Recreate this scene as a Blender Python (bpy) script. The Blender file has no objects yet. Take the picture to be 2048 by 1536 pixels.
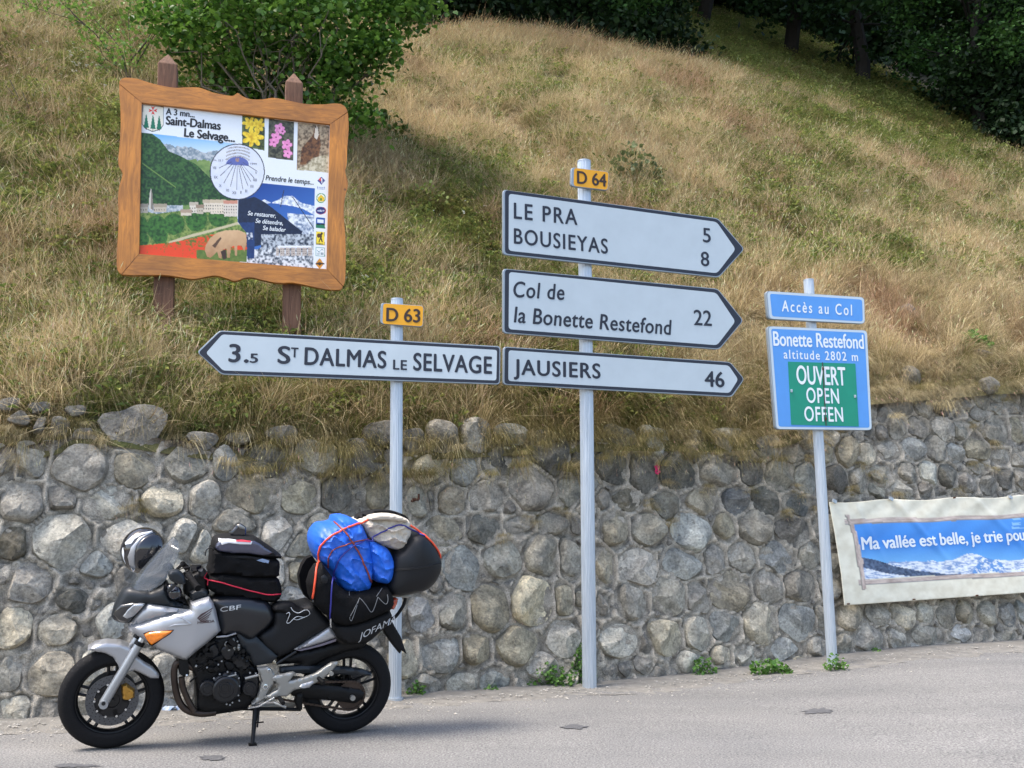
import bpy, bmesh, math, random
import numpy as np
from mathutils import Vector, Matrix, noise
from mathutils.geometry import delaunay_2d_cdt

SC = bpy.context.scene
# ------------------------------------------------------------------ camera, sky, sun, exposure
CAMH, PITCH, F = 1.2, math.radians(9.70), 2000.0
cam_d = bpy.data.cameras.new("camera"); cam = bpy.data.objects.new("camera", cam_d); SC.collection.objects.link(cam)
cam.location = (0, 0, CAMH); cam.rotation_euler = (math.pi/2 + PITCH, 0, 0)
cam_d.sensor_width = 36.0; cam_d.lens = F/2048*36.0; cam_d.clip_start = 0.05; cam_d.clip_end = 2000.0
SC.camera = cam
SUN_EL, SUN_AZ = 62.0, -62.0          # azimuth: degrees from the view direction's back, to the left
world = bpy.data.worlds.new("World"); SC.world = world; world.use_nodes = True
wn = world.node_tree; wn.nodes.clear()
sky = wn.nodes.new("ShaderNodeTexSky"); sky.sky_type = 'NISHITA'; sky.sun_disc = False
# the sun stands behind the camera, to the left: direction towards the sun
sdx, sdy = math.sin(math.radians(SUN_AZ)), -math.cos(math.radians(SUN_AZ))
sdir = Vector((sdx*math.cos(math.radians(SUN_EL)), sdy*math.cos(math.radians(SUN_EL)), math.sin(math.radians(SUN_EL))))
sky.sun_elevation = math.radians(SUN_EL); sky.sun_rotation = math.atan2(sdir.x, sdir.y)
sky.dust_density = 3.0; sky.air_density = 1.0; sky.ozone_density = 1.0
bg = wn.nodes.new("ShaderNodeBackground"); bg.inputs["Strength"].default_value = 0.15
wo = wn.nodes.new("ShaderNodeOutputWorld")
wn.links.new(sky.outputs[0], bg.inputs[0]); wn.links.new(bg.outputs[0], wo.inputs[0])
sun_d = bpy.data.lights.new("sun", 'SUN'); sun_d.energy = 1.7; sun_d.angle = math.radians(20); sun_d.color = (1.0, 0.92, 0.82)
sun = bpy.data.objects.new("sun", sun_d); SC.collection.objects.link(sun)
sun.rotation_euler = (-sdir).to_track_quat('-Z', 'Y').to_euler()
SC.view_settings.view_transform = 'Standard'; SC.view_settings.look = 'None'
SC.view_settings.exposure = 1.42; SC.view_settings.gamma = 1.0; SC.view_settings.use_curve_mapping = False
SC.render.engine = 'CYCLES'
SC.cycles.max_bounces = 6; SC.cycles.transparent_max_bounces = 8

# ------------------------------------------------------------------ projection helpers (photo pixels of 2048 x 1536 -> rays)
cp, sp = math.cos(PITCH), math.sin(PITCH)
CAMP = Vector((0, 0, CAMH))
def ray(px, py):
    x, y = (px-1024)/F, -(py-768)/F
    return Vector((x, cp - y*sp, sp + y*cp))
def on_plane(px, py, P0, N):
    d = ray(px, py); t = (Vector(P0)-CAMP).dot(N)/d.dot(N)
    return CAMP + d*t
def at_y(px, py, Y):
    d = ray(px, py); return CAMP + d*(Y/d.y)
def proj(P):
    v = Vector(P)-CAMP; fz = v.y*cp + v.z*sp; u = -v.y*sp + v.z*cp
    return 1024 + F*v.x/fz, 768 - F*u/fz

# ------------------------------------------------------------------ object helpers
def setp(o, label=None, cat=None, group=None, kind=None):
    if label: o['label'] = label
    if cat: o['category'] = cat
    if group: o['group'] = group
    if kind: o['kind'] = kind
    return o
def link(o, parent=None):
    SC.collection.objects.link(o)
    if parent is not None: o.parent = parent
    return o
def empty(name, loc=(0,0,0), label=None, cat=None, group=None, mw=None):
    o = bpy.data.objects.new(name, None); o.empty_display_size = .1
    if mw is not None: o.matrix_world = mw
    else: o.location = loc
    link(o); return setp(o, label, cat, group)
def mesh(name, V, Fc, mat=None, parent=None, smooth=False, world_coords=False):
    """world_coords: V is in world space; converted into the parent's space (parents are top-level)."""
    me = bpy.data.meshes.new(name)
    if world_coords and parent is not None:
        inv = parent.matrix_basis.inverted()
        V = [inv @ Vector(v) for v in V]
    me.from_pydata([tuple(v) for v in V], [], Fc)
    if smooth: me.shade_smooth()
    if mat:
        for m in (mat if isinstance(mat, (list, tuple)) else [mat]): me.materials.append(m)
    o = bpy.data.objects.new(name, me); link(o, parent); return o
def autosmooth(o, ang=35):
    me = o.data; bm = bmesh.new(); bm.from_mesh(me)
    a = math.radians(ang)
    for f in bm.faces: f.smooth = True
    for e in bm.edges:
        if len(e.link_faces) == 2 and e.calc_face_angle(0) > a: e.smooth = False
    bm.to_mesh(me); bm.free(); return o
class MB:
    def __init__(s): s.V = []; s.F = []
    def add(s, V, Fc):
        n = len(s.V); s.V += [tuple(v) for v in V]; s.F += [tuple(i+n for i in f) for f in Fc]; return s
    def box(s, c, d, M=None):
        x, y, z = d[0]/2, d[1]/2, d[2]/2; c = Vector(c); V = []
        for a, b, e in ((-1,-1,-1),(1,-1,-1),(1,1,-1),(-1,1,-1),(-1,-1,1),(1,-1,1),(1,1,1),(-1,1,1)):
            p = Vector((a*x, b*y, e*z))
            V.append(c + (M @ p if M else p))
        return s.add(V, [(0,3,2,1),(4,5,6,7),(0,1,5,4),(1,2,6,5),(2,3,7,6),(3,0,4,7)])
    def tube(s, pts, r, n=10, caps=True, flat=None):
        pts = [Vector(p) for p in pts]; R = r if isinstance(r, (list, tuple)) else [r]*len(pts)
        V = []; Fc = []; prev = None
        for i, p in enumerate(pts):
            t = (pts[min(i+1, len(pts)-1)] - pts[max(i-1, 0)])
            if t.length < 1e-9: t = Vector((0,0,1))
            t.normalize()
            if prev is None:
                a = t.orthogonal().normalized()
            else:
                a = prev - t*prev.dot(t)
                a = a.normalized() if a.length > 1e-6 else t.orthogonal().normalized()
            prev = a; b = t.cross(a)
            for k in range(n):
                th = 2*math.pi*k/n; V.append(p + (a*math.cos(th) + b*math.sin(th))*R[i])
        for i in range(len(pts)-1):
            for k in range(n):
                k2 = (k+1) % n; Fc.append((i*n+k, i*n+k2, (i+1)*n+k2, (i+1)*n+k))
        if caps:
            Fc.append(tuple(reversed(range(n)))); Fc.append(tuple((len(pts)-1)*n+k for k in range(n)))
        return s.add(V, Fc)
    def lathe(s, prof, c, axis, n=48, closed=False):
        """prof: (radius, height along the axis)"""
        axis = Vector(axis).normalized(); a = axis.orthogonal().normalized(); b = axis.cross(a); c = Vector(c)
        V = []; Fc = []; m = len(prof)
        for k in range(n):
            th = 2*math.pi*k/n; d = a*math.cos(th) + b*math.sin(th)
            for r, h in prof: V.append(c + d*r + axis*h)
        for k in range(n):
            k2 = (k+1) % n
            for i in range(m if closed else m-1):
                i2 = (i+1) % m
                Fc.append((k*m+i, k2*m+i, k2*m+i2, k*m+i2))
        return s.add(V, Fc)
    def disc(s, c, axis, r, h, n=24):   # short solid cylinder
        axis = Vector(axis).normalized(); c = Vector(c)
        return s.tube([c - axis*h/2, c + axis*h/2], r, n)
    def prism(s, P, off):    # planar polygon extruded by vector off
        off = Vector(off); n = len(P); V = [Vector(p) for p in P] + [Vector(p)+off for p in P]
        Fc = [tuple(range(n)), tuple(reversed(range(n, 2*n)))] + [(i, i+n, (i+1) % n + n, (i+1) % n) for i in range(n)]
        return s.add(V, Fc)
    def sphere(s, c, r, n=12, m=8, M=None):
        c = Vector(c); R = Vector(r) if hasattr(r, '__len__') else Vector((r, r, r)); V = []; Fc = []
        for j in range(m+1):
            ph = math.pi*j/m
            for k in range(n):
                th = 2*math.pi*k/n
                p = Vector((R.x*math.sin(ph)*math.cos(th), R.y*math.sin(ph)*math.sin(th), R.z*math.cos(ph)))
                V.append(c + (M @ p if M else p))
        for j in range(m):
            for k in range(n):
                k2 = (k+1) % n; Fc.append((j*n+k, (j+1)*n+k, (j+1)*n+k2, j*n+k2))
        return s.add(V, Fc)
    def build(s, name, mat, parent=None, smooth=False, ang=None, wc=False):
        o = mesh(name, s.V, s.F, mat, parent, smooth, wc)
        bm = bmesh.new(); bm.from_mesh(o.data); bmesh.ops.recalc_face_normals(bm, faces=bm.faces); bm.to_mesh(o.data); bm.free()
        if ang: autosmooth(o, ang)
        return o
def bevel(o, w, seg=2, ang=30):
    bm = bmesh.new(); bm.from_mesh(o.data)
    bmesh.ops.remove_doubles(bm, verts=bm.verts, dist=1e-6)
    ed = [e for e in bm.edges if len(e.link_faces) == 2 and e.calc_face_angle(0) > math.radians(ang)]
    bmesh.ops.bevel(bm, geom=ed, offset=w, segments=seg, affect='EDGES', clamp_overlap=True)
    bm.to_mesh(o.data); bm.free(); return autosmooth(o, 40)
def catmull(P, n=6, closed=True):
    out = []; m = len(P)
    rng = range(m) if closed else range(m-1)
    for i in rng:
        p0, p1, p2, p3 = (P[(i-1) % m] if closed or i > 0 else P[i]), P[i], P[(i+1) % m], (P[(i+2) % m] if closed or i+2 < m else P[(i+1) % m])
        for k in range(n):
            t = k/n
            out.append(tuple(.5*((2*b) + (-a+c)*t + (2*a-5*b+4*c-d)*t*t + (-a+3*b-3*c+d)*t**3) for a, b, c, d in zip(p0, p1, p2, p3)))
    if not closed: out.append(tuple(P[-1]))
    return out
def roundpoly(P, r, n=4):
    """cut the corners of a 2-D polygon with small arcs of about radius r"""
    out = []; m = len(P)
    for i in range(m):
        a, b, c = Vector(P[i-1]), Vector(P[i]), Vector(P[(i+1) % m])
        u, v = (a-b), (c-b); rr = min(r, u.length*.45, v.length*.45)
        p, q = b+u.normalized()*rr, b+v.normalized()*rr
        for k in range(n+1):
            t = k/n; out.append(tuple((p*(1-t)+b*t)*(1-t) + (b*(1-t)+q*t)*t))
    return out

# ------------------------------------------------------------------ materials
MATS = {}
def nodes_of(m):
    m.use_nodes = True; nt = m.node_tree; return nt, nt.nodes["Principled BSDF"]
def N(nt, t, **kw):
    n = nt.nodes.new(t)
    for k, v in kw.items():
        if k in n.inputs.keys(): n.inputs[k].default_value = v
        else: setattr(n, k, v)
    return n
def mat(name, col, rough=.5, metal=0.0, var=.0, scale=8.0, bump=0.0, bscale=40.0, coat=0.0, trans=0.0, alpha=1.0, spec=None, col2=None, bdist=.01):
    """plain paint/plastic/metal/cloth with uneven tone and fine relief"""
    m = bpy.data.materials.new(name); nt, b = nodes_of(m)
    b.inputs["Roughness"].default_value = rough; b.inputs["Metallic"].default_value = metal
    b.inputs["Coat Weight"].default_value = coat; b.inputs["Coat Roughness"].default_value = .08
    b.inputs["Transmission Weight"].default_value = trans; b.inputs["Alpha"].default_value = alpha
    if spec is not None: b.inputs["Specular IOR Level"].default_value = spec
    c = (*col, 1)
    tc = N(nt, "ShaderNodeTexCoord")
    if var > 0 or col2:
        no = N(nt, "ShaderNodeTexNoise", Scale=scale, Detail=6.0, Roughness=.6)
        nt.links.new(tc.outputs["Object"], no.inputs["Vector"])
        r = N(nt, "ShaderNodeValToRGB"); r.color_ramp.elements[0].position = .3; r.color_ramp.elements[1].position = .7
        if col2 is None:
            r.color_ramp.elements[0].color = (*[x*(1-var) for x in col], 1); r.color_ramp.elements[1].color = (*[min(1, x*(1+var)) for x in col], 1)
        else:
            r.color_ramp.elements[0].color = c; r.color_ramp.elements[1].color = (*col2, 1)
        nt.links.new(no.outputs["Fac"], r.inputs[0]); nt.links.new(r.outputs[0], b.inputs["Base Color"])
        mr = N(nt, "ShaderNodeMapRange"); mr.inputs["To Min"].default_value = max(0, rough-.08); mr.inputs["To Max"].default_value = min(1, rough+.1)
        nt.links.new(no.outputs["Fac"], mr.inputs["Value"]); nt.links.new(mr.outputs[0], b.inputs["Roughness"])
    else: b.inputs["Base Color"].default_value = c
    if bump > 0:
        no2 = N(nt, "ShaderNodeTexNoise", Scale=bscale, Detail=5.0)
        bp_ = N(nt, "ShaderNodeBump", Strength=bump, Distance=bdist)
        nt.links.new(tc.outputs["Object"], no2.inputs["Vector"]); nt.links.new(no2.outputs["Fac"], bp_.inputs["Height"]); nt.links.new(bp_.outputs[0], b.inputs["Normal"])
    MATS[name] = m; return m
def attr_mat(name, rough=.8, bump=0, bscale=60, spec=.3, bdist=.01, noise_amt=0.0, nscale=200.0, coat=0):
    """colour printed / stored per vertex in the colour attribute 'col'"""
    m = bpy.data.materials.new(name); nt, b = nodes_of(m)
    a = N(nt, "ShaderNodeVertexColor"); a.layer_name = "col"
    b.inputs["Roughness"].default_value = rough; b.inputs["Specular IOR Level"].default_value = spec; b.inputs["Coat Weight"].default_value = coat
    src = a.outputs[0]; tc = N(nt, "ShaderNodeTexCoord")
    if noise_amt:
        no = N(nt, "ShaderNodeTexNoise", Scale=nscale, Detail=4.0); nt.links.new(tc.outputs["Object"], no.inputs["Vector"])
        mr = N(nt, "ShaderNodeMapRange"); mr.inputs["To Min"].default_value = 1-noise_amt; mr.inputs["To Max"].default_value = 1+noise_amt
        mr.inputs["From Min"].default_value = .3; mr.inputs["From Max"].default_value = .7
        nt.links.new(no.outputs["Fac"], mr.inputs["Value"])
        mx = N(nt, "ShaderNodeVectorMath", operation='MULTIPLY'); nt.links.new(src, mx.inputs[0]); nt.links.new(mr.outputs[0], mx.inputs[1]); src = mx.outputs[0]
    nt.links.new(src, b.inputs["Base Color"])
    if bump:
        no2 = N(nt, "ShaderNodeTexNoise", Scale=bscale, Detail=6.0); bp_ = N(nt, "ShaderNodeBump", Strength=bump, Distance=bdist)
        nt.links.new(tc.outputs["Object"], no2.inputs["Vector"]); nt.links.new(no2.outputs["Fac"], bp_.inputs["Height"]); nt.links.new(bp_.outputs[0], b.inputs["Normal"])
    MATS[name] = m; return m
def set_cols(me, C):
    """C: (nverts,3) linear colours"""
    at = me.color_attributes.new("col", 'FLOAT_COLOR', 'POINT')
    A = np.ones((len(me.vertices), 4), dtype=np.float32); A[:, :3] = np.asarray(C, dtype=np.float32); at.data.foreach_set("color", A.ravel())
def fast_mesh(name, V, Q, mat=None, parent=None, smooth=True, cols=None, link_it=True):
    """numpy arrays: V (n,3), Q (m,k) faces all of k corners"""
    V = np.asarray(V, dtype=np.float32); Q = np.asarray(Q, dtype=np.int32); k = Q.shape[1]
    me = bpy.data.meshes.new(name); me.vertices.add(len(V)); me.vertices.foreach_set("co", V.ravel())
    me.loops.add(Q.size); me.loops.foreach_set("vertex_index", Q.ravel())
    me.polygons.add(len(Q)); me.polygons.foreach_set("loop_start", np.arange(0, Q.size, k, dtype=np.int32))
    me.update(calc_edges=True); me.validate()
    if smooth: me.shade_smooth()
    if cols is not None: set_cols(me, cols)
    if mat: me.materials.append(mat)
    o = bpy.data.objects.new(name, me)
    if link_it: link(o, parent)
    return o
def srgb(r, g, b):
    f = lambda c: (c/255/12.92 if c/255 <= .04045 else ((c/255+.055)/1.055)**2.4)
    return (f(r), f(g), f(b))
# vectorised value noise in numpy
def vnoise(x, y, seed=0):
    x = np.asarray(x, dtype=np.float64); y = np.asarray(y, dtype=np.float64)
    xi, yi = np.floor(x).astype(np.int64), np.floor(y).astype(np.int64); fx, fy = x-xi, y-yi
    fx = fx*fx*(3-2*fx); fy = fy*fy*(3-2*fy)
    def h(a, b):
        n = (a*374761393 + b*668265263 + seed*1442695041) & 0xffffffff
        n = ((n ^ (n >> 13))*1274126177) & 0xffffffff
        return ((n ^ (n >> 16)) & 0xffff)/65535.0
    return (h(xi, yi)*(1-fx)+h(xi+1, yi)*fx)*(1-fy) + (h(xi, yi+1)*(1-fx)+h(xi+1, yi+1)*fx)*fy
def fbm(x, y, seed=0, o=4):
    t = 0; a = .5; f = 1.0
    for i in range(o): t = t + a*vnoise(x*f, y*f, seed+i*17); a *= .5; f *= 2.03
    return t/(1-.5**o)
def inpoly(X, Y, P):
    r = np.zeros(X.shape, bool); n = len(P); j = n-1
    for i in range(n):
        xi, yi = P[i]; xj, yj = P[j]
        if yi != yj:
            c = ((yi > Y) != (yj > Y)) & (X < (xj-xi)*(Y-yi)/(yj-yi)+xi); r ^= c
        j = i
    return r

# ------------------------------------------------------------------ lettering (flat print, built-in typeface)
_tc = bpy.data.curves.new("tmp_text", 'FONT'); _to = bpy.data.objects.new("tmp_text", _tc)
_cache = {}
def text_mesh(s, bold=0.0, shear=0.0, space=1.0):
    k = (s, bold, shear, space)
    if k not in _cache:
        _tc.body = s; _tc.offset = bold; _tc.shear = shear; _tc.size = 1.0; _tc.space_character = space; _tc.resolution_u = 5
        bpy.context.view_layer.update()
        me = bpy.data.meshes.new_from_object(_to)
        V = [v.co.copy() for v in me.vertices]; Fc = [tuple(p.vertices) for p in me.polygons]
        _cache[k] = (V, Fc); bpy.data.meshes.remove(me)
    return _cache[k]
CAPH = max(v.y for v in text_mesh("H")[0])
def lettering(s, p0, p1, cap, P0, Nn, mat, parent, up=None, bold=.0, shear=0.0, space=1.0, lift=.0015, name="lettering", inv=True):
    """writes s from photo pixel p0 to p1 (baseline) with cap height `cap` pixels on the plane (P0, Nn)"""
    A = on_plane(*p0, P0, Nn); B = on_plane(*p1, P0, Nn)
    upv = up if up is not None else (Vector((0, 0, 1)) - Nn*Nn.z).normalized()
    Cc = on_plane(p0[0], p0[1]-cap, P0, Nn); h = abs((Cc-A).dot(upv))
    V, Fc = text_mesh(s, 0.0, shear, space)
    x0, x1 = min(v.x for v in V), max(v.x for v in V)
    ex = (B-A)/(x1-x0); ey = upv*(h/CAPH)
    W = []; F2 = []
    for k, (bx, by) in enumerate(((0, 0), (bold, 0), (-bold, 0), (0, bold*.6), (0, -bold*.6)) if bold else ((0, 0),)):
        F2 += [tuple(i+len(W) for i in f) for f in Fc]
        W += [A + ex*(v.x-x0+bx) + ey*(v.y+by) + Nn*(lift+k*.00025) for v in V]
    o = mesh(name, W, F2, mat, parent, world_coords=inv); return o
def c1(x, y): return (200+x/2.954, 80+y/2.954)
def c2(x, y): return (90+x/3.073, 1020+y/3.073)
def c3(x, y): return (400+x/3.072, 1020+y/3.072)
def c4(x, y): return (220+x/5.12, 1020+y/5.12)
def c5(x, y): return (560+x/4.8, 1010+y/4.8)
def c7(x, y): return (330+x/5.12, 1200+y/5.12)
def c8(x, y): return (560+x/5.12, 1200+y/5.12)

# ================================================================== GROUND, ROAD
TH = math.radians(25.7); WU = Vector((math.cos(TH), math.sin(TH), 0)); WN = Vector((math.sin(TH), -math.cos(TH), 0)); WO = Vector((0, 9.37, 0))
BE = math.radians(6); WUP = (-WN*math.sin(BE) + Vector((0, 0, math.cos(BE)))); WNN = (WN*math.cos(BE) + Vector((0, 0, math.sin(BE))))
def wp(s, v, d=0.0): return WO + WU*s + WUP*v + WNN*d           # on the wall's battered face
def wall_sv(px, py):
    p = on_plane(px, py, WO, WNN) - WO; return p.dot(WU), p.dot(WUP)
def smooth(x): x = np.clip(x, 0, 1); return x*x*(3-2*x)
def gz_st(s, t): return .17*smooth((np.asarray(s, float)-.8)/4.5)
def st_of(x, y): return (x*WU.x + (y-WO.y)*WU.y, -(x*WN.x + (y-WO.y)*WN.y))
def gz(x, y): s, t = st_of(x, y); return float(gz_st(s, t))

def asphalt():
    m = bpy.data.materials.new("asphalt"); nt, b = nodes_of(m); L = nt.links
    tc = N(nt, "ShaderNodeTexCoord"); o = tc.outputs["Object"]
    big = N(nt, "ShaderNodeTexNoise", Scale=.55, Detail=5.0, Roughness=.6); L.new(o, big.inputs["Vector"])
    fine = N(nt, "ShaderNodeTexNoise", Scale=75.0, Detail=4.0, Roughness=.7); L.new(o, fine.inputs["Vector"])
    vor = N(nt, "ShaderNodeTexVoronoi", Scale=95.0); L.new(o, vor.inputs["Vector"])
    r = N(nt, "ShaderNodeValToRGB"); r.color_ramp.elements[0].position = .3; r.color_ramp.elements[0].color = (*srgb(112, 112, 111), 1)
    r.color_ramp.elements[1].position = .72; r.color_ramp.elements[1].color = (*srgb(130, 129, 126), 1); L.new(big.outputs["Fac"], r.inputs[0])
    r2 = N(nt, "ShaderNodeValToRGB"); e = r2.color_ramp.elements
    e[0].position = .34; e[0].color = (.42, .42, .43, 1); e[1].position = .66; e[1].color = (1.6, 1.58, 1.55, 1); L.new(fine.outputs["Fac"], r2.inputs[0])
    mx = N(nt, "ShaderNodeVectorMath", operation='MULTIPLY'); L.new(r.outputs[0], mx.inputs[0]); L.new(r2.outputs[0], mx.inputs[1])
    # long faint worn streaks along the road
    mp = N(nt, "ShaderNodeMapping"); mp.inputs["Rotation"].default_value = (0, 0, -TH); mp.inputs["Scale"].default_value = (.12, 1.3, 1); L.new(o, mp.inputs[0])
    st = N(nt, "ShaderNodeTexNoise", Scale=1.6, Detail=5.0); L.new(mp.outputs[0], st.inputs["Vector"])
    r3 = N(nt, "ShaderNodeMapRange"); r3.inputs["From Min"].default_value = .35; r3.inputs["From Max"].default_value = .65; r3.inputs["To Min"].default_value = .92; r3.inputs["To Max"].default_value = 1.05
    L.new(st.outputs["Fac"], r3.inputs[0])
    mx2 = N(nt, "ShaderNodeVectorMath", operation='MULTIPLY'); L.new(mx.outputs[0], mx2.inputs[0]); L.new(r3.outputs[0], mx2.inputs[1])
    L.new(mx2.outputs[0], b.inputs["Base Color"]); b.inputs["Roughness"].default_value = .9; b.inputs["Specular IOR Level"].default_value = .25
    bm = N(nt, "ShaderNodeBump", Strength=.55, Distance=.006); L.new(vor.outputs["Distance"], bm.inputs["Height"]); L.new(bm.outputs[0], b.inputs["Normal"])
    return m
M_asph = asphalt()
M_verge = mat("gravelly_dirt", srgb(112, 109, 103), .95, var=.3, scale=9, bump=.9, bscale=70, col2=srgb(140, 137, 130), bdist=.015)
M_soil = mat("dry_soil", srgb(70, 58, 44), .95, var=.3, scale=5, bump=.8, bscale=40, col2=srgb(96, 84, 62))
# the road: one sheet, fine near the wall, out to the horizon on this side
ss = np.concatenate([np.linspace(-220, -8, 12), np.linspace(-7, 12, 77), np.linspace(14, 220, 12)])
tt = np.concatenate([[-220, -120, -60, -30, -16], np.linspace(-10, .6, 54)])
V = []; 
for s in ss:
    for t in tt:
        p = WO + WU*float(s) - WN*float(t); V.append((p.x, p.y, float(gz_st(s, t)) + .012*(float(fbm(s*.5+50, t*.5+50, 3))-.5)*(1 if t > -10 and abs(s) < 12 else 0)))
m_ = len(tt); Q = [(i*m_+j, (i+1)*m_+j, (i+1)*m_+j+1, i*m_+j+1) for i in range(len(ss)-1) for j in range(m_-1)]
road = fast_mesh("road", V, Q, M_asph); setp(road, "light grey worn asphalt road along the stone wall", None, None, "structure")
def road_z(x, y):
    s, t = st_of(x, y); return float(gz_st(s, t)) + .012*(float(fbm(s*.5+50, t*.5+50, 3))-.5)
# dirt verge, ragged towards the asphalt, 4 mm and more proud of it
ss = np.arange(-8, 24, .09); V = []; nj = 9
for s in ss:
    w = .36 + .36*float(fbm(s*.9, 3.3, 5)) + .14*float(vnoise(s*6, .5, 8)) + .10*float(vnoise(s*17, .5, 18)) + (.22 if s > 1.5 else 0)*min(1, max(0, (s-1.5)/2))
    for j in range(nj):
        f = j/(nj-1); t = .15 - f*(w+.15); p = WO + WU*float(s) - WN*t
        V.append((p.x, p.y, road_z(p.x, p.y) + (.004 if f < .6 else -.006) + .020*(1-f)**2.2 + .010*(1-f)*float(vnoise(s*9, f*7, 4)) + (.012*float(vnoise(s*23, f*11, 14)) if f >= .6 else .006)))
Q = [(i*nj+j, i*nj+j+1, (i+1)*nj+j+1, (i+1)*nj+j) for i in range(len(ss)-1) for j in range(nj-1)]
verge = fast_mesh("verge", V, Q, M_verge); setp(verge, "gritty dirt strip between asphalt and wall foot", None, None, "structure")
# pebbles and grit on the verge and road edge
rnd = random.Random(4); b = MB()
def pebble(b, c, r, rnd):
    P = []
    for a, e in ((1,0),(0,1),(-1,0),(0,-1)): P.append((c[0]+a*r*rnd.uniform(.7,1.2), c[1]+e*r*rnd.uniform(.7,1.2), c[2]+r*.25))
    b.add([*P, (c[0], c[1], c[2]+r*rnd.uniform(.6,.9)), (c[0], c[1], c[2]-r*.3)], [(0,1,4),(1,2,4),(2,3,4),(3,0,4),(1,0,5),(2,1,5),(3,2,5),(0,3,5)])
for i in range(5000):
    s = rnd.uniform(-5, 11); t = -abs(rnd.gauss(0, .5)) + .04
    if t < -2.2: continue
    p = WO + WU*s - WN*t; r = rnd.choice([.004, .006, .009, .014]) * rnd.uniform(.6, 1.2)
    pebble(b, (p.x, p.y, road_z(p.x, p.y)+.012*(t > -.5)), r, rnd)
M_grit = mat("grit", srgb(160, 156, 148), .9, var=.35, scale=6)
o = b.build("gravel", M_grit); setp(o, "loose grit scattered along the wall foot", None, None, "stuff")
# dark worn patches in the asphalt
M_tar = mat("old_tar", srgb(88, 88, 89), .85, var=.25, scale=30, bump=.5, bscale=120)
for (px, py, rx, ry, lab) in ((425, 1516, 38, 7, "thin dark scuffed patch of tar in the road before the front wheel"), (1147, 1454, 34, 6, "small dark tar patch in the road in front of the D 64 post"), (1633, 1422, 40, 6, "dark round-ended tar patch in the road below the blue sign post"),
                              (150, 1532, 60, 5, "dark tar streak at the near edge left of the front wheel")):
    P0 = Vector((0, 0, gz(*on_plane(px, py, Vector((0,0,0)), Vector((0,0,1))).xy))); q = random.Random(px); V = [];  n = 26
    c = on_plane(px, py, P0, Vector((0,0,1))); V.append((c.x, c.y, road_z(c.x, c.y)+.005))
    for k in range(n):
        a = 2*math.pi*k/n; rr = q.uniform(.55, 1.05)*(1 if k % 2 else .8); p = on_plane(px+rx*rr*math.cos(a), py+ry*rr*math.sin(a), P0, Vector((0,0,1))); V.append((p.x, p.y, road_z(p.x, p.y)+.005))
    o = mesh("road_patch", V, [(0, k+1, (k+1) % n+1) for k in range(n)], M_tar); setp(o, lab, None, None, "structure")

# ================================================================== STONE WALL
cA = lambda x, y: (x/2.926, 780+y/2.926)
cB = lambda x, y: (600+x/2.4, 780+y/2.4)
cC = lambda x, y: (1250+x/2.4, 780+y/2.4)
cF = lambda x, y: (x, y)
# (x, y, width, height, tone) in enlarged-crop pixels; tone: l light, m mid, d dark, b bluish, w warm, k very light, a angular
SA = [(25,435,100,260,'l'),(190,410,165,220,'l'),(480,460,340,310,'m'),(785,470,270,205,'mw'),(1085,445,280,205,'m'),(1320,430,165,195,'b'),(1560,420,280,170,'da'),(1850,410,250,185,'m'),
 (775,235,400,215,'ma'),(130,665,245,245,'m'),(370,635,180,140,'l'),(630,665,320,195,'l'),(950,645,265,200,'lw'),(1195,640,205,225,'l'),(1470,615,300,205,'mw'),(1750,620,210,200,'mw'),
 (1965,620,190,200,'d'),(365,880,350,300,'l'),(65,895,190,220,'wd'),(745,875,320,225,'l'),(1080,870,225,220,'l'),(1360,800,280,190,'m'),(1625,840,180,215,'l'),(1880,800,150,150,'m'),
 (155,1140,290,260,'m'),(85,1390,210,290,'lw'),(330,1410,220,190,'lw'),(665,1360,190,220,'lb'),(725,1120,115,190,'l'),(1755,1060,190,200,'w'),(1710,1200,170,140,'b'),
 (120,160,180,65,'ma'),(60,80,110,60,'ma'),(215,110,140,60,'la'),(330,220,120,110,'mw'),(240,205,90,100,'m'),(440,120,110,50,'ma'),(1190,300,180,90,'d'),(1400,290,150,70,'d'),(1650,265,170,90,'d'),(980,620,5,5,'m'),
 (30,1110,60,90,'m'),(430,1120,80,40,'ma'),(560,1260,60,50,'ma')]
SF = [(110,1345,105,92,'lw'),(30,1422,80,60,'l'),(95,1425,70,45,'m'),(20,1345,50,80,'m'),(335,1345,60,90,'l'),(185,1340,70,80,'l'),(40,1300,5,5,'m'),(250,1345,70,60,'m'),(430,1375,80,70,'m'),(520,1360,80,80,'m'),
 (560,1300,60,80,'l'),(625,1345,90,80,'m'),(440,1290,80,80,'m'),(480,1200,70,80,'m'),(540,1150,80,70,'l'),(400,1180,70,80,'m'),(580,1230,60,60,'m'),(345,1150,60,80,'l'),(465,1090,70,80,'m'),(400,1090,60,70,'l'),(560,1390,70,60,'m'),(705,1330,60,70,'m'),(800,1240,30,40,'m'),(600,1100,60,60,'m'),(660,1190,80,90,'m'),(720,1200,80,80,'m'),(740,1110,80,80,'m'),(820,1120,60,80,'m'),(690,1260,70,70,'m')]
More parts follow.
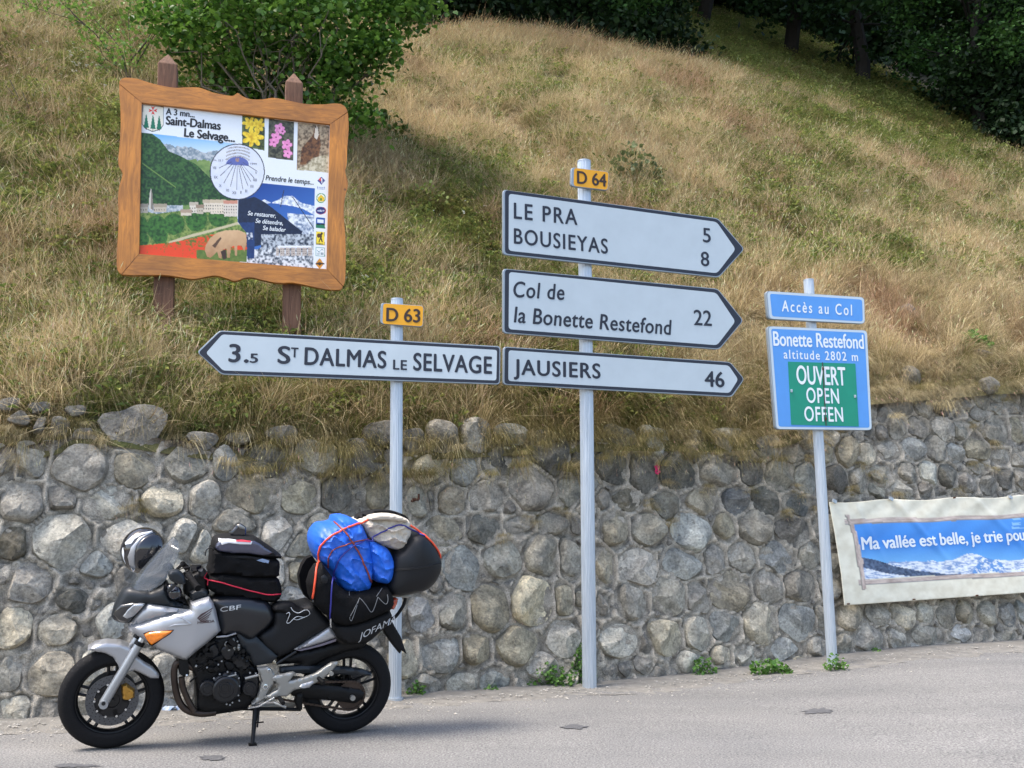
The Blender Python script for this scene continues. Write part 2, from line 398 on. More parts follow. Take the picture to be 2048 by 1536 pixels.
SB = [(285,335,170,170,'d'),(370,510,130,180,'w'),(430,340,60,150,'m'),(390,215,140,110,'d'),(545,255,120,110,'d'),(685,240,150,160,'m'),(845,225,140,150,'m'),(1010,215,140,90,'b'),(615,380,165,135,'kw'),
 (780,380,125,145,'ba'),(950,355,150,140,'da'),(1200,310,180,200,'d'),(1110,470,210,200,'m'),(900,515,185,145,'m'),(725,535,135,120,'w'),(555,545,110,150,'m'),(630,535,40,110,'m'),(1290,490,115,135,'m'),
 (1320,360,70,120,'d'),(1490,365,150,180,'d'),(1540,230,160,90,'d'),(1570,530,170,90,'wda'),(1450,520,80,100,'d'),(690,680,180,130,'mwa'),(880,670,160,140,'da'),(1210,640,145,100,'m'),(1050,650,140,70,'ma'),
 (1330,650,60,100,'m'),(1510,670,130,170,'mw'),(110,640,110,90,'m'),(780,855,180,205,'ba'),(965,825,190,175,'m'),(1155,800,150,210,'bw'),(1295,805,105,220,'m'),(1455,850,80,200,'w'),
 (640,920,90,100,'m'),(570,1075,150,185,'ba'),(735,1065,145,185,'m'),(905,1050,180,250,'mw'),(1115,1005,190,250,'kw'),(1260,1005,85,150,'w'),(1440,1030,70,110,'m'),(665,1255,200,190,'ba'),
 (845,1240,140,170,'w'),(1045,1225,240,165,'mw'),(1265,1190,170,165,'la'),(1525,1200,210,150,'la'),(490,1280,160,190,'lw'),(605,1410,170,90,'m'),(780,1400,180,90,'ma'),(920,1390,170,100,'ba'),
 (1160,1340,240,130,'l'),(1560,1340,80,70,'la'),(1640,1320,100,90,'l'),(1660,1220,60,110,'ma'),(430,1200,70,80,'m'),(640,1180,40,60,'m'),(1000,560,60,60,'m'),(1400,1150,60,60,'m'),(1390,1360,80,60,'m')]
SCc = [(140,250,150,125,'lb'),(320,270,190,130,'d'),(490,250,150,110,'m'),(90,400,140,180,'d'),(250,390,190,170,'d'),(440,390,190,140,'m'),(600,390,120,120,'d'),(735,410,140,145,'m'),(860,420,120,150,'b'),
 (1010,425,130,130,'d'),(1115,430,110,120,'m'),(190,555,120,130,'d'),(360,540,190,110,'mw'),(530,530,130,125,'bd'),(670,530,125,120,'d'),(825,545,160,100,'bda'),(110,670,150,160,'m'),(310,685,190,180,'bl'),
 (470,660,105,120,'w'),(620,660,160,150,'m'),(800,680,160,140,'da'),(265,835,210,140,'b'),(425,815,100,155,'m'),(560,805,125,140,'m'),(730,805,180,135,'ba'),(885,790,120,120,'m'),(60,860,170,200,'la'),
 (35,1010,130,200,'m'),(210,990,150,190,'m'),(345,1000,110,160,'ma'),(500,965,195,195,'mw'),(685,945,130,160,'m'),(835,940,160,150,'m'),(980,940,110,140,'m'),(180,1185,195,175,'lw'),(340,1160,130,180,'l'),
 (480,1135,150,135,'ba'),(640,1120,175,185,'lw'),(825,1110,185,160,'ba'),(940,1090,60,120,'m'),(30,1210,80,130,'ma'),(460,1275,100,90,'lw'),(590,1275,145,100,'l'),(110,1325,160,100,'l'),(310,1310,165,110,'l'),
 (765,1245,210,100,'lba'),(920,1235,110,110,'m'),(1045,1220,80,90,'m'),(15,1345,50,80,'b'),(1075,1085,140,120,'lw'),(1210,1075,110,100,'m'),(1330,1085,130,120,'lw'),(1435,1070,90,105,'l'),(1535,1075,80,120,'m'),
 (1625,1060,90,110,'w'),(1735,1070,90,100,'m'),(1835,1080,90,110,'ba'),(1905,1070,60,110,'b'),(1165,1195,175,130,'m'),(1295,1195,90,125,'la'),(1440,1180,190,110,'m'),(1610,1170,120,80,'bla'),(1700,1180,80,80,'m'),
 (1840,1180,100,60,'m'),(1060,305,120,150,'mw'),(1155,305,100,100,'lw'),(1260,290,130,80,'la'),(1375,285,115,100,'b'),(1480,285,85,120,'m'),(1580,305,80,95,'b'),(1300,180,95,95,'m'),(1400,180,90,90,'m'),
 (1515,190,115,105,'l'),(1600,200,65,95,'m'),(1540,80,130,120,'da'),(1430,80,90,100,'m'),(1770,190,130,130,'ma'),(1225,410,130,100,'m'),(1350,400,120,80,'m'),(1455,400,100,110,'kb'),(1545,415,110,115,'d'),
 (1640,450,110,90,'m'),(1200,485,120,70,'m'),(1320,480,130,80,'la'),(1440,480,70,70,'m'),(1510,490,80,50,'l'),(1740,460,100,80,'ma'),(1820,430,80,80,'d'),(1890,430,60,90,'m'),(1680,370,80,60,'ma'),
 (1800,320,110,60,'ma'),(1880,200,70,120,'wa'),(1850,80,120,60,'ma'),(980,230,90,80,'l'),(1100,215,60,50,'l'),(680,275,110,90,'b'),(810,310,130,90,'m'),(30,250,60,90,'d'),
 (1700,120,90,60,'ma'),(1780,90,80,50,'ma'),(1880,340,70,60,'m'),(1640,560,5,5,'m'),
 (1100,600,120,110,'m'),(1260,620,130,120,'m'),(1420,610,130,110,'m'),(1600,640,140,120,'m'),(1780,630,120,110,'m'),(1100,760,120,130,'m'),(1240,780,130,130,'m'),(1400,770,130,130,'d'),(1560,790,140,120,'m'),
 (1720,780,130,120,'m'),(1860,790,110,120,'m'),(1110,920,110,110,'m'),(1250,930,120,100,'m'),(1390,930,110,110,'m'),(1530,940,120,100,'m'),(1680,940,120,100,'m'),(1820,940,110,110,'m')]
stones = []   # s, v, a, b, tone
for L_, cf, k in ((SA, cA, 2.926), (SF, cF, 1.0), (SB, cB, 2.4), (SCc, cC, 2.4)):
    for x, y, w, h, tn in L_:
        if w < 12: continue
        px, py = cf(x, y); w, h = w/k, h/k
        s, v = wall_sv(px, py); s0, _ = wall_sv(px-w/2, py); s1, _ = wall_sv(px+w/2, py); _, v0 = wall_sv(px, py+h/2); _, v1 = wall_sv(px, py-h/2)
        # drop near-duplicates between the overlapping crops
        if any(abs(s-q[0]) < .45*min((s1-s0)/2+q[2], .5) and abs(v-q[1]) < .45*min((v1-v0)/2+q[3], .5) for q in stones): continue
        stones.append([s, v, (s1-s0)/2, (v1-v0)/2, tn])
rnd = random.Random(11)
NREAL = len(stones)
TOPS = [(-9, 2.05), (-4.1, 2.03), (-3.6, 2.2), (-2.7, 2.1), (-1.4, 2.13), (0, 2.25), (1.3, 2.36), (2.5, 2.4), (3.5, 2.5), (4.7, 3.05), (5.9, 3.2), (7.2, 3.36), (12, 3.6), (25, 3.8)]
def ztop(s): return np.interp(s, [a for a, _ in TOPS], [b for _, b in TOPS])
# courses of stones for the stretches beside and between those read off the photograph
def fits(s, v, a, b, k=.82):
    for q in stones:
        dx, dy = s-q[0], v-q[1]; D = math.hypot(dx, dy)+1e-9; c_, s_ = dx/D, dy/D
        r1 = 1/math.sqrt((c_/q[2])**2+(s_/q[3])**2); r2 = 1/math.sqrt((c_/a)**2+(s_/b)**2)
        if D < k*(r1+r2): return False
    return True
extra = []
for a0, tries in ((.19, 2500), (.15, 2500), (.11, 3500)):
    for _ in range(tries):
        s = rnd.uniform(-5.9, 9.3); v = rnd.uniform(.0, float(ztop(s))-.06); a = a0*rnd.uniform(.85, 1.2); b_ = a0*rnd.uniform(.75, 1.0)
        if fits(s, v, a, b_, .93): stones.append([s, v, a, b_, rnd.choice(['m', 'm', 'd', 'l', 'mw', 'b', 'ma'])])
small = []
for a0, tries in ((.07, 5000), (.045, 6000)):
    for _ in range(tries):
        s = rnd.uniform(-5.9, 9.3); v = rnd.uniform(.0, float(ztop(s))); a = a0*rnd.uniform(.9, 1.4); b_ = a0*rnd.uniform(.55, .9)
        if fits(s, v, a, b_, .97):
            small.append([s, v, a, b_, 'ma']); stones.append(small[-1])
            stones[-1].append('small')
bigst = [q for q in stones if len(q) == 5]
print("stones", NREAL, len(bigst), len(small))
ARR = np.array([q[:4] for q in stones])
def outline(i, n=26):
    s, v, a, b_ = stones[i][:4]; q = random.Random(i*7+1); tn = stones[i][4]; pw = 2.9 if 'a' not in tn else 3.8
    ph = q.uniform(0, 6.28); ks = [q.uniform(-.07, .07)/(1+.25*_) for _ in range(5)]
    R = []
    rot = q.uniform(-.25, .25)
    for k in range(n):
        th = 2*math.pi*k/n; c_, s_ = abs(math.cos(th-rot)), abs(math.sin(th-rot))
        r = 1/((c_/a)**pw + (s_/b_)**pw)**(1/pw)
        r *= 1.22*(1 + sum(ks[j]*math.sin((j+2)*th+ph*(j+1)) for j in range(5)))
        R.append(r)
    near = np.hypot(ARR[:, 0]-s, ARR[:, 1]-v); idx = np.argsort(near)[1:14]
    for j in idx:
        q_ = stones[j]; dx, dy = q_[0]-s, q_[1]-v; D = math.hypot(dx, dy); c_, s_ = dx/D, dy/D
        r1 = 1/math.sqrt((c_/a)**2+(s_/b_)**2); r2 = 1/math.sqrt((c_/q_[2])**2+(s_/q_[3])**2)
        cut = D*r1/(r1+r2) - .020
        for k in range(n):
            th = 2*math.pi*k/n; cc = math.cos(th)*c_+math.sin(th)*s_
            if cc > .1: R[k] = min(R[k], cut/cc)
    w_ = .12 if 'a' in tn else .22
    R = [w_*R[k-1]+(1-2*w_)*R[k]+w_*R[(k+1) % n] for k in range(n)]
    return R
OUT = [outline(i) for i in range(len(stones))]
def tone_col(tn, q):
    base = {'k': (214, 208, 190), 'l': (194, 189, 177), 'm': (162, 158, 147), 'd': (116, 114, 107)}
    c = base['m']
    for ch in 'kldm':
        if ch in tn: c = base[ch]; break
    else: c = base['m']
    c = list(c)
    if 'b' in tn: c = [c[0]-4, c[1]+1, c[2]+7]
    if 'w' in tn: c = [c[0]+6, c[1]+2, c[2]-6]
    j = q.uniform(-9, 9); c = [x+j+q.uniform(-1, 1) for x in c]
    return srgb(*c)
def stone_geo(i, n=26, prof=((1.0, -.10), (1.0, 0.0), (.95, .42), (.84, .74), (.66, .93), (.4, 1.0))):
    s, v, a, b_, tn = stones[i][:5]; q = random.Random(i*13+5); R = OUT[i]; ang = 'a' in tn
    small_ = len(stones[i]) > 5
    H = (min(a, b_)*q.uniform(.52, .74) + .025) * (.85 if ang else 1.0)
    if small_: H *= .6
    planes = []
    for _ in range(5 if ang else 3):
        th = q.uniform(0, 6.28); sl = q.uniform(.25, .95); planes.append((math.cos(th)*sl, math.sin(th)*sl, H*q.uniform(.62, 1.0)))
    V = []; sx, sy = q.uniform(0, 100), q.uniform(0, 100)
    for (f, h) in prof:
        if ang and f == .95: f = .97
        for k in range(n):
            th = 2*math.pi*k/n; r = R[k]*f; x, y = r*math.cos(th), r*math.sin(th)
            d = H*h if h >= 0 else -.05
            if h > 0:
                for (px_, py_, c_) in planes: d = min(d, c_ + px_*x + py_*y)
                d += (noise.fractal(Vector((x*9+sx, y*9+sy, i)), 1.0, 2.0, 4) * .024 + noise.noise(Vector((x*28+sx, y*28+sy, i)))*.007) * min(1, H/.06)
                d = max(d, .012*h)
            V.append((x, d, y))
    d = min([H]+[c_ for _, _, c_ in planes]) + noise.noise(Vector((sx, sy, i)))*.01
    V.append((0, d, 0)); m = len(prof)
    Fc = [(j*n+k, j*n+(k+1) % n, (j+1)*n+(k+1) % n, (j+1)*n+k) for j in range(m-1) for k in range(n)]
    Fc += [((m-1)*n+k, (m-1)*n+(k+1) % n, m*n) for k in range(n)]
    return V, Fc
def stone_mat():
    m = bpy.data.materials.new("field_stone"); nt, b = nodes_of(m); L = nt.links
    oi = N(nt, "ShaderNodeObjectInfo"); tc = N(nt, "ShaderNodeTexCoord"); o = tc.outputs["Object"]
    rv = N(nt, "ShaderNodeVectorMath", operation='ADD'); L.new(o, rv.inputs[0]); 
    sc_ = N(nt, "ShaderNodeVectorMath", operation='SCALE'); L.new(oi.outputs["Location"], sc_.inputs[0]); sc_.inputs["Scale"].default_value = 3.7; L.new(sc_.outputs[0], rv.inputs[1])
    n1 = N(nt, "ShaderNodeTexNoise", Scale=5.5, Detail=7.0, Roughness=.65, Distortion=.4); L.new(rv.outputs[0], n1.inputs["Vector"])
    n2 = N(nt, "ShaderNodeTexNoise", Scale=38.0, Detail=6.0, Roughness=.75); L.new(rv.outputs[0], n2.inputs["Vector"])
    r1 = N(nt, "ShaderNodeValToRGB"); e = r1.color_ramp.elements; e[0].position = .32; e[0].color = (.46, .47, .48, 1); e[1].position = .68; e[1].color = (1.42, 1.40, 1.34, 1); L.new(n1.outputs["Fac"], r1.inputs[0])
    r2 = N(nt, "ShaderNodeValToRGB"); e = r2.color_ramp.elements; e[0].position = .32; e[0].color = (.48, .48, .48, 1); e[1].position = .68; e[1].color = (1.32, 1.32, 1.32, 1); L.new(n2.outputs["Fac"], r2.inputs[0])
    a = N(nt, "ShaderNodeVectorMath", operation='MULTIPLY'); L.new(oi.outputs["Color"], a.inputs[0]); L.new(r1.outputs[0], a.inputs[1])
    c = N(nt, "ShaderNodeVectorMath", operation='MULTIPLY'); L.new(a.outputs[0], c.inputs[0]); L.new(r2.outputs[0], c.inputs[1])
    # pale veins and lichen, dark lichen specks
    wv = N(nt, "ShaderNodeTexNoise", Scale=4.0, Detail=9.0, Roughness=.72, Distortion=1.2); L.new(rv.outputs[0], wv.inputs["Vector"])
    rr = N(nt, "ShaderNodeValToRGB"); e = rr.color_ramp.elements; e[0].position = .485; e[0].color = (0,0,0,1); e[1].position = .5; e[1].color = (1,1,1,1)
    e2 = e.new(.515); e2.color = (0,0,0,1); L.new(wv.outputs["Fac"], rr.inputs[0])
    vm = N(nt, "ShaderNodeMath", operation='MULTIPLY'); vm.inputs[1].default_value = .28; L.new(rr.outputs[0], vm.inputs[0])
    mx = N(nt, "ShaderNodeMix", data_type='RGBA'); L.new(vm.outputs[0], mx.inputs[0]); L.new(c.outputs[0], mx.inputs[6]); mx.inputs[7].default_value = (*srgb(176, 172, 162), 1)
    ls = N(nt, "ShaderNodeTexNoise", Scale=11.0, Detail=5.0, Roughness=.7); L.new(rv.outputs[0], ls.inputs["Vector"])
    lr = N(nt, "ShaderNodeValToRGB"); e = lr.color_ramp.elements; e[0].position = .60; e[0].color = (0,0,0,1); e[1].position = .66; e[1].color = (.6,.6,.6,1); L.new(ls.outputs["Fac"], lr.inputs[0])
    m2 = N(nt, "ShaderNodeMix", data_type='RGBA'); L.new(lr.outputs[0], m2.inputs[0]); L.new(mx.outputs[2], m2.inputs[6]); m2.inputs[7].default_value = (*srgb(92, 89, 82), 1)
    # ochre stains
    os_ = N(nt, "ShaderNodeTexNoise", Scale=2.1, Detail=3.0); L.new(rv.outputs[0], os_.inputs["Vector"])
    orr = N(nt, "ShaderNodeValToRGB"); e = orr.color_ramp.elements; e[0].position = .62; e[0].color = (0,0,0,1); e[1].position = .75; e[1].color = (.22,.22,.22,1); L.new(os_.outputs["Fac"], orr.inputs[0])
    m3 = N(nt, "ShaderNodeMix", data_type='RGBA'); L.new(orr.outputs[0], m3.inputs[0]); L.new(m2.outputs[2], m3.inputs[6]); m3.inputs[7].default_value = (*srgb(150, 128, 92), 1)
    L.new(m3.outputs[2], b.inputs["Base Color"]); b.inputs["Roughness"].default_value = .82; b.inputs["Specular IOR Level"].default_value = .3
    # layered cracks + grain in the relief
    mp = N(nt, "ShaderNodeMapping"); mp.inputs["Scale"].default_value = (1, 1, 2.2); mp.inputs["Rotation"].default_value = (0, .5, 0); L.new(rv.outputs[0], mp.inputs[0])
    cr = N(nt, "ShaderNodeTexVoronoi", Scale=5.0, feature='DISTANCE_TO_EDGE'); 
    ds = N(nt, "ShaderNodeTexNoise", Scale=6.0, Detail=4.0); L.new(mp.outputs[0], ds.inputs["Vector"])
    ad = N(nt, "ShaderNodeVectorMath", operation='MULTIPLY_ADD'); L.new(ds.outputs["Color"], ad.inputs[0]); ad.inputs[1].default_value = (.5, .5, .5); L.new(mp.outputs[0], ad.inputs[2]); L.new(ad.outputs[0], cr.inputs["Vector"])
    cm = N(nt, "ShaderNodeMapRange"); cm.inputs["From Max"].default_value = .03; L.new(cr.outputs["Distance"], cm.inputs["Value"])
    b1 = N(nt, "ShaderNodeBump", Strength=.3, Distance=.018); L.new(cm.outputs[0], b1.inputs["Height"])
    b2 = N(nt, "ShaderNodeBump", Strength=.75, Distance=.02); L.new(n2.outputs["Fac"], b2.inputs["Height"]); L.new(b1.outputs[0], b2.inputs["Normal"])
    b3 = N(nt, "ShaderNodeBump", Strength=.5, Distance=.05); L.new(n1.outputs["Fac"], b3.inputs["Height"]); L.new(b2.outputs[0], b3.inputs["Normal"])
    L.new(b3.outputs[0], b.inputs["Normal"]); return m
M_stone = stone_mat()
wallrot = Matrix((WU, -WNN, WUP)).transposed().to_4x4()     # local x along the wall, y into it, z up it
wall = empty("stone_wall", label="long dry grey fieldstone retaining wall with mortar joints under the grassy bank", cat="wall", mw=Matrix.Translation(WO) @ wallrot)
big_ids = sorted([i for i in range(len(stones)) if len(stones[i]) == 5], key=lambda i: -stones[i][2]*stones[i][3]*(4 if wp(*stones[i][:2]).y*0.55+.4 > abs(wp(*stones[i][:2]).x) else 1))
parts_ids = big_ids[:298]; rest = big_ids[298:] + [i for i in range(len(stones)) if len(stones[i]) > 5]
for i in parts_ids:
    V, Fc = stone_geo(i); q = random.Random(i)
    V = [(x, -d, y) for x, d, y in V]
    o = mesh("stone", V, Fc, M_stone, wall); o.location = (stones[i][0], 0, stones[i][1])
    c = tone_col(stones[i][4], q); o.color = (*c, 1); autosmooth(o, 30 if 'a' not in stones[i][4] else 20)
b = MB()
for i in rest:
    V, Fc = stone_geo(i, 26, ((1.0, -.1), (.97, .3), (.8, .8), (.45, 1.0)))
    b.add([(x+stones[i][0], -d, y+stones[i][1]) for x, d, y in V], Fc)
o = b.build("small_stones", M_stone, wall, smooth=False, ang=24); o.color = (*srgb(142, 138, 130), 1); o['kind'] = 'stuff'
# mortar bed: a relief sheet with raised pointing along the joints
ds_ = .024; S = np.arange(-7.5, 12, ds_); Vv = np.arange(-.15, 3.75, ds_); GS, GV = np.meshgrid(S, Vv, indexing='ij')
F1 = np.full(GS.shape, 9.0); F2 = np.full(GS.shape, 9.0)
for q in stones:
    if len(q) > 5: continue
    i0, i1 = np.searchsorted(S, [q[0]-q[2]-.35, q[0]+q[2]+.35]); j0, j1 = np.searchsorted(Vv, [q[1]-q[3]-.35, q[1]+q[3]+.35])
    if i0 >= i1 or j0 >= j1: continue
    dx, dy = GS[i0:i1, j0:j1]-q[0], GV[i0:i1, j0:j1]-q[1]
    rr = np.sqrt((dx/q[2])**2+(dy/q[3])**2)+1e-6; dist = np.hypot(dx, dy)*(1-1/rr)
    a_ = F1[i0:i1, j0:j1]; b_ = F2[i0:i1, j0:j1]
    nb = np.minimum(b_, np.maximum(a_, dist)); na = np.minimum(a_, dist); F1[i0:i1, j0:j1] = na; F2[i0:i1, j0:j1] = nb
n_a = fbm(GS*5, GV*5, 1); n_b = fbm(GS*16, GV*16, 2); n_c = vnoise(GS*30, GV*30, 9)
ridge = np.exp(-((F2-F1)/.020)**2)*(F1 > -.03)*np.clip((n_a-.30)*6, 0, 1)*(F2 < .11)
D = .004 + .05*(n_a-.5) + .030*(n_b-.5) + .012*(n_c-.5) + .034*ridge
rough = np.clip((F1-.05)/.08, 0, 1); D += rough*(.10*(fbm(GS*7+9, GV*11, 31)-.5))
D -= .022*np.exp(-((F1-.010)/.012)**2)*(1-ridge)
below = GV > ztop(GS); 
c_base = np.array(srgb(174, 167, 153)); c_dark = np.array(srgb(126, 120, 109)); c_ridge = np.array(srgb(216, 205, 186))
k1 = np.clip((n_b-.3)*2.2, 0, 1)[..., None]; C = c_dark*(1-k1) + c_base*k1
C = C*(1-.85*ridge[..., None]) + c_ridge*.85*ridge[..., None]
C = C*(.75 + .5*n_c[..., None]*.9)
soil = np.array(srgb(62, 50, 36)); zf = np.clip((GV-ztop(GS)+.08)/.10, 0, 1)[..., None]; C = C*(1-zf)+soil*(.6+.8*n_c[..., None])*zf
top = np.minimum(GV, ztop(GS)+.02)
ex = np.clip(GV-ztop(GS)-.02, 0, None)      # above the top the sheet folds back under the turf
Dn = np.where(ex > 0, D-ex*2.0, D)
V = np.stack([GS, -Dn, top+ex*.15], -1).reshape(-1, 3); ni, nj = GS.shape
I, J = np.meshgrid(np.arange(ni-1), np.arange(nj-1), indexing='ij'); Q = np.stack([I*nj+J, (I+1)*nj+J, (I+1)*nj+J+1, I*nj+J+1], -1).reshape(-1, 4)
M_mortar = attr_mat("mortar", .95, .9, 120, noise_amt=.35, nscale=90, bdist=.012)
o = fast_mesh("mortar", V, Q, M_mortar, wall, cols=C.reshape(-1, 3))
# iron stub and a pink flower in the wall
b = MB(); p = wp(*wall_sv(822, 1003), .05)
b.tube([p - WNN*.06, p + WNN*.07], .012, 8); b.tube([p+WNN*.07-WU*.03, p+WNN*.07+WU*.03], .012, 6); b.tube([p+WNN*.07+WU*.03, p+WNN*.07+WU*.03+Vector((0,0,.05))], .01, 6)
M_rust = mat("rusty_iron", srgb(84, 52, 38), .8, .3, var=.4, scale=60, bump=.4)
o = b.build("iron_bracket", M_rust); setp(o, "small rusty iron stub sticking out of the wall beside the D 63 post", "bracket")
M_pink = mat("pink_petal", srgb(205, 40, 105), .6); M_stem = mat("thin_green_stem", srgb(66, 84, 40), .7)
fl = empty("pink_flower", wp(*wall_sv(1311, 945), .03), "tiny pink flower growing from a joint in the stone wall", "flower")
b = MB(); c = Vector((0, 0, .05)); b.tube([(0, 0, -.05), (0, 0, .05)], .003, 5); b.build("stem", M_stem, fl)
for zz, mm in ((.05, M_pink), (.0, M_pink)):
    b = MB()
    for k in range(5):
        a = k*1.256+zz*9; b.sphere((math.cos(a)*.018, -.02, zz+math.sin(a)*.018), (.013, .006, .013), 6, 4)
    b.build("petals", mm, fl)

# ================================================================== HILLSIDE
def tcrest(s): return np.interp(s, [-30, 3.6, 8, 12.4, 16, 20, 30], [12.2, 11.8, 11.3, 11.4, 10.2, 9.2, 8])
def hz(s, t):
    s = np.asarray(s, float); t = np.asarray(t, float); tc = tcrest(s)
    f = lambda q: ztop(s) + .20*smooth((q-.22)/.4) + .88*np.clip(q-.3, 0, None)
    z = f(np.minimum(t, tc)); k = np.clip(t-tc, 0, None)
    rt_ = smooth((s-9.5)/4)
    z = z - .55*smooth(k/1.2)*(1-rt_) + (.74+.12*rt_)*k - .012*np.clip(k-14, 0, None)**2*.3
    z = z + smooth((t-.6)/2)*(.22*(fbm(s*.45+7, t*.45+3, 21)-.5) + .12*(fbm(s*1.5, t*1.5, 22)-.5)) + .05*(vnoise(s*4, t*4, 23)-.5)*smooth((t-.3)/.4)
    return z
def hp(s, t, dz=0.0): p = WO + WU*float(s) - WN*float(t); return Vector((p.x, p.y, float(hz(s, t))+dz))
sg = np.concatenate([np.linspace(-60, -12, 13), np.linspace(-11, 32, 216), np.linspace(34, 80, 12)])
tg = np.concatenate([[.19, .24, .30], np.linspace(.38, 4, 30), np.linspace(4.2, 16, 60), np.linspace(17, 60, 20)])
GS2, GT2 = np.meshgrid(sg, tg, indexing='ij'); Z = hz(GS2, GT2); Z[:, 0] -= .12
X = WO.x + WU.x*GS2 - WN.x*GT2; Y = WO.y + WU.y*GS2 - WN.y*GT2
# bare-earth colour under the grass: litter browns and greens, the wood's humus with its shade painted in
def green_amt(s, t):
    g = .50 + 1.3*(fbm(s*.55+3, t*.55+8, 41)-.5) + .9*(fbm(s*1.8, t*1.8, 42)-.5)
    g = g + .30*np.exp(-((s+1.6)/2.2)**2-((t-2.8)/2.6)**2)            # lush below the shrub
    g = g + .42*smooth((s-9)/5)*smooth((t-6)/3) + .35*smooth((t-tcrest(s))/1.0)
    g = g - .30*np.exp(-((s-3.5)/3.5)**2-((t-8.5)/3.5)**2) - .28*np.exp(-((s+4.6)/1.3)**2-((t-1.0)/1.2)**2)
    g = g + .22*np.exp(-((s+5)/2.0)**2-((t-5)/2.5)**2) + .15*np.exp(-((s-1.2)/1.2)**2-((t-1.6)/1.5)**2)
    g = g - .16*smooth((s-3)/3)*smooth((3.5-t)/2)
    return np.clip(g, 0, 1)
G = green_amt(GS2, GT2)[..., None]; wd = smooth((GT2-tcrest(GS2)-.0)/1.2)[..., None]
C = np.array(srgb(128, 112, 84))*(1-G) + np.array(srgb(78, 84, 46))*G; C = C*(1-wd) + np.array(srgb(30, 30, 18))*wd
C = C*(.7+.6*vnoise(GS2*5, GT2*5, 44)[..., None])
V = np.stack([X, Y, Z], -1).reshape(-1, 3); ni, nj = GS2.shape
I, J = np.meshgrid(np.arange(ni-1), np.arange(nj-1), indexing='ij'); Q = np.stack([I*nj+J, (I+1)*nj+J, (I+1)*nj+J+1, I*nj+J+1], -1).reshape(-1, 4)
M_earth = attr_mat("hill_earth", .95, .8, 30, noise_amt=.4, nscale=14, bdist=.04)
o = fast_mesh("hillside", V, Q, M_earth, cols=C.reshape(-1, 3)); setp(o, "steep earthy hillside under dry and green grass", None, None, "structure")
def hill_hit(px, py, lo=6, hi=80):
    d = ray(px, py); d = d/d.y; k = np.arange(lo, hi, .02); P = np.array(CAMP)[None]+np.array(d)[None]*k[:, None]
    s = P[:, 0]*WU.x+(P[:, 1]-WO.y)*WU.y; t = -(P[:, 0]*WN.x+(P[:, 1]-WO.y)*WN.y)
    m = np.nonzero((t > .2) & (P[:, 2] < hz(s, t)))[0]
    if len(m) == 0: return None
    i = m[0]; return float(s[i]), float(t[i])

# ---- grass: tufts of real blades, placed by geometry nodes, one stuff object
def blade_mesh(name, nb, L, spread, width, droop, seed, colA, colB, heads=0, headcol=None, lean=(0, 0), base=.06, seg=3):
    q = random.Random(seed); V = []; Fc = []; C = []
    for i in range(nb):
        a = q.uniform(0, 2*math.pi); r = base*math.sqrt(q.random()); x, y = r*math.cos(a), r*math.sin(a)
        a2 = a + q.uniform(-.9, .9); ln = L*q.uniform(.55, 1.15); sp_ = spread*q.uniform(.3, 1.3); dr = droop*q.uniform(.6, 1.4)
        dx, dy = math.cos(a2)*sp_+lean[0], math.sin(a2)*sp_+lean[1]; w = width*q.uniform(.6, 1.2)
        sd = Vector((-math.sin(a2+q.uniform(-1, 1)), math.cos(a2), 0)).normalized()*w/2
        m = q.random(); c = [colA[j]*(1-m)+colB[j]*m for j in range(3)]; br = q.uniform(.7, 1.25); c = [x_*br for x_ in c]; n0 = len(V)
        for k in range(seg+1):
            f = k/seg; p = Vector((x+dx*ln*f*(.55+.45*f), y+dy*ln*f*(.55+.45*f), ln*(f-dr*f*f*.5) - .02))
            if k < seg: V += [tuple(p-sd*(1-f*.45)), tuple(p+sd*(1-f*.45))]; C += [c, c]
            else: V.append(tuple(p)); C.append(c)
        for k in range(seg-1): Fc.append((n0+2*k, n0+2*k+1, n0+2*k+3, n0+2*k+2))
        Fc.append((n0+2*(seg-1), n0+2*(seg-1)+1, n0+2*seg))
        if i < heads:
            tip = Vector(V[n0+2*seg]); d = (tip - Vector(V[n0+2*(seg-1)])); d.normalize(); hl = q.uniform(.04, .08); hw = q.uniform(.0018, .0032); s2 = sd.normalized(); s3 = d.cross(s2)
            n1 = len(V); c = [headcol[j]*q.uniform(.8, 1.2) for j in range(3)]
            V += [tuple(tip-d*.01), tuple(tip+d*hl*.4+s2*hw), tuple(tip+d*hl*.4-s2*hw*.5+s3*hw), tuple(tip+d*hl*.4-s2*hw*.5-s3*hw), tuple(tip+d*hl)]; C += [c]*5
            Fc += [(n1, n1+1, n1+2), (n1, n1+2, n1+3), (n1, n1+3, n1+1), (n1+4, n1+2, n1+1), (n1+4, n1+3, n1+2), (n1+4, n1+1, n1+3)]
    me = bpy.data.meshes.new(name); me.from_pydata(V, [], Fc); set_cols(me, C); me.materials.append(M_grass)
    return bpy.data.objects.new(name, me)
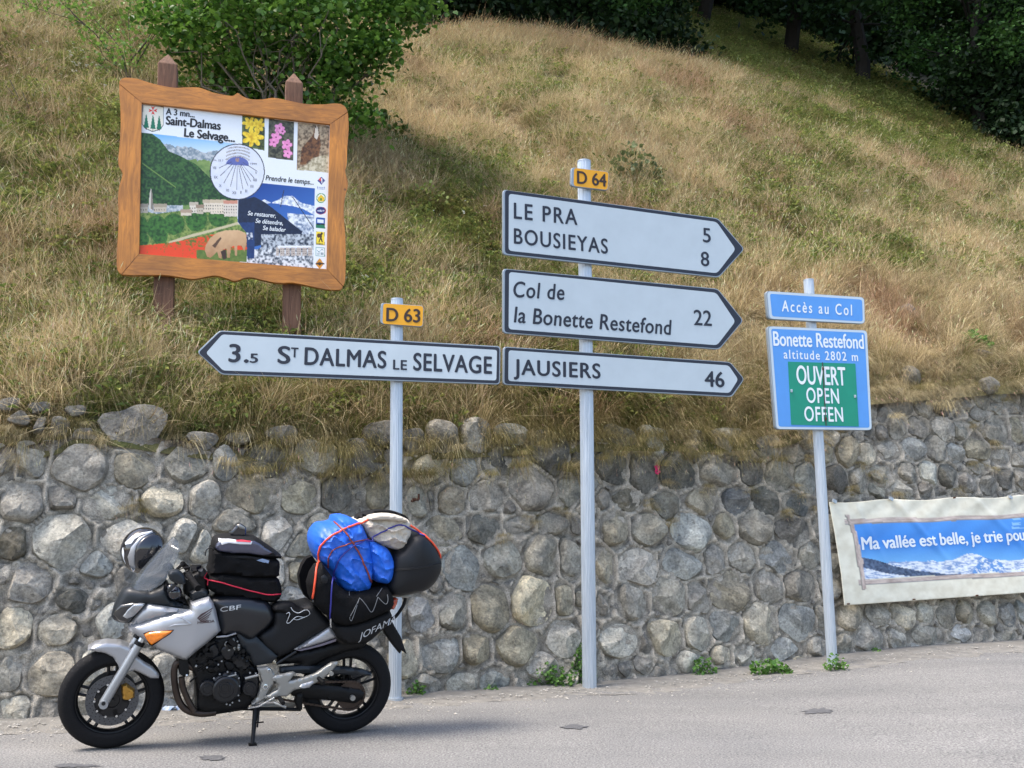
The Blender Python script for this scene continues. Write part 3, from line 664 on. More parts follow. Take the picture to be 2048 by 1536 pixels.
def leafy_mesh(name, nl, L, w, seed, colA, colB, h=.12):
    q = random.Random(seed); V = []; Fc = []; C = []
    for i in range(nl):
        a = q.uniform(0, 6.283); el = q.uniform(.1, 1.1); ln = L*q.uniform(.6, 1.2); d = Vector((math.cos(a)*math.cos(el), math.sin(a)*math.cos(el), math.sin(el)))
        p = Vector((q.gauss(0, .04), q.gauss(0, .04), q.uniform(0, h))); s = Vector((-math.sin(a), math.cos(a), q.uniform(-.3, .3)))*w*q.uniform(.7, 1.2); n0 = len(V); m = q.random(); br = q.uniform(.7, 1.2)
        c = [(colA[j]*(1-m)+colB[j]*m)*br for j in range(3)]
        V += [tuple(p), tuple(p+d*ln*.5+s+Vector((0,0,.01))), tuple(p+d*ln+Vector((0,0,-.02))), tuple(p+d*ln*.5-s+Vector((0,0,.01)))]; C += [c]*4; Fc += [(n0, n0+1, n0+2), (n0, n0+2, n0+3)]
    me = bpy.data.meshes.new(name); me.from_pydata(V, [], Fc); set_cols(me, C); me.materials.append(M_grass)
    return bpy.data.objects.new(name, me)
def leafmat(name, rough=.6, transl=.35, tint=False, gloss=.3):
    m = bpy.data.materials.new(name); nt, b = nodes_of(m); L = nt.links
    a = N(nt, "ShaderNodeVertexColor"); a.layer_name = "col"; src = a.outputs[0]
    if tint:
        t = N(nt, "ShaderNodeAttribute"); t.attribute_type = 'INSTANCER'; t.attribute_name = "tint"
        mx = N(nt, "ShaderNodeVectorMath", operation='MULTIPLY'); L.new(src, mx.inputs[0]); L.new(t.outputs["Color"], mx.inputs[1]); src = mx.outputs[0]
    b.inputs["Roughness"].default_value = rough; b.inputs["Specular IOR Level"].default_value = gloss
    L.new(src, b.inputs["Base Color"]); tr = N(nt, "ShaderNodeBsdfTranslucent"); L.new(src, tr.inputs[0])
    ms = N(nt, "ShaderNodeMixShader"); ms.inputs[0].default_value = transl; L.new(b.outputs[0], ms.inputs[1]); L.new(tr.outputs[0], ms.inputs[2])
    L.new(ms.outputs[0], nt.nodes["Material Output"].inputs["Surface"]); return m
M_grass = leafmat("grass_blades", .7, .3, True, .2)
straw, straw2 = srgb(200, 187, 150), srgb(156, 140, 102); gr1, gr2 = srgb(140, 146, 80), srgb(100, 112, 56); br1 = srgb(118, 98, 72); red1 = srgb(134, 106, 84)
W_ = .0042
VARS = [blade_mesh("tuft_straw", 46, .30, .75, W_, .7, 1, straw, straw2), blade_mesh("tuft_straw_tall", 30, .44, .4, W_, .35, 2, straw, straw2, 12, straw),
        blade_mesh("tuft_green", 50, .26, .8, W_*1.1, .7, 3, gr1, gr2), blade_mesh("tuft_mixed", 46, .28, .8, W_, .8, 4, straw2, gr2, 4, red1),
        blade_mesh("tuft_low", 50, .13, 1.2, W_, .3, 5, straw2, br1), leafy_mesh("tuft_herb", 40, .075, .017, 6, srgb(84, 104, 52), gr1, .24),
        blade_mesh("tuft_drooping", 80, .37, .42, W_*.9, 2.4, 7, straw2, srgb(116, 114, 64), 6, straw, lean=(0, -.55), base=.10, seg=6),
        blade_mesh("tuft_crest", 26, .58, .25, W_*1.4, .3, 8, straw2, straw, 16, srgb(168, 142, 100), lean=(.25, 0)),
        blade_mesh("tuft_matted", 60, .34, 1.5, W_, 1.2, 9, straw, br1), 
        blade_mesh("tuft_drooping_dry", 80, .33, .42, W_*.9, 2.45, 10, straw, straw2, 6, straw, lean=(0, -.5), base=.10, seg=6)]
def scatter(name, P, R, S_, T_, I_, label):
    me = bpy.data.meshes.new(name); n = len(P); me.vertices.add(n); me.vertices.foreach_set("co", np.asarray(P, np.float32).ravel())
    for nm, ty, arr, key in (("rot", 'FLOAT_VECTOR', R, "vector"), ("scl", 'FLOAT', S_, "value"), ("tint", 'FLOAT_VECTOR', T_, "vector"), ("idx", 'INT', I_, "value")):
        at = me.attributes.new(nm, ty, 'POINT'); at.data.foreach_set(key, np.asarray(arr, np.int32 if ty == 'INT' else np.float32).ravel())
    o = bpy.data.objects.new(name, me); link(o); me.materials.append(M_grass)
    ng = bpy.data.node_groups.new(name+"_nodes", 'GeometryNodeTree'); ng.interface.new_socket("Geometry", in_out='INPUT', socket_type='NodeSocketGeometry'); ng.interface.new_socket("Geometry", in_out='OUTPUT', socket_type='NodeSocketGeometry')
    gi, go = ng.nodes.new("NodeGroupInput"), ng.nodes.new("NodeGroupOutput"); io = ng.nodes.new("GeometryNodeInstanceOnPoints")
    g2i = ng.nodes.new("GeometryNodeGeometryToInstance")
    for v in reversed(VARS):
        oi = ng.nodes.new("GeometryNodeObjectInfo"); oi.inputs["Object"].default_value = v; oi.inputs["As Instance"].default_value = False
        ng.links.new(oi.outputs["Geometry"], g2i.inputs[0])
    def na(nm, ty):
        x = ng.nodes.new("GeometryNodeInputNamedAttribute"); x.data_type = ty; x.inputs["Name"].default_value = nm; return x.outputs["Attribute"]
    ng.links.new(gi.outputs[0], io.inputs["Points"]); ng.links.new(g2i.outputs[0], io.inputs["Instance"]); io.inputs["Pick Instance"].default_value = True
    ng.links.new(na("idx", 'INT'), io.inputs["Instance Index"]); 
    e2r = ng.nodes.new("FunctionNodeEulerToRotation"); ng.links.new(na("rot", 'FLOAT_VECTOR'), e2r.inputs[0]); ng.links.new(e2r.outputs[0], io.inputs["Rotation"])
    cx = ng.nodes.new("ShaderNodeCombineXYZ"); sv = na("scl", 'FLOAT')
    for k in range(3): ng.links.new(sv, cx.inputs[k])
    ng.links.new(cx.outputs[0], io.inputs["Scale"]); ng.links.new(io.outputs[0], go.inputs[0])
    md = o.modifiers.new("grass", 'NODES'); md.node_group = ng
    setp(o, label, None, None, "stuff"); return o
rg = np.random.RandomState(5)
def grass_points(n, s0, s1, t0, t1, dmax=60):
    P = []; out = []
    while sum(len(x[0]) for x in out) < n:
        s = rg.uniform(s0, s1, 40000); t = rg.uniform(t0, t1, 40000); x = WO.x + WU.x*s - WN.x*t; y = WO.y + WU.y*s - WN.y*t
        d = np.hypot(x, y); vis = (np.abs(x) < .56*y+1.2)
        keep = (rg.uniform(0, 1, 40000) < (8.0/d)**1.6) & vis; out.append((s[keep], t[keep], d[keep]))
    s, t, d = [np.concatenate([o_[i] for o_ in out])[:n] for i in range(3)]; return s, t, d
def lay(s, t, d, idxf):
    g = green_amt(s, t); x = WO.x + WU.x*s - WN.x*t; y = WO.y + WU.y*s - WN.y*t; z = hz(s, t)
    n = len(s); r = rg.uniform(0, 1, n); idx = idxf(s, t, g, r)
    lx, ly = 1.5*(fbm(s*.9+5, t*.9+1, 61)-.5), 1.5*(fbm(s*.9+25, t*.9+9, 62)-.5)
    R = np.stack([rg.normal(0, .25, n)+lx, rg.normal(0, .25, n)+ly, rg.uniform(0, 6.283, n)], -1)
    sc_ = rg.uniform(.5, 1.15, n)*(.8+.5*fbm(s*.7+8, t*.7+80, 93))*(1+.018*np.clip(d-9, 0, 30))
    patch = fbm(s*1.1+40, t*1.1+2, 77); T = np.stack([np.ones(n)*1.0, np.ones(n), np.ones(n)], -1)*(.85+.62*patch)[:, None]
    T[:, 0] *= 1+.03*(1-g); T *= rg.uniform(.85, 1.15, n)[:, None]
    rust = np.clip((fbm(s*.8+11, t*.8+31, 78)-.55)*5, 0, 1)[:, None]; T = T*(1-rust*.35*np.array([.55, .85, .75])[None])
    return np.stack([x, y, z], -1), R, sc_, T, idx
def pick(s, t, g, r):
    i = np.where(r < g*1.0, 2, 0); k = rg.uniform(0, 1, len(s))
    i = np.where((i == 2) & (k < .30), 3, i); i = np.where((i == 2) & (k > .66), 5, i)
    i = np.where((i == 0) & (k < .26), 1, i); i = np.where((i == 0) & (k > .68), 8, i); i = np.where((i == 0) & (k > .52), 4, i)
    i = np.where((i == 0) & (k > .42), 3, i)
    cut = (s > 2.6) & (t < 2.2) & (k > .35); i = np.where(cut, np.where(k > .7, 8, 4), i)
    return i
s, t, d = grass_points(84000, -8, 24, .34, 14.0)
bare = fbm(s*1.3+60, t*1.3+4, 91) + .12*(s > 3)*(t < 2.6); kp = (bare < .60) | (rg.uniform(0, 1, len(s)) < .18); s, t, d = s[kp], t[kp], d[kp]
s_, t_, d_ = grass_points(12000, 9.5, 26, 11.0, 24.0); s, t, d = np.concatenate([s, s_]), np.concatenate([t, t_]), np.concatenate([d, d_])
L1 = lay(s, t, d, pick)
# overhanging fringe along the wall top
n = 2000; s = rg.uniform(-5.5, 8.5, n)
keep = (rg.uniform(0, 1, n) < np.where(s < -2.6, .16, np.where(s > 3.9, .45, 1.0))); s = s[keep]; n = len(s)
t = rg.uniform(.24, .70, n); x = WO.x + WU.x*s - WN.x*t; y = WO.y + WU.y*s - WN.y*t
z = np.minimum(hz(s, np.maximum(t, .25)), 99) + rg.uniform(-.05, .03, n); face = rg.uniform(0, 1, n) < .06
t2 = np.where(face, .10, t); dropv = np.where(face, rg.uniform(.05, .32, n), 0); x = WO.x + WU.x*s - WN.x*t2; y = WO.y + WU.y*s - WN.y*t2; z = np.where(face, ztop(s)-dropv, z)
R = np.stack([rg.uniform(-.2, .2, n), rg.uniform(-.2, .2, n), TH + rg.normal(0, .5, n)], -1); gg = green_amt(s, t+1)
idx = np.where(rg.uniform(0, 1, n) < np.clip(.9-.12*np.clip(s-1, 0, 6)-.5*(s < -2.8), .1, 1), 6, 9)
T = np.ones((n, 3))*rg.uniform(.6, 1.15, n)[:, None]
L2 = (np.stack([x, y, z+.03], -1), R, rg.uniform(.5, .98, n), T*1.15, idx)
# tall seed grass along the crest
n = 4600; s = rg.uniform(2.5, 22, n); t = tcrest(s) + rg.uniform(-.9, .25, n); x = WO.x + WU.x*s - WN.x*t; y = WO.y + WU.y*s - WN.y*t
T = np.ones((n, 3))*rg.uniform(.8, 1.2, n)[:, None]; kk = rg.uniform(0, 1, n) < np.clip(1.25-(s-3)/10, .05, 1)
s, t, x, y, T = s[kk], t[kk], x[kk], y[kk], T[kk]; n = len(s)
L3 = (np.stack([x, y, hz(s, t)-.02], -1), np.stack([rg.uniform(-.15, .15, n), rg.uniform(-.15, .15, n), rg.uniform(0, 1.2, n)], -1), rg.uniform(.7, 1.3, n), T, np.full(n, 7))
# little tufts rooted in the wall's joints
tf = [(230,1170),(1050,1060),(985,705),(1075,240),(180,400),(370,420),(1100,620),(1230,570)]
tufts = [cB(*q) for q in tf[1:]]+[cC(*q) for q in ((120,560),(190,450),(370,460),(600,480),(830,480),(210,620),(770,590),(1120,360),(1210,410),(880,340),(1660,170),(1650,350),(1600,490),(1300,500),(1760,250),(1760,370),(930,560),(1075,480))]+[cA(*q) for q in ((110,410),(430,200),(520,260),(60,250),(600,310),(800,700),(180,230),(340,260),(1885,340),(2000,470))]
P = []; 
for px, py in tufts:
    s, v = wall_sv(px, py)
    for k in range(4): P.append(wp(s+rg.normal(0, .05), v+rg.normal(0, .03), .01))
n = len(P); L4 = (np.array([tuple(p) for p in P]), np.stack([rg.uniform(-.1, .4, n), rg.uniform(-.2, .2, n), TH+rg.normal(0, .4, n)], -1), rg.uniform(.28, .55, n), np.ones((n, 3))*rg.uniform(.8, 1.2, n)[:, None], rg.choice([9, 6, 9], n))
ALL = [np.concatenate([L_[k] for L_ in (L1, L2, L3, L4)]) for k in range(5)]
scatter("grass", *ALL, "dry straw and green grass covering the steep bank above the wall")

# ================================================================== SIGN POSTS AND SIGNS
def brushed():
    m = bpy.data.materials.new("galvanised_metal"); nt, b = nodes_of(m); L = nt.links
    tc = N(nt, "ShaderNodeTexCoord"); mp = N(nt, "ShaderNodeMapping"); mp.inputs["Scale"].default_value = (30, 30, 1.5); L.new(tc.outputs["Object"], mp.inputs[0])
    no = N(nt, "ShaderNodeTexNoise", Scale=3.0, Detail=5.0); L.new(mp.outputs[0], no.inputs["Vector"])
    r = N(nt, "ShaderNodeValToRGB"); r.color_ramp.elements[0].position = .3; r.color_ramp.elements[1].position = .75
    r.color_ramp.elements[0].color = (*srgb(170, 180, 190), 1); r.color_ramp.elements[1].color = (*srgb(198, 206, 214), 1)
    L.new(no.outputs["Fac"], r.inputs[0]); L.new(r.outputs[0], b.inputs["Base Color"]); b.inputs["Metallic"].default_value = .55; b.inputs["Roughness"].default_value = .42
    return m
M_galv = brushed()
M_white = mat("reflective_white_film", srgb(182, 194, 200), .38, var=.05, scale=3.5, spec=.5)
M_black = mat("sign_black", srgb(28, 32, 46), .4)
M_yel = mat("sign_yellow", srgb(226, 160, 16), .42, var=.04, scale=9)
M_blk2 = mat("sign_dark_brown", srgb(52, 36, 26), .5)
M_blue = mat("sign_blue", srgb(82, 146, 216), .38, var=.04, scale=4)
M_rimw = mat("sign_pale_rim", srgb(186, 202, 212), .4)
M_green = mat("sign_green", srgb(10, 136, 110), .42, var=.06, scale=5)
M_letw = mat("sign_white_letters", srgb(222, 230, 236), .4)
M_alu = mat("aluminium_box", srgb(150, 160, 168), .45, .5, var=.08, scale=6)
def fluted_post(name, pb, pt, Yb, r, label, flutes=22, foot=False):
    B = at_y(*pb, Yb); B.z = gz(B.x, B.y) - .02
    # refine the depth so that the foot meets the road
    B = on_plane(pb[0], pb[1], Vector((0, 0, gz(B.x, B.y))), Vector((0, 0, 1)))
    T = at_y(*pt, B.y)
    e = empty(name, B, label, "sign post")
    prof = []
    b = MB(); n = flutes*4; A = Vector((0,0,0)) - Vector((0,0,.05)); Bv = T-B; ax = Bv.normalized(); a = ax.orthogonal().normalized(); c = ax.cross(a); V = []
    rows = 12
    for i in range(rows+1):
        p = A.lerp(Bv, i/rows)
        for k in range(n):
            rr = r*(1.0 if k % 4 in (0, 1) else .945); th = 2*math.pi*k/n; V.append(p + (a*math.cos(th)+c*math.sin(th))*rr)
    Fc = [(i*n+k, i*n+(k+1) % n, (i+1)*n+(k+1) % n, (i+1)*n+k) for i in range(rows) for k in range(n)]
    b.add(V, Fc); b.build("post", M_galv, e)
    b = MB(); b.tube([Bv-ax*.002, Bv+ax*.008], r*1.03, 32); b.build("cap", M_galv, e, ang=40)
    if foot:
        b = MB(); b.tube([(0, 0, -.02), (0, 0, .03)], r*1.3, 24); b.build("foot_collar", M_galv, e, ang=40)
    return e, B, T, r
P63 = fluted_post("sign_post", (790, 1402), (794, 600), 8.72, .054, "left fluted metal post carrying the D 63 plate and the St Dalmas arrow", foot=True)
P64 = fluted_post("sign_post", (1179, 1378), (1168, 324), 9.42, .065, "tall thick fluted metal post carrying the D 64 plate and three arrows", 26)
PBL = fluted_post("sign_post", (1665, 1331), (1617, 561), 10.4, .0535, "right leaning fluted metal post carrying the blue signs")
def plane_front(post, yaw, gap=.012):
    e, B, T, r = post; n = Vector((math.sin(math.radians(yaw)), -math.cos(math.radians(yaw)), 0))
    ax = (T-B).normalized(); n = (n - ax*n.dot(ax)).normalized()
    return B + n*(r+gap+.03), n
def sign(name, post, yaw, outer, label, cat, faces, thick=.03, rim=M_alu, group=None, rnd_px=7):
    """outer: photo pixels of the sheet's outline; faces: list of (pixel polygon, material, round px, part name)"""
    P0, n = plane_front(post, yaw)
    Po = [on_plane(*p, P0, n) for p in roundpoly(outer, rnd_px)]
    c = sum(Po, Vector())/len(Po)
    e = empty(name, c - n*thick, label, cat, group)
    b = MB(); b.prism([p-c+n*0+n*thick for p in Po], -n*thick)
    o = b.build("panel", rim, e, ang=35); bevel(o, .002, 1)
    for i, (poly, mt, rp, nm) in enumerate(faces):
        Q = [on_plane(*p, P0, n) + n*(.0012*(i+1)) for p in roundpoly(poly, rp)]
        mesh(nm, Q, [tuple(range(len(Q)))], mt, e, world_coords=True)
    # clamps at the back on the post
    Bp, Tp, r = post[1], post[2], post[3]; ax = (Tp-Bp).normalized()
    ys = [p.z for p in Po]; zc = (min(ys)+max(ys))/2; k = (zc-Bp.z)/(Tp.z-Bp.z); q = Bp.lerp(Tp, k)
    for d in ((-.25*(max(ys)-min(ys)), .25*(max(ys)-min(ys))) if max(ys)-min(ys) > .25 else (0,)):
        b = MB(); b.tube([q+ax*(d-.018)-e.location, q+ax*(d+.018)-e.location], r*1.12, 20); b.build("clamp", M_galv, e, ang=40)
    return e, P0, n
def L_(sg, s, p0, p1, cap, mt, lift=.0045, **kw): return lettering(s, p0, p1, cap, sg[1], sg[2], mt, sg[0], lift=lift, **kw)
s1 = sign("direction_sign", P64, 21.8, [(1006,379),(1436,436.5),(1489,498),(1438,555),(1006,509)], "white arrow sign reading LE PRA 5 and BOUSIEYAS 8, topmost arrow on the thick post", "direction sign",
     [([(1010,380),(1435,438),(1487,498),(1437,553),(1010,507)], M_black, 7, "border"), ([(1017.5,387.5),(1433,444),(1471,498.5),(1434,546.5),(1017,501.5)], M_white, 7, "face")])
L_(s1, "LE PRA", (1028,437), (1154,450), 31, M_black, bold=.02, space=1.2); L_(s1, "BOUSIEYAS", (1028,487), (1215,507.6), 30, M_black, bold=.02, space=1.15)
L_(s1, "5", (1406,484), (1421,485.5), 28, M_black, bold=.014); L_(s1, "8", (1402,531.6), (1418,532.7), 28, M_black, bold=.014)
s2 = sign("direction_sign", P64, 21.8, [(1006,537),(1436,577.5),(1487,641),(1439,699),(1006,666)], "white arrow sign reading Col de la Bonette Restefond 22, middle of the three", "direction sign",
     [([(1010,538.5),(1435,579),(1485,641),(1438,697),(1009,664.5)], M_black, 7, "border"), ([(1018,544),(1432,585.5),(1470.5,643),(1434,690.5),(1017,658.5)], M_white, 7, "face")])
L_(s2, "Col de", (1027,594), (1128,600), 31, M_black, bold=.02, shear=.12, space=1.1); L_(s2, "la Bonette Restefond", (1028,644.6), (1343,669.8), 31, M_black, bold=.02, shear=.12, space=1.06)
L_(s2, "22", (1388,650), (1423,652), 30, M_black, bold=.014)
s3 = sign("direction_sign", P64, 21.8, [(1007,693),(1461,724),(1489,758),(1464,794),(1006,769)], "narrow white arrow sign reading JAUSIERS 46, lowest arrow on the thick post", "direction sign",
     [([(1010,694.8),(1460,725.3),(1487,758),(1462,792),(1009,767.5)], M_black, 6, "border"), ([(1017,700.5),(1457,731),(1476,759),(1459,786),(1016.4,762)], M_white, 6, "face")])
L_(s3, "JAUSIERS", (1028,748.7), (1200,757), 30, M_black, bold=.026, space=1.12); L_(s3, "46", (1410,772.7), (1448,774.5), 30, M_black, bold=.026)
s4 = sign("direction_sign", P63, 14.0, [(394,704),(439,661),(1001,692.5),(1000,769),(443,749)], "long white arrow sign pointing left reading 3.5 St DALMAS LE SELVAGE", "direction sign",
     [([(397,705.3),(440.5,663),(999,694.5),(998,767),(444,747)], M_black, 6, "border"), ([(412,706),(444.5,669),(994,700),(992.5,761),(446,741)], M_white, 5, "face")])
for tx, a, b_, cap in (("3.", (458,723.7), (496,725), 35), ("5", (500,725.3), (515,725.7), 18), ("S", (556,726.5), (579,727.6), 34), ("T", (582,714.2), (596,715), 19), ("DALMAS", (609.5,729.2), (771.5,736.5), 34),
                   ("LE", (786.5,738.7), (813,740), 19), ("SELVAGE", (827,740.4), (983,747.5), 34)):
    L_(s4, tx, a, b_, cap, M_black, bold=.026, space=1.08)
def rect(tl, tr, br, bl, k):
    c = [(tl[0]+tr[0]+br[0]+bl[0])/4, (tl[1]+tr[1]+br[1]+bl[1])/4]; out = []
    for p in (tl, tr, br, bl):
        out.append((p[0]+(k if p[0] < c[0] else -k), p[1]+(k if p[1] < c[1] else -k)))
    return out
q = [(1143,334.5),(1218,343.5),(1216,381),(1142,372)]; qf = [(1148,335.8),(1217,344.3),(1215,380),(1147,371.8)]
s5 = sign("route_plate", P64, 21.8, q, "small yellow plate reading D 64 at the top of the thick post", "route sign", [(qf, M_yel, 6, "face")], .035, rnd_px=6)
L_(s5, "D 64", (1154.5,366.8), (1212,373.4), 24.5, M_blk2, bold=.026)
q = [(762,605.7),(847.5,611.5),(846,654),(761,647)]; qf = [(766.5,606.7),(846.6,612.3),(845,653),(765,647.4)]
s6 = sign("route_plate", P63, 14.0, q, "small yellow plate reading D 63 at the top of the left post", "route sign", [(qf, M_yel, 6, "face")], .035, rnd_px=6)
L_(s6, "D 63", (773,642), (839.5,645), 26, M_blk2, bold=.026)
axb = (PBL[2]-PBL[1]).normalized()
q = [(1531,581.5),(1728.5,594.5),(1730,648),(1536,638)]
s7 = sign("information_sign", PBL, 16, q, "small blue sign reading Accès au Col above the larger blue sign", "information sign", [([(1534,582.5),(1728,595.3),(1729.3,647.2),(1539,637.2)], M_rimw, 8, "rim"), ([(1539.5,587.5),(1724,599.3),(1725.3,643),(1544,632.7)], M_blue, 5, "face")], .04, rnd_px=8)
L_(s7, "Accès au Col", (1563.7,622.5), (1704.4,631), 21.5, M_letw, bold=.018, shear=.08, space=1.35, up=axb)
q = [(1534,652),(1734,660.5),(1744,860.5),(1551,858.5)]
s8 = sign("information_sign", PBL, 16, q, "large blue sign reading Bonette Restefond altitude 2802 m with a green OUVERT OPEN OFFEN flap", "information sign",
          [([(1537,652.8),(1733.5,661.2),(1743.5,860),(1553,857.8)], M_rimw, 8, "rim"), ([(1542,657.5),(1729,665.5),(1739,855.5),(1557,853.3)], M_blue, 5, "face")], .04, rnd_px=8)
L_(s8, "Bonette Restefond", (1547,691.2), (1727.3,697.5), 28, M_letw, bold=.022, up=axb); L_(s8, "altitude 2802 m", (1567.5,717), (1715.6,722.3), 17.5, M_letw, bold=.015, space=1.25, up=axb)
P0, n = s8[1], s8[2]
for k, pl in enumerate(([(1575.5,723.5),(1643.5,725.5),(1650.5,851.3),(1582,849.4)], [(1644.2,725.5),(1710,727.5),(1716.8,853),(1651.2,851.5)])):
    Q = [on_plane(*p, P0, n)+n*.0065 for p in pl]; b = MB(); b.prism([p-s8[0].location for p in Q], -n*.003); b.build("flap", M_green, s8[0])
L_(s8, "OUVERT", (1593.5,767.8), (1691,771), 36, M_letw, lift=.0085, bold=.022, up=axb); L_(s8, "OPEN", (1613,805.3), (1677.4,807.2), 29.5, M_letw, lift=.0085, bold=.018, space=1.12, up=axb); L_(s8, "OFFEN", (1609,842), (1685.6,843.5), 28.5, M_letw, lift=.0085, bold=.018, space=1.1, up=axb)
b = MB(); A, B = on_plane(1643.8, 725, P0, n)+n*.012, on_plane(1651, 852, P0, n)+n*.012; b.tube([A-s8[0].location, B-s8[0].location], .0035, 6); b.build("hinge", M_rust, s8[0])
for px, py in ((1644.5, 738), (1650, 838), (1581.5, 782), (1708.5, 793)):
    b = MB(); c = on_plane(px, py, P0, n)+n*.014 - s8[0].location; b.box(c, (.018, .012, .03)); b.disc(c+n*.006, n, .008, .008, 10); b.build("latch", M_rust if px < 1700 and px > 1600 else M_galv, s8[0], ang=40)

# ================================================================== WOODEN NOTICE BOARD
def woodmat(name, c1_, c2_, rough, coat, axis=(1.2, 1.2, 9), rings=6):
    m = bpy.data.materials.new(name); nt, b = nodes_of(m); L = nt.links
    tc = N(nt, "ShaderNodeTexCoord"); mp = N(nt, "ShaderNodeMapping"); mp.inputs["Scale"].default_value = axis; L.new(tc.outputs["Object"], mp.inputs[0])
    no = N(nt, "ShaderNodeTexNoise", Scale=2.6, Detail=8.0, Roughness=.62, Distortion=1.2); L.new(mp.outputs[0], no.inputs["Vector"])
    n2 = N(nt, "ShaderNodeTexNoise", Scale=2.2, Detail=3.0); L.new(tc.outputs["Object"], n2.inputs["Vector"])
    r = N(nt, "ShaderNodeValToRGB"); e = r.color_ramp.elements; e[0].position = .34; e[0].color = (*c1_, 1); e[1].position = .66; e[1].color = (*c2_, 1); L.new(no.outputs["Fac"], r.inputs[0])
    mr = N(nt, "ShaderNodeMapRange"); mr.inputs["From Min"].default_value = .3; mr.inputs["From Max"].default_value = .7; mr.inputs["To Min"].default_value = .75; mr.inputs["To Max"].default_value = 1.2; L.new(n2.outputs["Fac"], mr.inputs[0])
    mx = N(nt, "ShaderNodeVectorMath", operation='MULTIPLY'); L.new(r.outputs[0], mx.inputs[0]); L.new(mr.outputs[0], mx.inputs[1])
    kv = N(nt, "ShaderNodeTexVoronoi", Scale=3.2); L.new(tc.outputs["Object"], kv.inputs["Vector"])
    kr = N(nt, "ShaderNodeMapRange"); kr.inputs["From Min"].default_value = .02; kr.inputs["From Max"].default_value = .06; kr.inputs["To Min"].default_value = .35; kr.inputs["To Max"].default_value = 1; L.new(kv.outputs["Distance"], kr.inputs[0])
    m2 = N(nt, "ShaderNodeVectorMath", operation='MULTIPLY'); L.new(mx.outputs[0], m2.inputs[0]); L.new(kr.outputs[0], m2.inputs[1])
    L.new(m2.outputs[0], b.inputs["Base Color"]); b.inputs["Roughness"].default_value = rough; b.inputs["Coat Weight"].default_value = coat; b.inputs["Coat Roughness"].default_value = .25
    bm = N(nt, "ShaderNodeBump", Strength=.4, Distance=.006); L.new(no.outputs["Fac"], bm.inputs["Height"]); L.new(bm.outputs[0], b.inputs["Normal"]); return m
M_woodH = woodmat("varnished_wood_rail", srgb(152, 94, 22), srgb(196, 126, 38), .45, .3, (1.0, 4, 9))
M_woodV = woodmat("varnished_wood_stile", srgb(152, 94, 22), srgb(196, 126, 38), .45, .3, (9, 4, 1.0))
M_post = woodmat("brown_stained_post", srgb(84, 58, 44), srgb(118, 86, 66), .8, 0, (14, 14, 1.2))
BY = 9.4; yaw = 15; BN = Vector((math.sin(math.radians(yaw)), -math.cos(math.radians(yaw)), 0)); BP = at_y(465, 365, BY)
# the posts lean a little with the board: fit the board's own upright axis
TL, TR, BRr, BL = (240, 158), (695, 215), (690, 580), (236, 550)
oTL, oTR, oBR, oBL = [on_plane(*p, BP, BN) for p in (TL, TR, BRr, BL)]
board = empty("notice_board", BP, "wooden notice board with wavy orange brown frame and village poster on two posts", "notice board")
iTL, iTR, iBR, iBL = (284, 208), (659.5, 251), (652.6, 539.6), (279, 509.3)
top_w = [(240,164),(250,158),(275,160),(300,168),(330,175),(352,178),(375,177),(400,178),(425,187),(448,192),(466,194),(475,188.5),(484,194),(500,200.5),(525,201),(548,198),(575,203),(610,210),(645,211),(672,209),(688,214),(695,226)]
rig_w = [(696,236),(697,260),(694,300),(693,330),(690,345),(694,360),(695,376),(690,395),(688,410),(687,430),(690,470),(691,520),(690,560),(686,574)]
bot_w = [(678,581),(650,580),(620,574),(585,567),(560,568),(530,563),(505,557),(488,558),(470,564),(455,559),(432,553),(410,556),(385,560),(360,556),(330,552),(300,552),(265,552),(244,551)]
lef_w = [(235,540),(234,515),(236,480),(238,440),(237,400),(239,375),(246,350),(240,338),(237,325),(240,290),(242,250),(241,210),(239,185)]
def seg(outer, i0, i1, nm, mt, extra=()):
    P = [on_plane(*p, BP, BN) for p in catmull(outer, 3, False)] + [on_plane(*i1, BP, BN), on_plane(*i0, BP, BN)]
    b = MB(); b.prism([p-BP+BN*.03 for p in P], -BN*.055); o = b.build(nm, mt, board, ang=35); bevel(o, .003, 2, 40); return o
seg([(239,170)]+top_w, iTL, iTR, "top_rail", M_woodH); seg([(695.2,227)]+rig_w, iTR, iBR, "right_stile", M_woodV)
seg([(685.5,575)]+bot_w, iBR, iBL, "bottom_rail", M_woodH); seg([(243.5,550.5)]+lef_w+[(239,171)], iBL, iTL, "left_stile", M_woodV)
for (xb, yb, xt, yt, w, xl, top_y) in ((327, 650, 336, 133, 39, 0, 106), (583, 652, 588, 170, 37, 0, 144)):
    P1 = BP - BN*.115
    A = on_plane(xb, yb, P1, BN); T = on_plane(xt, yt, P1, BN); Tip = on_plane(xt, top_y, P1, BN); hw = w/2*(BY/F); r_ = Vector((BN.y*-1, BN.x, 0))
    A = A - (T-A).normalized()*.25
    b = MB(); V = []
    for p in (A, T):
        for a, c in ((-1, -1), (1, -1), (1, 1), (-1, 1)): V.append(p + r_*hw*a + BN*hw*c*-1 - BP - BN*.02)
    V.append(Tip - BP - BN*.02 + BN*0)
    b.add(V, [(0,1,5,4),(1,2,6,5),(2,3,7,6),(3,0,4,7),(4,5,8),(5,6,8),(6,7,8),(7,4,8),(0,3,2,1)]); o = b.build("post", M_post, board, ang=30); bevel(o, .005, 1)
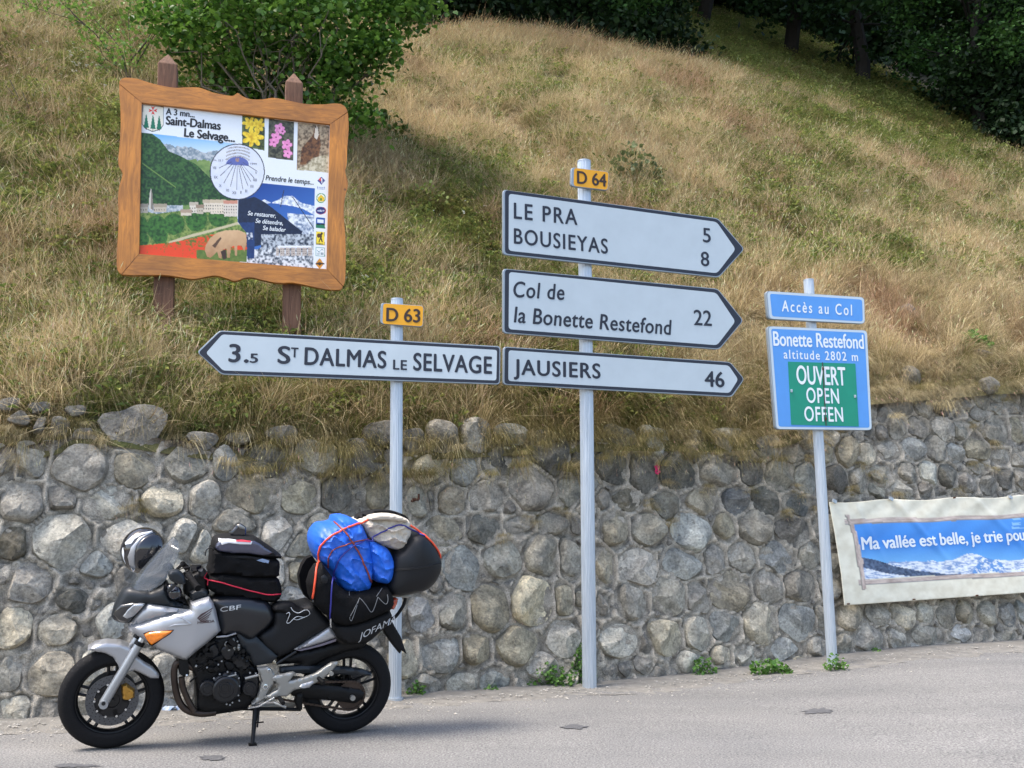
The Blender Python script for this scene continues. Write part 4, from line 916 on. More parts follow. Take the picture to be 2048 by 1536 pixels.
# the printed poster
PW, PH = 400, 300
u, v = np.meshgrid(np.linspace(0, 1, PW), np.linspace(0, 1, PH), indexing='xy')
cr = [Vector(on_plane(*p, BP, BN)) for p in (iTL, iTR, iBR, iBL)]
g3 = [np.array(c - BP) for c in cr]
def bil(a, b_, c, d): return ((1-u)*(1-v))[..., None]*np.array(a) + (u*(1-v))[..., None]*np.array(b_) + (u*v)[..., None]*np.array(c) + ((1-u)*v)[..., None]*np.array(d)
P3 = bil(*g3) - np.array(BN)*.004
PX = bil(*[((p[0]-200)*2.954, (p[1]-80)*2.954) for p in (iTL, iTR, iBR, iBL)]); X, Y = PX[..., 0], PX[..., 1]
S = lambda *c: np.array(srgb(*c))
C = np.ones(X.shape+(3,))*S(226, 232, 236)
def put(m, col): C[m] = col[m] if getattr(col, 'ndim', 1) == 3 else col
def mixn(a, b_, k): k = np.clip(k, 0, 1)[..., None]; return a*(1-k)+b_*k
f1, f2, f3 = fbm(X/26, Y/26, 1, 4), fbm(X/12+Y/70, Y/12-X/90, 2, 4), fbm(X/55, Y/55, 3)
# valley photograph (left)
val = inpoly(X, Y, [(240,548),(830,618),(800,950),(800,1080),(860,1140),(855,1312),(225,1272)])
put(val, mixn(S(96, 170, 226), S(200, 222, 236), (Y-550)/120))
put(val & (Y > 600+((X-380)*.16)+40*fbm(X/40, Y*0, 5)) , mixn(S(120, 138, 150), S(190, 196, 200), (f2-.35)*3))
put(val & (Y > 690+40*f1) & (X > 480), mixn(S(96, 128, 70), S(134, 158, 92), (f1-.3)*2))
put(val & (Y < 980) & (Y > np.interp(X, [240,300,350,400,470,560,640,740,820], [545,552,590,660,690,740,820,880,960])), mixn(S(24, 56, 30), S(62, 104, 50), (f2-.32)*2.4))
put(val & (np.abs(Y-(740+(X-260)*.75)) < 4) & (X > 250) & (X < 440), mixn(S(96, 128, 60), S(110, 140, 70), f1))
put(val & (Y > np.interp(X, [230,330,480,620,800], [1010,1030,1010,1010,1050])), mixn(S(70, 104, 44), S(150, 166, 88), (f2-.3)*2))
put(val & (np.abs(Y-np.interp(X, [400,520,640,800], [1200,1160,1130,1085])) < 6+4*f1) & (X > 400), S(196, 186, 150))
for cx, cy, rx, ry in ((250,1110,30,60),(330,1110,55,70),(430,1090,60,60),(560,1060,60,70),(690,1050,60,55),(250,1180,35,40),(350,1165,40,45)):
    put(val & (((X-cx)/rx)**2+((Y-cy)/ry)**2 < .7+.7*f2), mixn(S(30, 70, 26), S(66, 118, 46), (f2-.3)*2.4))
put(val & (Y > np.interp(X, [230,400,650,860], [1215,1200,1150,1150])), mixn(S(96, 110, 40), S(222, 72, 34), (f2+ .25*np.clip((Y-1180)/80, 0, 1)*(X < 700)-.38)*5))
put(val & (Y > 1240) & (X > 560), mixn(S(70, 100, 36), S(110, 130, 60), f2))
for x0, y0, w, h, cc, rf in ((240,985,40,40,(176,168,150),(150,142,128)),(315,985,70,35,(190,180,160),(160,150,130)),(520,975,45,50,(214,206,190),(186,176,158)),(600,960,60,60,(210,200,180),(184,170,146)),(640,960,90,70,(220,208,188),(196,180,152)),(720,965,85,80,(214,204,190),(200,140,118)),(470,1018,60,22,(210,200,180),(170,150,130)),(560,990,40,40,(190,180,160),(150,130,110))):
    put(val & (X > x0) & (X < x0+w) & (Y > y0) & (Y < y0+h), S(*cc)); put(val & (X > x0-4) & (X < x0+w+4) & (Y > y0-14) & (Y < y0+6), S(*rf))
    put(val & (X > x0) & (X < x0+w) & (Y > y0+14) & (Y < y0+h-6) & (np.mod(X-x0, 14) < 5) & (np.mod(Y-y0, 18) < 8), S(96, 92, 84))
put(inpoly(X, Y, [(285,1000),(290,915),(299,880),(306,915),(310,1010)]), S(206, 200, 186)); put(inpoly(X, Y, [(298,1000),(299,885),(307,915),(311,1010)]), S(130, 124, 112))
horse = inpoly(X, Y, [(612,1215),(640,1170),(680,1140),(730,1126),(800,1124),(845,1140),(856,1175),(850,1215),(840,1250),(825,1215),(798,1215),(797,1275),(785,1272),(780,1215),(760,1225),(755,1285),(740,1285),(735,1230),(712,1240),(705,1290),(690,1285),(680,1250),(660,1270),(640,1285),(622,1280),(608,1245)])
put(horse, mixn(S(166, 124, 86), S(212, 176, 134), .3+f1*.5+(1200-Y)/200))
put(inpoly(X, Y, [(650,1215),(700,1165),(706,1172),(668,1230)]), S(90, 66, 48)); put(inpoly(X, Y, [(700,1250),(730,1235),(736,1290),(715,1296)]), S(60, 44, 34))
# three flower / animal pictures
a = inpoly(X, Y, [(828,440),(962,458),(960,655),(826,628)]); put(a, mixn(S(40, 52, 30), S(96, 110, 60), (f2-.3)*2.5))
for cx, cy, R_, k in ((890,575,68,7),(870,490,45,6),(925,500,48,6)):
    th = np.arctan2(Y-cy, X-cx); r_ = np.hypot(X-cx, (Y-cy)*1.15); put(a & (r_ < R_*(.45+.55*np.abs(np.cos(th*k/2)))), mixn(S(196, 150, 16), S(244, 214, 60), (f2-.3)*2+r_/R_*.5))
a = inpoly(X, Y, [(985,462),(1140,482),(1134,715),(980,696)]); put(a, mixn(S(44, 46, 38), S(100, 100, 80), (f2-.3)*2.5))
for cx, cy, R_ in ((1050,520,32),(1030,575,34),(1015,605,30),(1095,620,34),(1100,672,30),(1068,540,20)):
    th = np.arctan2(Y-cy, X-cx); r_ = np.hypot(X-cx, Y-cy); put(a & (r_ < R_*(.6+.4*np.abs(np.cos(th*2.5)))), mixn(S(206, 96, 160), S(240, 160, 206), f2*1.3)); put(a & (r_ < 5), S(120, 40, 90))
a = inpoly(X, Y, [(1160,484),(1356,508),(1350,790),(1154,770)]); put(a, mixn(S(96, 80, 60), S(178, 158, 128), (f2-.3)*2.6))
put(a & inpoly(X, Y, [(1175,740),(1185,640),(1230,590),(1255,560),(1262,520),(1285,515),(1295,560),(1303,620),(1290,690),(1250,700),(1205,740)]), mixn(S(70, 44, 24), S(128, 86, 50), (f2-.3)*2.5))
put(a & inpoly(X, Y, [(1263,575),(1266,520),(1274,500),(1284,520),(1290,560),(1278,590)]), S(220, 206, 186)); put(a & inpoly(X, Y, [(1268,520),(1272,495),(1276,522)]), S(50, 36, 28))
put(a & (Y > np.interp(X, [1155,1210,1260,1350], [765,745,700,676])), mixn(S(150, 140, 110), S(214, 204, 176), (f2-.3)*2.5))
# winter photograph (right)
a = inpoly(X, Y, [(925,846),(1265,880),(1255,1348),(858,1316),(852,1140),(802,1080),(803,950)])
put(a, mixn(S(22, 62, 140), S(60, 110, 186), (Y-850)/330+ (X-900)/900))
put(a & (Y > np.interp(X, [930,960,1000,1040,1080,1130,1180,1265], [960,945,965,950,925,925,965,985])) & (Y < np.interp(X, [930,1000,1060,1130,1190,1265], [980,965,975,985,1000,1040])), mixn(S(140, 160, 190), S(236, 240, 244), (f2-.25)*2.4))
put(a & (Y > 1030+.1*(X-1150)) & (X > 1100), mixn(S(110, 130, 160), S(226, 232, 238), (f2-.3)*2.8))
put(a & inpoly(X, Y, [(803,950),(900,930),(960,960),(1040,1020),(1130,1090),(1190,1135),(1180,1170),(1000,1200),(860,1230),(803,1080)]), mixn(S(14, 24, 48), S(30, 46, 76), f2))
put(a & (Y > 1150) & (X > 940), mixn(S(50, 60, 76), S(190, 198, 206), (f2-.34)*3.4)); put(a & (Y > 1235+40*(f1-.5)), mixn(S(70, 80, 92), S(222, 226, 230), (f2-.32)*3.4))
put(a & (X < 900) & (Y < 1290) & (Y > 1080), mixn(S(18, 40, 90), S(40, 70, 120), f2)); put(a & (X < 890) & (Y > 1140) & (Y < 1180), mixn(S(30,50,90), S(200,206,214), (f2-.4)*4))
put(a & (Y > 1225) & (Y < 1275) & (X > 1030) & (X < 1250) & (np.mod(X, 34) < 26), mixn(S(206, 196, 184), S(176, 160, 150), f1)); put(a & (Y > 1235) & (Y < 1268) & (X > 1030) & (X < 1250) & (np.mod(X, 9) < 3) & (np.mod(Y, 12) < 6), S(90, 80, 76))
put(a & (Y > 1216) & (Y < 1228) & (X > 1040) & (X < 1245), S(232, 234, 238))
put(a & (np.abs(X-(1150+(Y-960)*.7)) < 3) & (Y > 930) & (Y < 1120), S(40, 40, 50)); put(a & (np.abs(X-(1075-(Y-900)*.2)) < 2.5) & (Y > 890) & (Y < 990), S(50, 50, 60))
# coat of arms
a = inpoly(X, Y, [(250,380),(372,392),(370,505),(350,532),(308,545),(265,526),(247,500)]); put(a, S(60, 60, 56)); a = inpoly(X, Y, [(254,384),(368,395),(366,503),(347,528),(308,540),(268,523),(251,498)]); put(a, S(226, 224, 208))
for cx, cy in ((272,440),(310,445),(345,448)): put(inpoly(X, Y, [(cx-15,cy+80),(cx-2,cy),(cx+2,cy),(cx+15,cy+82)]), S(22, 112, 84)); put(inpoly(X, Y, [(cx-2,cy+80),(cx-2,cy+92),(cx+2,cy+92),(cx+2,cy+80)]), S(70, 54, 40))
for dx, dy in ((1,0),(-1,0),(0,1),(0,-1)): 
    cx, cy = 310, 416; w = 10; put(inpoly(X, Y, [(cx, cy), (cx+dx*25+dy*11, cy+dy*25+dx*11), (cx+dx*20, cy+dy*20), (cx+dx*25-dy*11, cy+dy*25-dx*11)]), S(214, 40, 34))
# sundial
rr = np.hypot((X-799)/163, (Y-781)/167); put(rr < 1.0, S(40, 44, 60)); put(rr < .965, mixn(S(204, 212, 228), S(222, 226, 234), f1))
put((((X-799)/68)**2+((Y-740)/48)**2 < 1) & (Y < 742-(X-799)*-.06), S(92, 104, 168))
for ex, ey in ((690,760),(698,806),(718,850),(757,872),(795,888),(832,888),(862,866),(880,842),(898,820),(915,778)):
    dx, dy = ex-799, ey-705; L2 = math.hypot(dx, dy); t_ = ((X-799)*dx+(Y-705)*dy)/L2; ds = np.abs((X-799)*dy-(Y-705)*dx)/L2; put((ds < 1.7) & (t_ > 38) & (t_ < L2), S(60, 62, 76))
for k in range(4):
    th = np.degrees(np.arctan2(Y-800, X-799)); put((np.abs(np.hypot(X-799, Y-800)-(112+k*18)*1.0) < 4.5) & (th > -128+k*6) & (th < -50-k*5) & (np.mod(th*(1.9), 5) < 3.1) & (Y > 628), S(132, 124, 118))
put((np.hypot(X-799, Y-710) < 13) & (np.mod(np.degrees(np.arctan2(Y-710, X-799)), 45) < 18), S(196, 150, 60))
# column of small emblems
def blk(cx, cy, w, h, col): m_ = (np.abs(X-cx) < w/2) & (np.abs(Y-cy-(X-cx)*.08) < h/2); put(m_, S(*col)); return m_
put((np.abs(X-1306)/24+np.abs(Y-835)/24 < 1), S(70, 70, 130)); put((np.abs(X-1300)/12+np.abs(Y-828)/12 < 1), S(206, 60, 54)); put((np.abs(X-1308) < 3) & (np.abs(Y-835) < 14), S(230, 230, 236))
m_ = blk(1305, 878, 52, 18, (226, 232, 238)); put(m_ & (np.mod(X, 7) < 4) & (np.mod(Y, 9) < 5.5), S(70, 96, 160))
r_ = np.hypot(X-1304, Y-938); put(r_ < 29, S(44, 132, 66)); put(r_ < 24, S(230, 236, 220)); put(inpoly(X, Y, [(1283,935),(1304,918),(1326,937),(1322,958),(1288,958)]), S(226, 190, 40)); put((np.abs(X-1304) < 6) & (np.abs(Y-945) < 7), S(60, 130, 60))
put(((X-1303)/32)**2+((Y-1012)/23)**2 < 1, S(196, 60, 70)); put(((X-1302)/30)**2+((Y-1012)/21)**2 < 1, S(30, 44, 110)); put((((X-1303)/22)**2+((Y-1013)/6)**2 < 1) & (np.mod(X, 8) < 5), S(216, 220, 232))
blk(1301, 1085, 56, 62, (30, 80, 160)); blk(1301, 1103, 56, 24, (36, 120, 84)); blk(1301, 1074, 40, 20, (220, 228, 236)); put((np.abs(X-1301) < 26) & (np.abs(Y-1093) < 4), S(30, 40, 46))
blk(1300, 1174, 54, 78, (70, 66, 40)); blk(1300, 1174, 50, 74, (238, 214, 60)); put(inpoly(X, Y, [(1284,1150),(1300,1146),(1312,1150),(1308,1172),(1316,1198),(1310,1198),(1302,1180),(1294,1198),(1288,1196),(1298,1172)]), S(36, 30, 26)); put(np.hypot(X-1309, Y-1145) < 6, S(36, 30, 26)); put(np.hypot(X-1291, Y-1158) < 13, S(90, 60, 36)); 
m_ = blk(1298, 1206, 44, 7, (238, 214, 60)); put(m_ & (np.mod(X, 6) < 3.4), S(60, 56, 36))
blk(1300, 1254, 56, 52, (40, 140, 130)); blk(1300, 1254, 50, 46, (228, 234, 236)); put((np.abs(X-1300) < 20) & (np.abs(Y-1264) < 7) & (np.mod(X, 9) < 4), S(70, 110, 120)); put((np.abs(Y-(1246+6*np.sin(X/6))) < 2) & (np.abs(X-1300) < 20), S(70, 130, 140))
put(np.abs(X-1296)/24+np.abs(Y-1322)/30 < 1.1, S(206, 140, 40)); put((np.abs(X-1300) < 26) & (np.abs(Y-1322) < 4), S(40, 36, 34)); put((np.hypot(X-1296, Y-1322) < 10), S(60, 44, 30))
C = C*(.985+.03*vnoise(X/3, Y/3, 9)[..., None])
I, J = np.meshgrid(np.arange(PH-1), np.arange(PW-1), indexing='ij'); Q = np.stack([I*PW+J, (I+1)*PW+J, (I+1)*PW+J+1, I*PW+J+1], -1).reshape(-1, 4)
M_print = attr_mat("glossy_print", .4, spec=.4)
fast_mesh("poster", P3.reshape(-1, 3), Q, M_print, board, smooth=False, cols=C.reshape(-1, 3))
M_ink = mat("print_black", srgb(26, 26, 30), .45); M_inkw = mat("print_white", srgb(226, 232, 236), .45)
PP = BP - BN*.004
def LB(s, a, b_, cap, m_, **kw): return lettering(s, a, b_, cap, PP, BN, m_, board, lift=.0015, **kw)
LB("A 3 mn...", (332,228.6), (389,235), 12, M_ink, bold=.04); LB("Saint-Dalmas", (332,248.6), (440.5,259.6), 16.5, M_ink, bold=.045); LB("Le Selvage...", (368.6,273), (469,284), 16.5, M_ink, bold=.045)
LB("Prendre le temps...", (531,360.3), (627,369.4), 10, M_ink, bold=.02, shear=.2)
LB("Se restaurer,", (495.5,430.4), (551.4,435.5), 8.6, M_inkw, bold=.02, shear=.2); LB("Se détendre,", (511,445.6), (565.6,450.5), 8.6, M_inkw, bold=.02, shear=.2); LB("Se balader", (525.7,459.8), (571.4,464), 8.6, M_inkw, bold=.02, shear=.2)
M_ink2 = mat("print_grey", srgb(66, 68, 84), .45)
for tx, x, y, w in (("VIII",675,762,20),("IX",685,818,20),("X",710,868,14),("XI",752,895,18),("XII",792,910,22),("I",832,908,5),("II",863,900,11),("III",897,872,16),("IIII",915,834,20),("V",922,792,14)):
    a = c1(x-w/2, y); b_ = c1(x+w/2, y+w*.08); LB(tx, a, b_, 5.6, M_ink2, bold=.0)
LB("Dc. 22 7", c1(670, 714), c1(728, 718), 3.6, M_ink2); LB("1999", c1(888, 736), c1(926, 738), 3.6, M_ink2)

# ================================================================== BANNER ON THE WALL
BD = .16; P0 = WO + WNN*BD
bTL, bTR, bBR, bBL = (1658, 1004), (2300, 984), (2330, 1166), (1688, 1211)
NU, NV = 330, 110
u, v = np.meshgrid(np.linspace(0, 1, NU), np.linspace(0, 1, NV), indexing='xy')
ban = empty("banner", on_plane(1672, 1100, P0, WNN), "cream and blue banner lettered Ma vallée est belle, fixed on the wall", "banner")
g3 = [np.array(on_plane(*p, P0, WNN) - ban.location) for p in (bTL, bTR, bBR, bBL)]
PX = bil(*[((p[0]-1640)*4.267, (p[1]-980)*4.267) for p in (bTL, bTR, bBR, bBL)]); X, Y = PX[..., 0], PX[..., 1]
P3 = bil(*g3)
# slack edges between the fixings and folds running down from them
edge = (.012*np.sin(u*31)*(1-v)**3)[..., None]*np.array(-WUP)
inw = np.interp(v, [0, .04, .3, .7, .95, 1], [.0, .0, .010, .014, .004, 0])*(1-u)**30
P3 = P3 + (inw[..., None])*np.array(WU)*1.5 + edge
fold = .005*np.sin((u*60+v*22)+3*fbm(u*9, v*3, 6))*np.exp(-v*2.2) + .022*np.exp(-((u-.17-.20*v)/.012)**2)*(v < .75)*(1-v) + .02*np.exp(-((u-.06-.10*v)/.010)**2)*(1-v) + .018*np.exp(-((u-.40-.24*v)/.014)**2)*(1-v) + .02*(fbm(u*5, v*2, 8)-.5)
fold = fold*np.minimum(1, (u*14+.1))
P3 = P3 + fold[..., None]*np.array(WNN)
f1, f2 = fbm(X/50, Y/50, 1), fbm(X/14, Y/14, 2)
C = mixn(S(214, 208, 186), S(232, 228, 208), (f1-.3)*2)*(1-.10*np.clip((Y-700)/260, 0, 1)*f2)[..., None]
pic = inpoly(X, Y, [(258,282),(3000,190),(3040,640),(345,765),(318,620)])
skyc = mixn(S(74, 146, 222), S(54, 130, 212), (Y-260)/160); skyc = mixn(skyc, S(110, 176, 230), (Y-470)/160); put(pic, skyc)
put(pic & (X > 1500) & (Y < 350) & (fbm(X/90, Y/16, 33, 2) > .56), S(140, 190, 232))
ridgeY = 625 - .015*(X-500) - 60*np.exp(-((X-1170)/130)**2) - 22*(fbm(X/60, X*0, 12)-.5) - 60*np.exp(-((X-1900)/190)**2) - 70*np.exp(-((X-2500)/200)**2)
put(pic & (Y > ridgeY), mixn(S(120, 150, 196), S(230, 236, 240), (fbm(X/26, Y/9, 14)-.30)*3.6))
put(pic & (Y > ridgeY) & (np.abs(X-1300+.4*(Y-700)) < 90+60*f1) & (f2 < .5), S(96, 146, 206))
put(pic & (Y > np.interp(X, [320,420,560,740,960], [580,605,660,700,728])) & (Y < np.interp(X, [320,500,700,960], [665,720,748,738])), mixn(S(40, 56, 84), S(96, 116, 146), (f2-.3)*2.2))
def woodbar(P, seed):
    put(inpoly(X, Y, P), mixn(S(168, 148, 138), S(212, 196, 184), (fbm(X/60 if seed else X/8, Y/5 if seed else Y/60, 20+seed)-.25)*2))
for P in ([(185,250),(1000,236),(3000,150),(3000,176),(1000,268),(190,290)], [(296,775),(1000,738),(3040,640),(3040,672),(1000,768),(300,808)]):
    put(inpoly(X, Y, [(x+4, y+9) for x, y in P]), S(140, 136, 132)); woodbar(P, 1)
P = [(195,204),(222,205),(232,260),(262,300),(282,400),(326,600),(346,760),(358,850),(335,852),(318,760),(290,600),(258,400),(232,300)]; put(inpoly(X, Y, [(x-8, y+4) for x, y in P]), S(140, 134, 124)); woodbar(P, 0)
I, J = np.meshgrid(np.arange(NV-1), np.arange(NU-1), indexing='ij'); Q = np.stack([I*NU+J, (I+1)*NU+J, (I+1)*NU+J+1, I*NU+J+1], -1).reshape(-1, 4)
M_vinyl = attr_mat("banner_vinyl", .42, .15, 30, spec=.45)
bo = fast_mesh("sheet", P3.reshape(-1, 3), Q, M_vinyl, ban, smooth=True, cols=C.reshape(-1, 3))
sol = bo.modifiers.new("hem", 'SOLIDIFY'); sol.thickness = .0015; sol.offset = 0
P1 = P0 + WNN*.0
def Lban(s, a, b_, cap):
    o = lettering(s, a, b_, cap, P1, WNN, M_letw, ban, bold=.03, lift=.0)
    # drape the letters on the sheet's folds
    gu = np.array(WU); me = o.data
    base_d = 0.0; W0 = P3.reshape(-1, 3); ss_ = W0 @ np.array(WU); vv_ = W0 @ np.array(WUP); dd = W0 @ np.array(WNN)
    bm = bmesh.new(); bm.from_mesh(me); bmesh.ops.triangulate(bm, faces=bm.faces)
    [bmesh.ops.subdivide_edges(bm, edges=[e for e in bm.edges if e.calc_length() > .02], cuts=1, use_grid_fill=False) or bmesh.ops.triangulate(bm, faces=bm.faces) for _ in range(3)]
    for vt in bm.verts:
        a1, b1 = vt.co.dot(WU), vt.co.dot(WUP); k = np.argmin((ss_-a1)**2+(vv_-b1)**2)
        d = vt.co.dot(WNN); vt.co += WNN*(float(dd[k])+.006 - d + float(base_d))
    bm.to_mesh(me); bm.free(); return o
Lban("Ma vallée est belle, je trie pou", (1724, 1099.5), (2050, 1080), 24.5); Lban("r", (2053, 1080), (2061, 1079.6), 24.5)
for px, py, big in ((1666,1003,1),(1779,998,1),(1906,996,0),(2018,995,1),(1825,1199,0),(1951,1191,0),(1694,1208,0),(2150,990,1),(2100,1181,0),(2250,1172,0)):
    b = MB(); c = on_plane(px, py, P0, WNN) + WNN*.022 - ban.location
    if big: b.box(c, (.055, .02, .035), Matrix.Rotation(TH, 3, 'Z') @ Matrix.Rotation(.35, 3, 'Y')); b.build("clip", M_galv, ban, ang=40)
    else: b.disc(c, WNN, .008, .03, 10); b.build("screw", M_rust, ban, ang=40)

# ================================================================== SHRUBS, TREES, FLOWERS, WEEDS
M_leaf = leafmat("shrub_leaves", .45, .35, False, .5); M_leafd = leafmat("wood_leaves", .6, .2, False, .25)
M_bark = mat("grey_bark", srgb(104, 96, 84), .9, var=.35, scale=14, bump=.8, bscale=30)
M_twig = mat("dark_twig", srgb(74, 66, 56), .9, var=.3, scale=14)
M_wood_dark = mat("forest_bark", srgb(34, 31, 26), .95, var=.3, scale=8, bump=.8, bscale=20)
def leaves(P, size, cols, seed, droop=.4, up=.9):
    """many small folded leaves around points P (n,3)"""
    r = np.random.RandomState(seed); n = len(P); P = np.asarray(P)
    nrm = r.normal(0, .55, (n, 3)); nrm[:, 2] += up; nrm /= np.linalg.norm(nrm, axis=1)[:, None]
    d = r.normal(0, 1, (n, 3)); d[:, 2] -= droop; d -= nrm*(d*nrm).sum(1)[:, None]; d /= np.linalg.norm(d, axis=1)[:, None]+1e-9
    sd = np.cross(nrm, d); L = (size*r.uniform(.6, 1.25, n))[:, None]; W = L*.42
    a = P; c = P + d*L; m1 = P + d*L*.30; m2 = P + d*L*.68
    fold = nrm*L*.10
    V = np.stack([a, m1+sd*W+fold, m2+sd*W*.8+fold, c-nrm*L*.08, m2-sd*W*.8+fold, m1-sd*W+fold, m1, m2], 1).reshape(-1, 3)
    b_ = (np.arange(n)*8)[:, None]
    Q = np.concatenate([b_+np.array([[0, 6, 1, 1]]), b_+np.array([[1, 6, 7, 2]]), b_+np.array([[2, 7, 3, 3]]), b_+np.array([[0, 5, 6, 6]]), b_+np.array([[5, 4, 7, 6]]), b_+np.array([[4, 3, 7, 7]])])
    T = []
    for q in ([0,6,1],[1,6,7],[1,7,2],[2,7,3],[0,5,6],[5,4,7],[5,7,6],[4,3,7]): T.append(b_+np.array([q]))
    Q = np.concatenate(T)
    c0, c1_ = np.array(cols[0]), np.array(cols[1]); k = r.uniform(0, 1, n)[:, None]; C = (c0*(1-k)+c1_*k)*r.uniform(.75, 1.2, n)[:, None]
    return V, Q, np.repeat(C, 8, 0)
def leaves_flat(P, size, cols, seed, up=.7):
    r = np.random.RandomState(seed); n = len(P); P = np.asarray(P)
    nrm = r.normal(0, .6, (n, 3)); nrm[:, 2] += up; nrm /= np.linalg.norm(nrm, axis=1)[:, None]
    d = r.normal(0, 1, (n, 3)); d -= nrm*(d*nrm).sum(1)[:, None]; d /= np.linalg.norm(d, axis=1)[:, None]+1e-9; sd = np.cross(nrm, d); L = (size*r.uniform(.6, 1.3, n))[:, None]
    V = np.stack([P, P+d*L*.5+sd*L*.36, P+d*L, P+d*L*.5-sd*L*.36], 1).reshape(-1, 3); b_ = (np.arange(n)*4)[:, None]
    Q = np.concatenate([b_+np.array([[0, 1, 2]]), b_+np.array([[0, 2, 3]])]); k = r.uniform(0, 1, n)[:, None]
    C = (np.array(cols[0])*(1-k)+np.array(cols[1])*k)*r.uniform(.75, 1.2, n)[:, None]; return V, Q, np.repeat(C, 4, 0)
def blob_points(blobs, n, seed, clump=.16, per=16, hollow=.0):
    """clumps of points filling ellipsoids [(centre, radii, weight)]"""
    r = np.random.RandomState(seed); w = np.array([b[2] for b in blobs], float); w /= w.sum(); out = []; cc = []
    for i in range(n//per):
        b = blobs[r.choice(len(blobs), p=w)]; v = r.normal(0, 1, 3); v /= np.linalg.norm(v); rr = (hollow+(1-hollow)*r.uniform())**(1/2.4)
        c = np.array(b[0])+v*rr*np.array(b[1]); cc.append(c)
        d = r.normal(0, 1, (per, 3))*clump*np.array([1, 1, .6]); out.append(c+d)
    return np.concatenate(out), np.array(cc)
def branch(b, p, q, r0, r1, seed, k=6, wob=.05):
    rr = random.Random(seed); P = []; 
    for i in range(k+1):
        f = i/k; c = Vector(p).lerp(Vector(q), f); L = (Vector(q)-Vector(p)).length
        c += Vector((rr.uniform(-1, 1), rr.uniform(-1, 1), rr.uniform(-1, 1)+.8*math.sin(f*math.pi)))*wob*L*(0 if i in (0, k) else 1); P.append(c)
    b.tube(P, [r0*(1-i/k)+r1*(i/k) for i in range(k+1)], 6); return P
# ---- big hazel-like shrub behind the notice board
hs = hill_hit(545, 335); base = hp(hs[0], hs[1]+.1, -.1); SY = base.y
def pb(px, py, rx, ry, w=1.0, dy=0.0, Y0=None):
    Y0 = Y0 or SY; c = at_y(px, py, Y0+dy); k = (Y0+dy)/F*1.02; return (tuple(c-base), (rx*k, max(rx*k*.7, .25), ry*k), w*rx*ry)
blobs = [pb(540,50,250,110), pb(340,30,80,70,.45,.1), pb(790,20,90,55,.8,.2), pb(770,90,50,40,.8,.1), pb(690,130,110,55,.9), pb(560,150,150,50,.7,.2), pb(700,215,60,35,.8,-.1), pb(650,250,70,30,.6,.1), pb(420,135,90,45,.45,.3), pb(480,-110,290,120,.8,.4),
         pb(750,-60,120,90,.8,.3), pb(640,190,60,30,.6,-.2), pb(500,230,120,60,.45,.5), pb(845,5,35,20,.9,.1), pb(745,255,22,14,.9,-.1)]
sh = empty("leafy_shrub", base, "big leafy green shrub growing behind the wooden notice board", "shrub")
Pl, cc = blob_points(blobs, 17500, 3, .14, 15)
V, Q, C = leaves(Pl, .092, (srgb(54, 92, 34), srgb(116, 156, 66)), 5)
fast_mesh("foliage", V, Q, M_leaf, sh, False, C)
b = MB(); rr = random.Random(8)
for i in range(20):
    c = cc[rr.randrange(len(cc))]; st = Vector((rr.uniform(-.45, .45), rr.uniform(-.2, .2), 0)); P = branch(b, st, c, .022, .006, i, 7, .06)
    for j in range(5):
        c2_ = min(cc[np.random.RandomState(i*9+j).choice(len(cc), 40)], key=lambda q: (Vector(q)-P[4]).length); branch(b, P[3+j % 3], c2_, .008, .003, i*31+j, 4, .05)
b.build("stems", M_bark, sh)
# ---- sparse young shrub at the far left, bare stems and few leaves
hs2 = hill_hit(258, 200); base2 = hp(hs2[0], hs2[1], -.05); Y2 = base2.y
sp_ = empty("sparse_shrub", base2, "thin half-bare shrub with grey stems left of the big leafy shrub", "shrub"); b = MB()
tips = []
for i, path in enumerate([[(256,168),(262,120),(257,40),(262,-30)], [(255,165),(215,100),(170,50),(90,22),(40,5)], [(256,160),(235,90),(190,40),(150,-20)], [(258,160),(290,100),(330,45),(380,20)], [(254,150),(205,110),(200,60)], [(170,50),(140,20),(120,-20)], [(262,120),(300,70),(310,10)], [(235,200),(222,150),(195,125)], [(330,45),(370,60),(400,40)]]):
    P = [at_y(x, y, Y2 + .1*math.sin(i*2+j)) - base2 for j, (x, y) in enumerate(path)]
    if i in (0, 1, 2, 3, 4): P = [Vector((0, 0, 0))] + P
    P = [Vector(p) for p in catmull([tuple(p) for p in P], 4, False)]; n = len(P); b.tube(P, [max(.004, .016*(1-k/n)) for k in range(n)], 6); tips += P[n//3:]
rr = random.Random(3)
for p in list(tips):
    if rr.random() < .5:
        q = p + Vector((rr.uniform(-.3, .3), rr.uniform(-.2, .2), rr.uniform(-.1, .3))); branch(b, p, q, .005, .002, rr.randrange(9999), 3, .1); tips.append(q)
b.build("stems", M_twig, sp_)
r = np.random.RandomState(2); T_ = np.array([tuple(p) for p in tips]); Pl = T_[r.choice(len(T_), 1300)] + r.normal(0, .09, (1300, 3)); Pl = Pl[(Pl[:, 2] > .55)]
V, Q, C = leaves(Pl, .06, (srgb(100, 140, 60), srgb(136, 168, 84)), 6); fast_mesh("foliage", V, Q, M_leaf, sp_, False, C)
# thin dead twig plant at far left
hs3 = hill_hit(50, 240); b3 = hp(hs3[0], hs3[1], -.02); tw = empty("bare_twig", b3, "small dead leafless twig standing in the grass at the left edge", "twig"); b = MB()
for path in ([(62,250),(40,205),(12,172)], [(52,228),(30,180),(20,160)], [(60,245),(58,215),(45,185)]):
    P = [at_y(x, y, b3.y)-b3 for x, y in path]; b.tube([Vector((0,0,0))]+P, .006, 5)
b.build("twig", M_twig, tw)
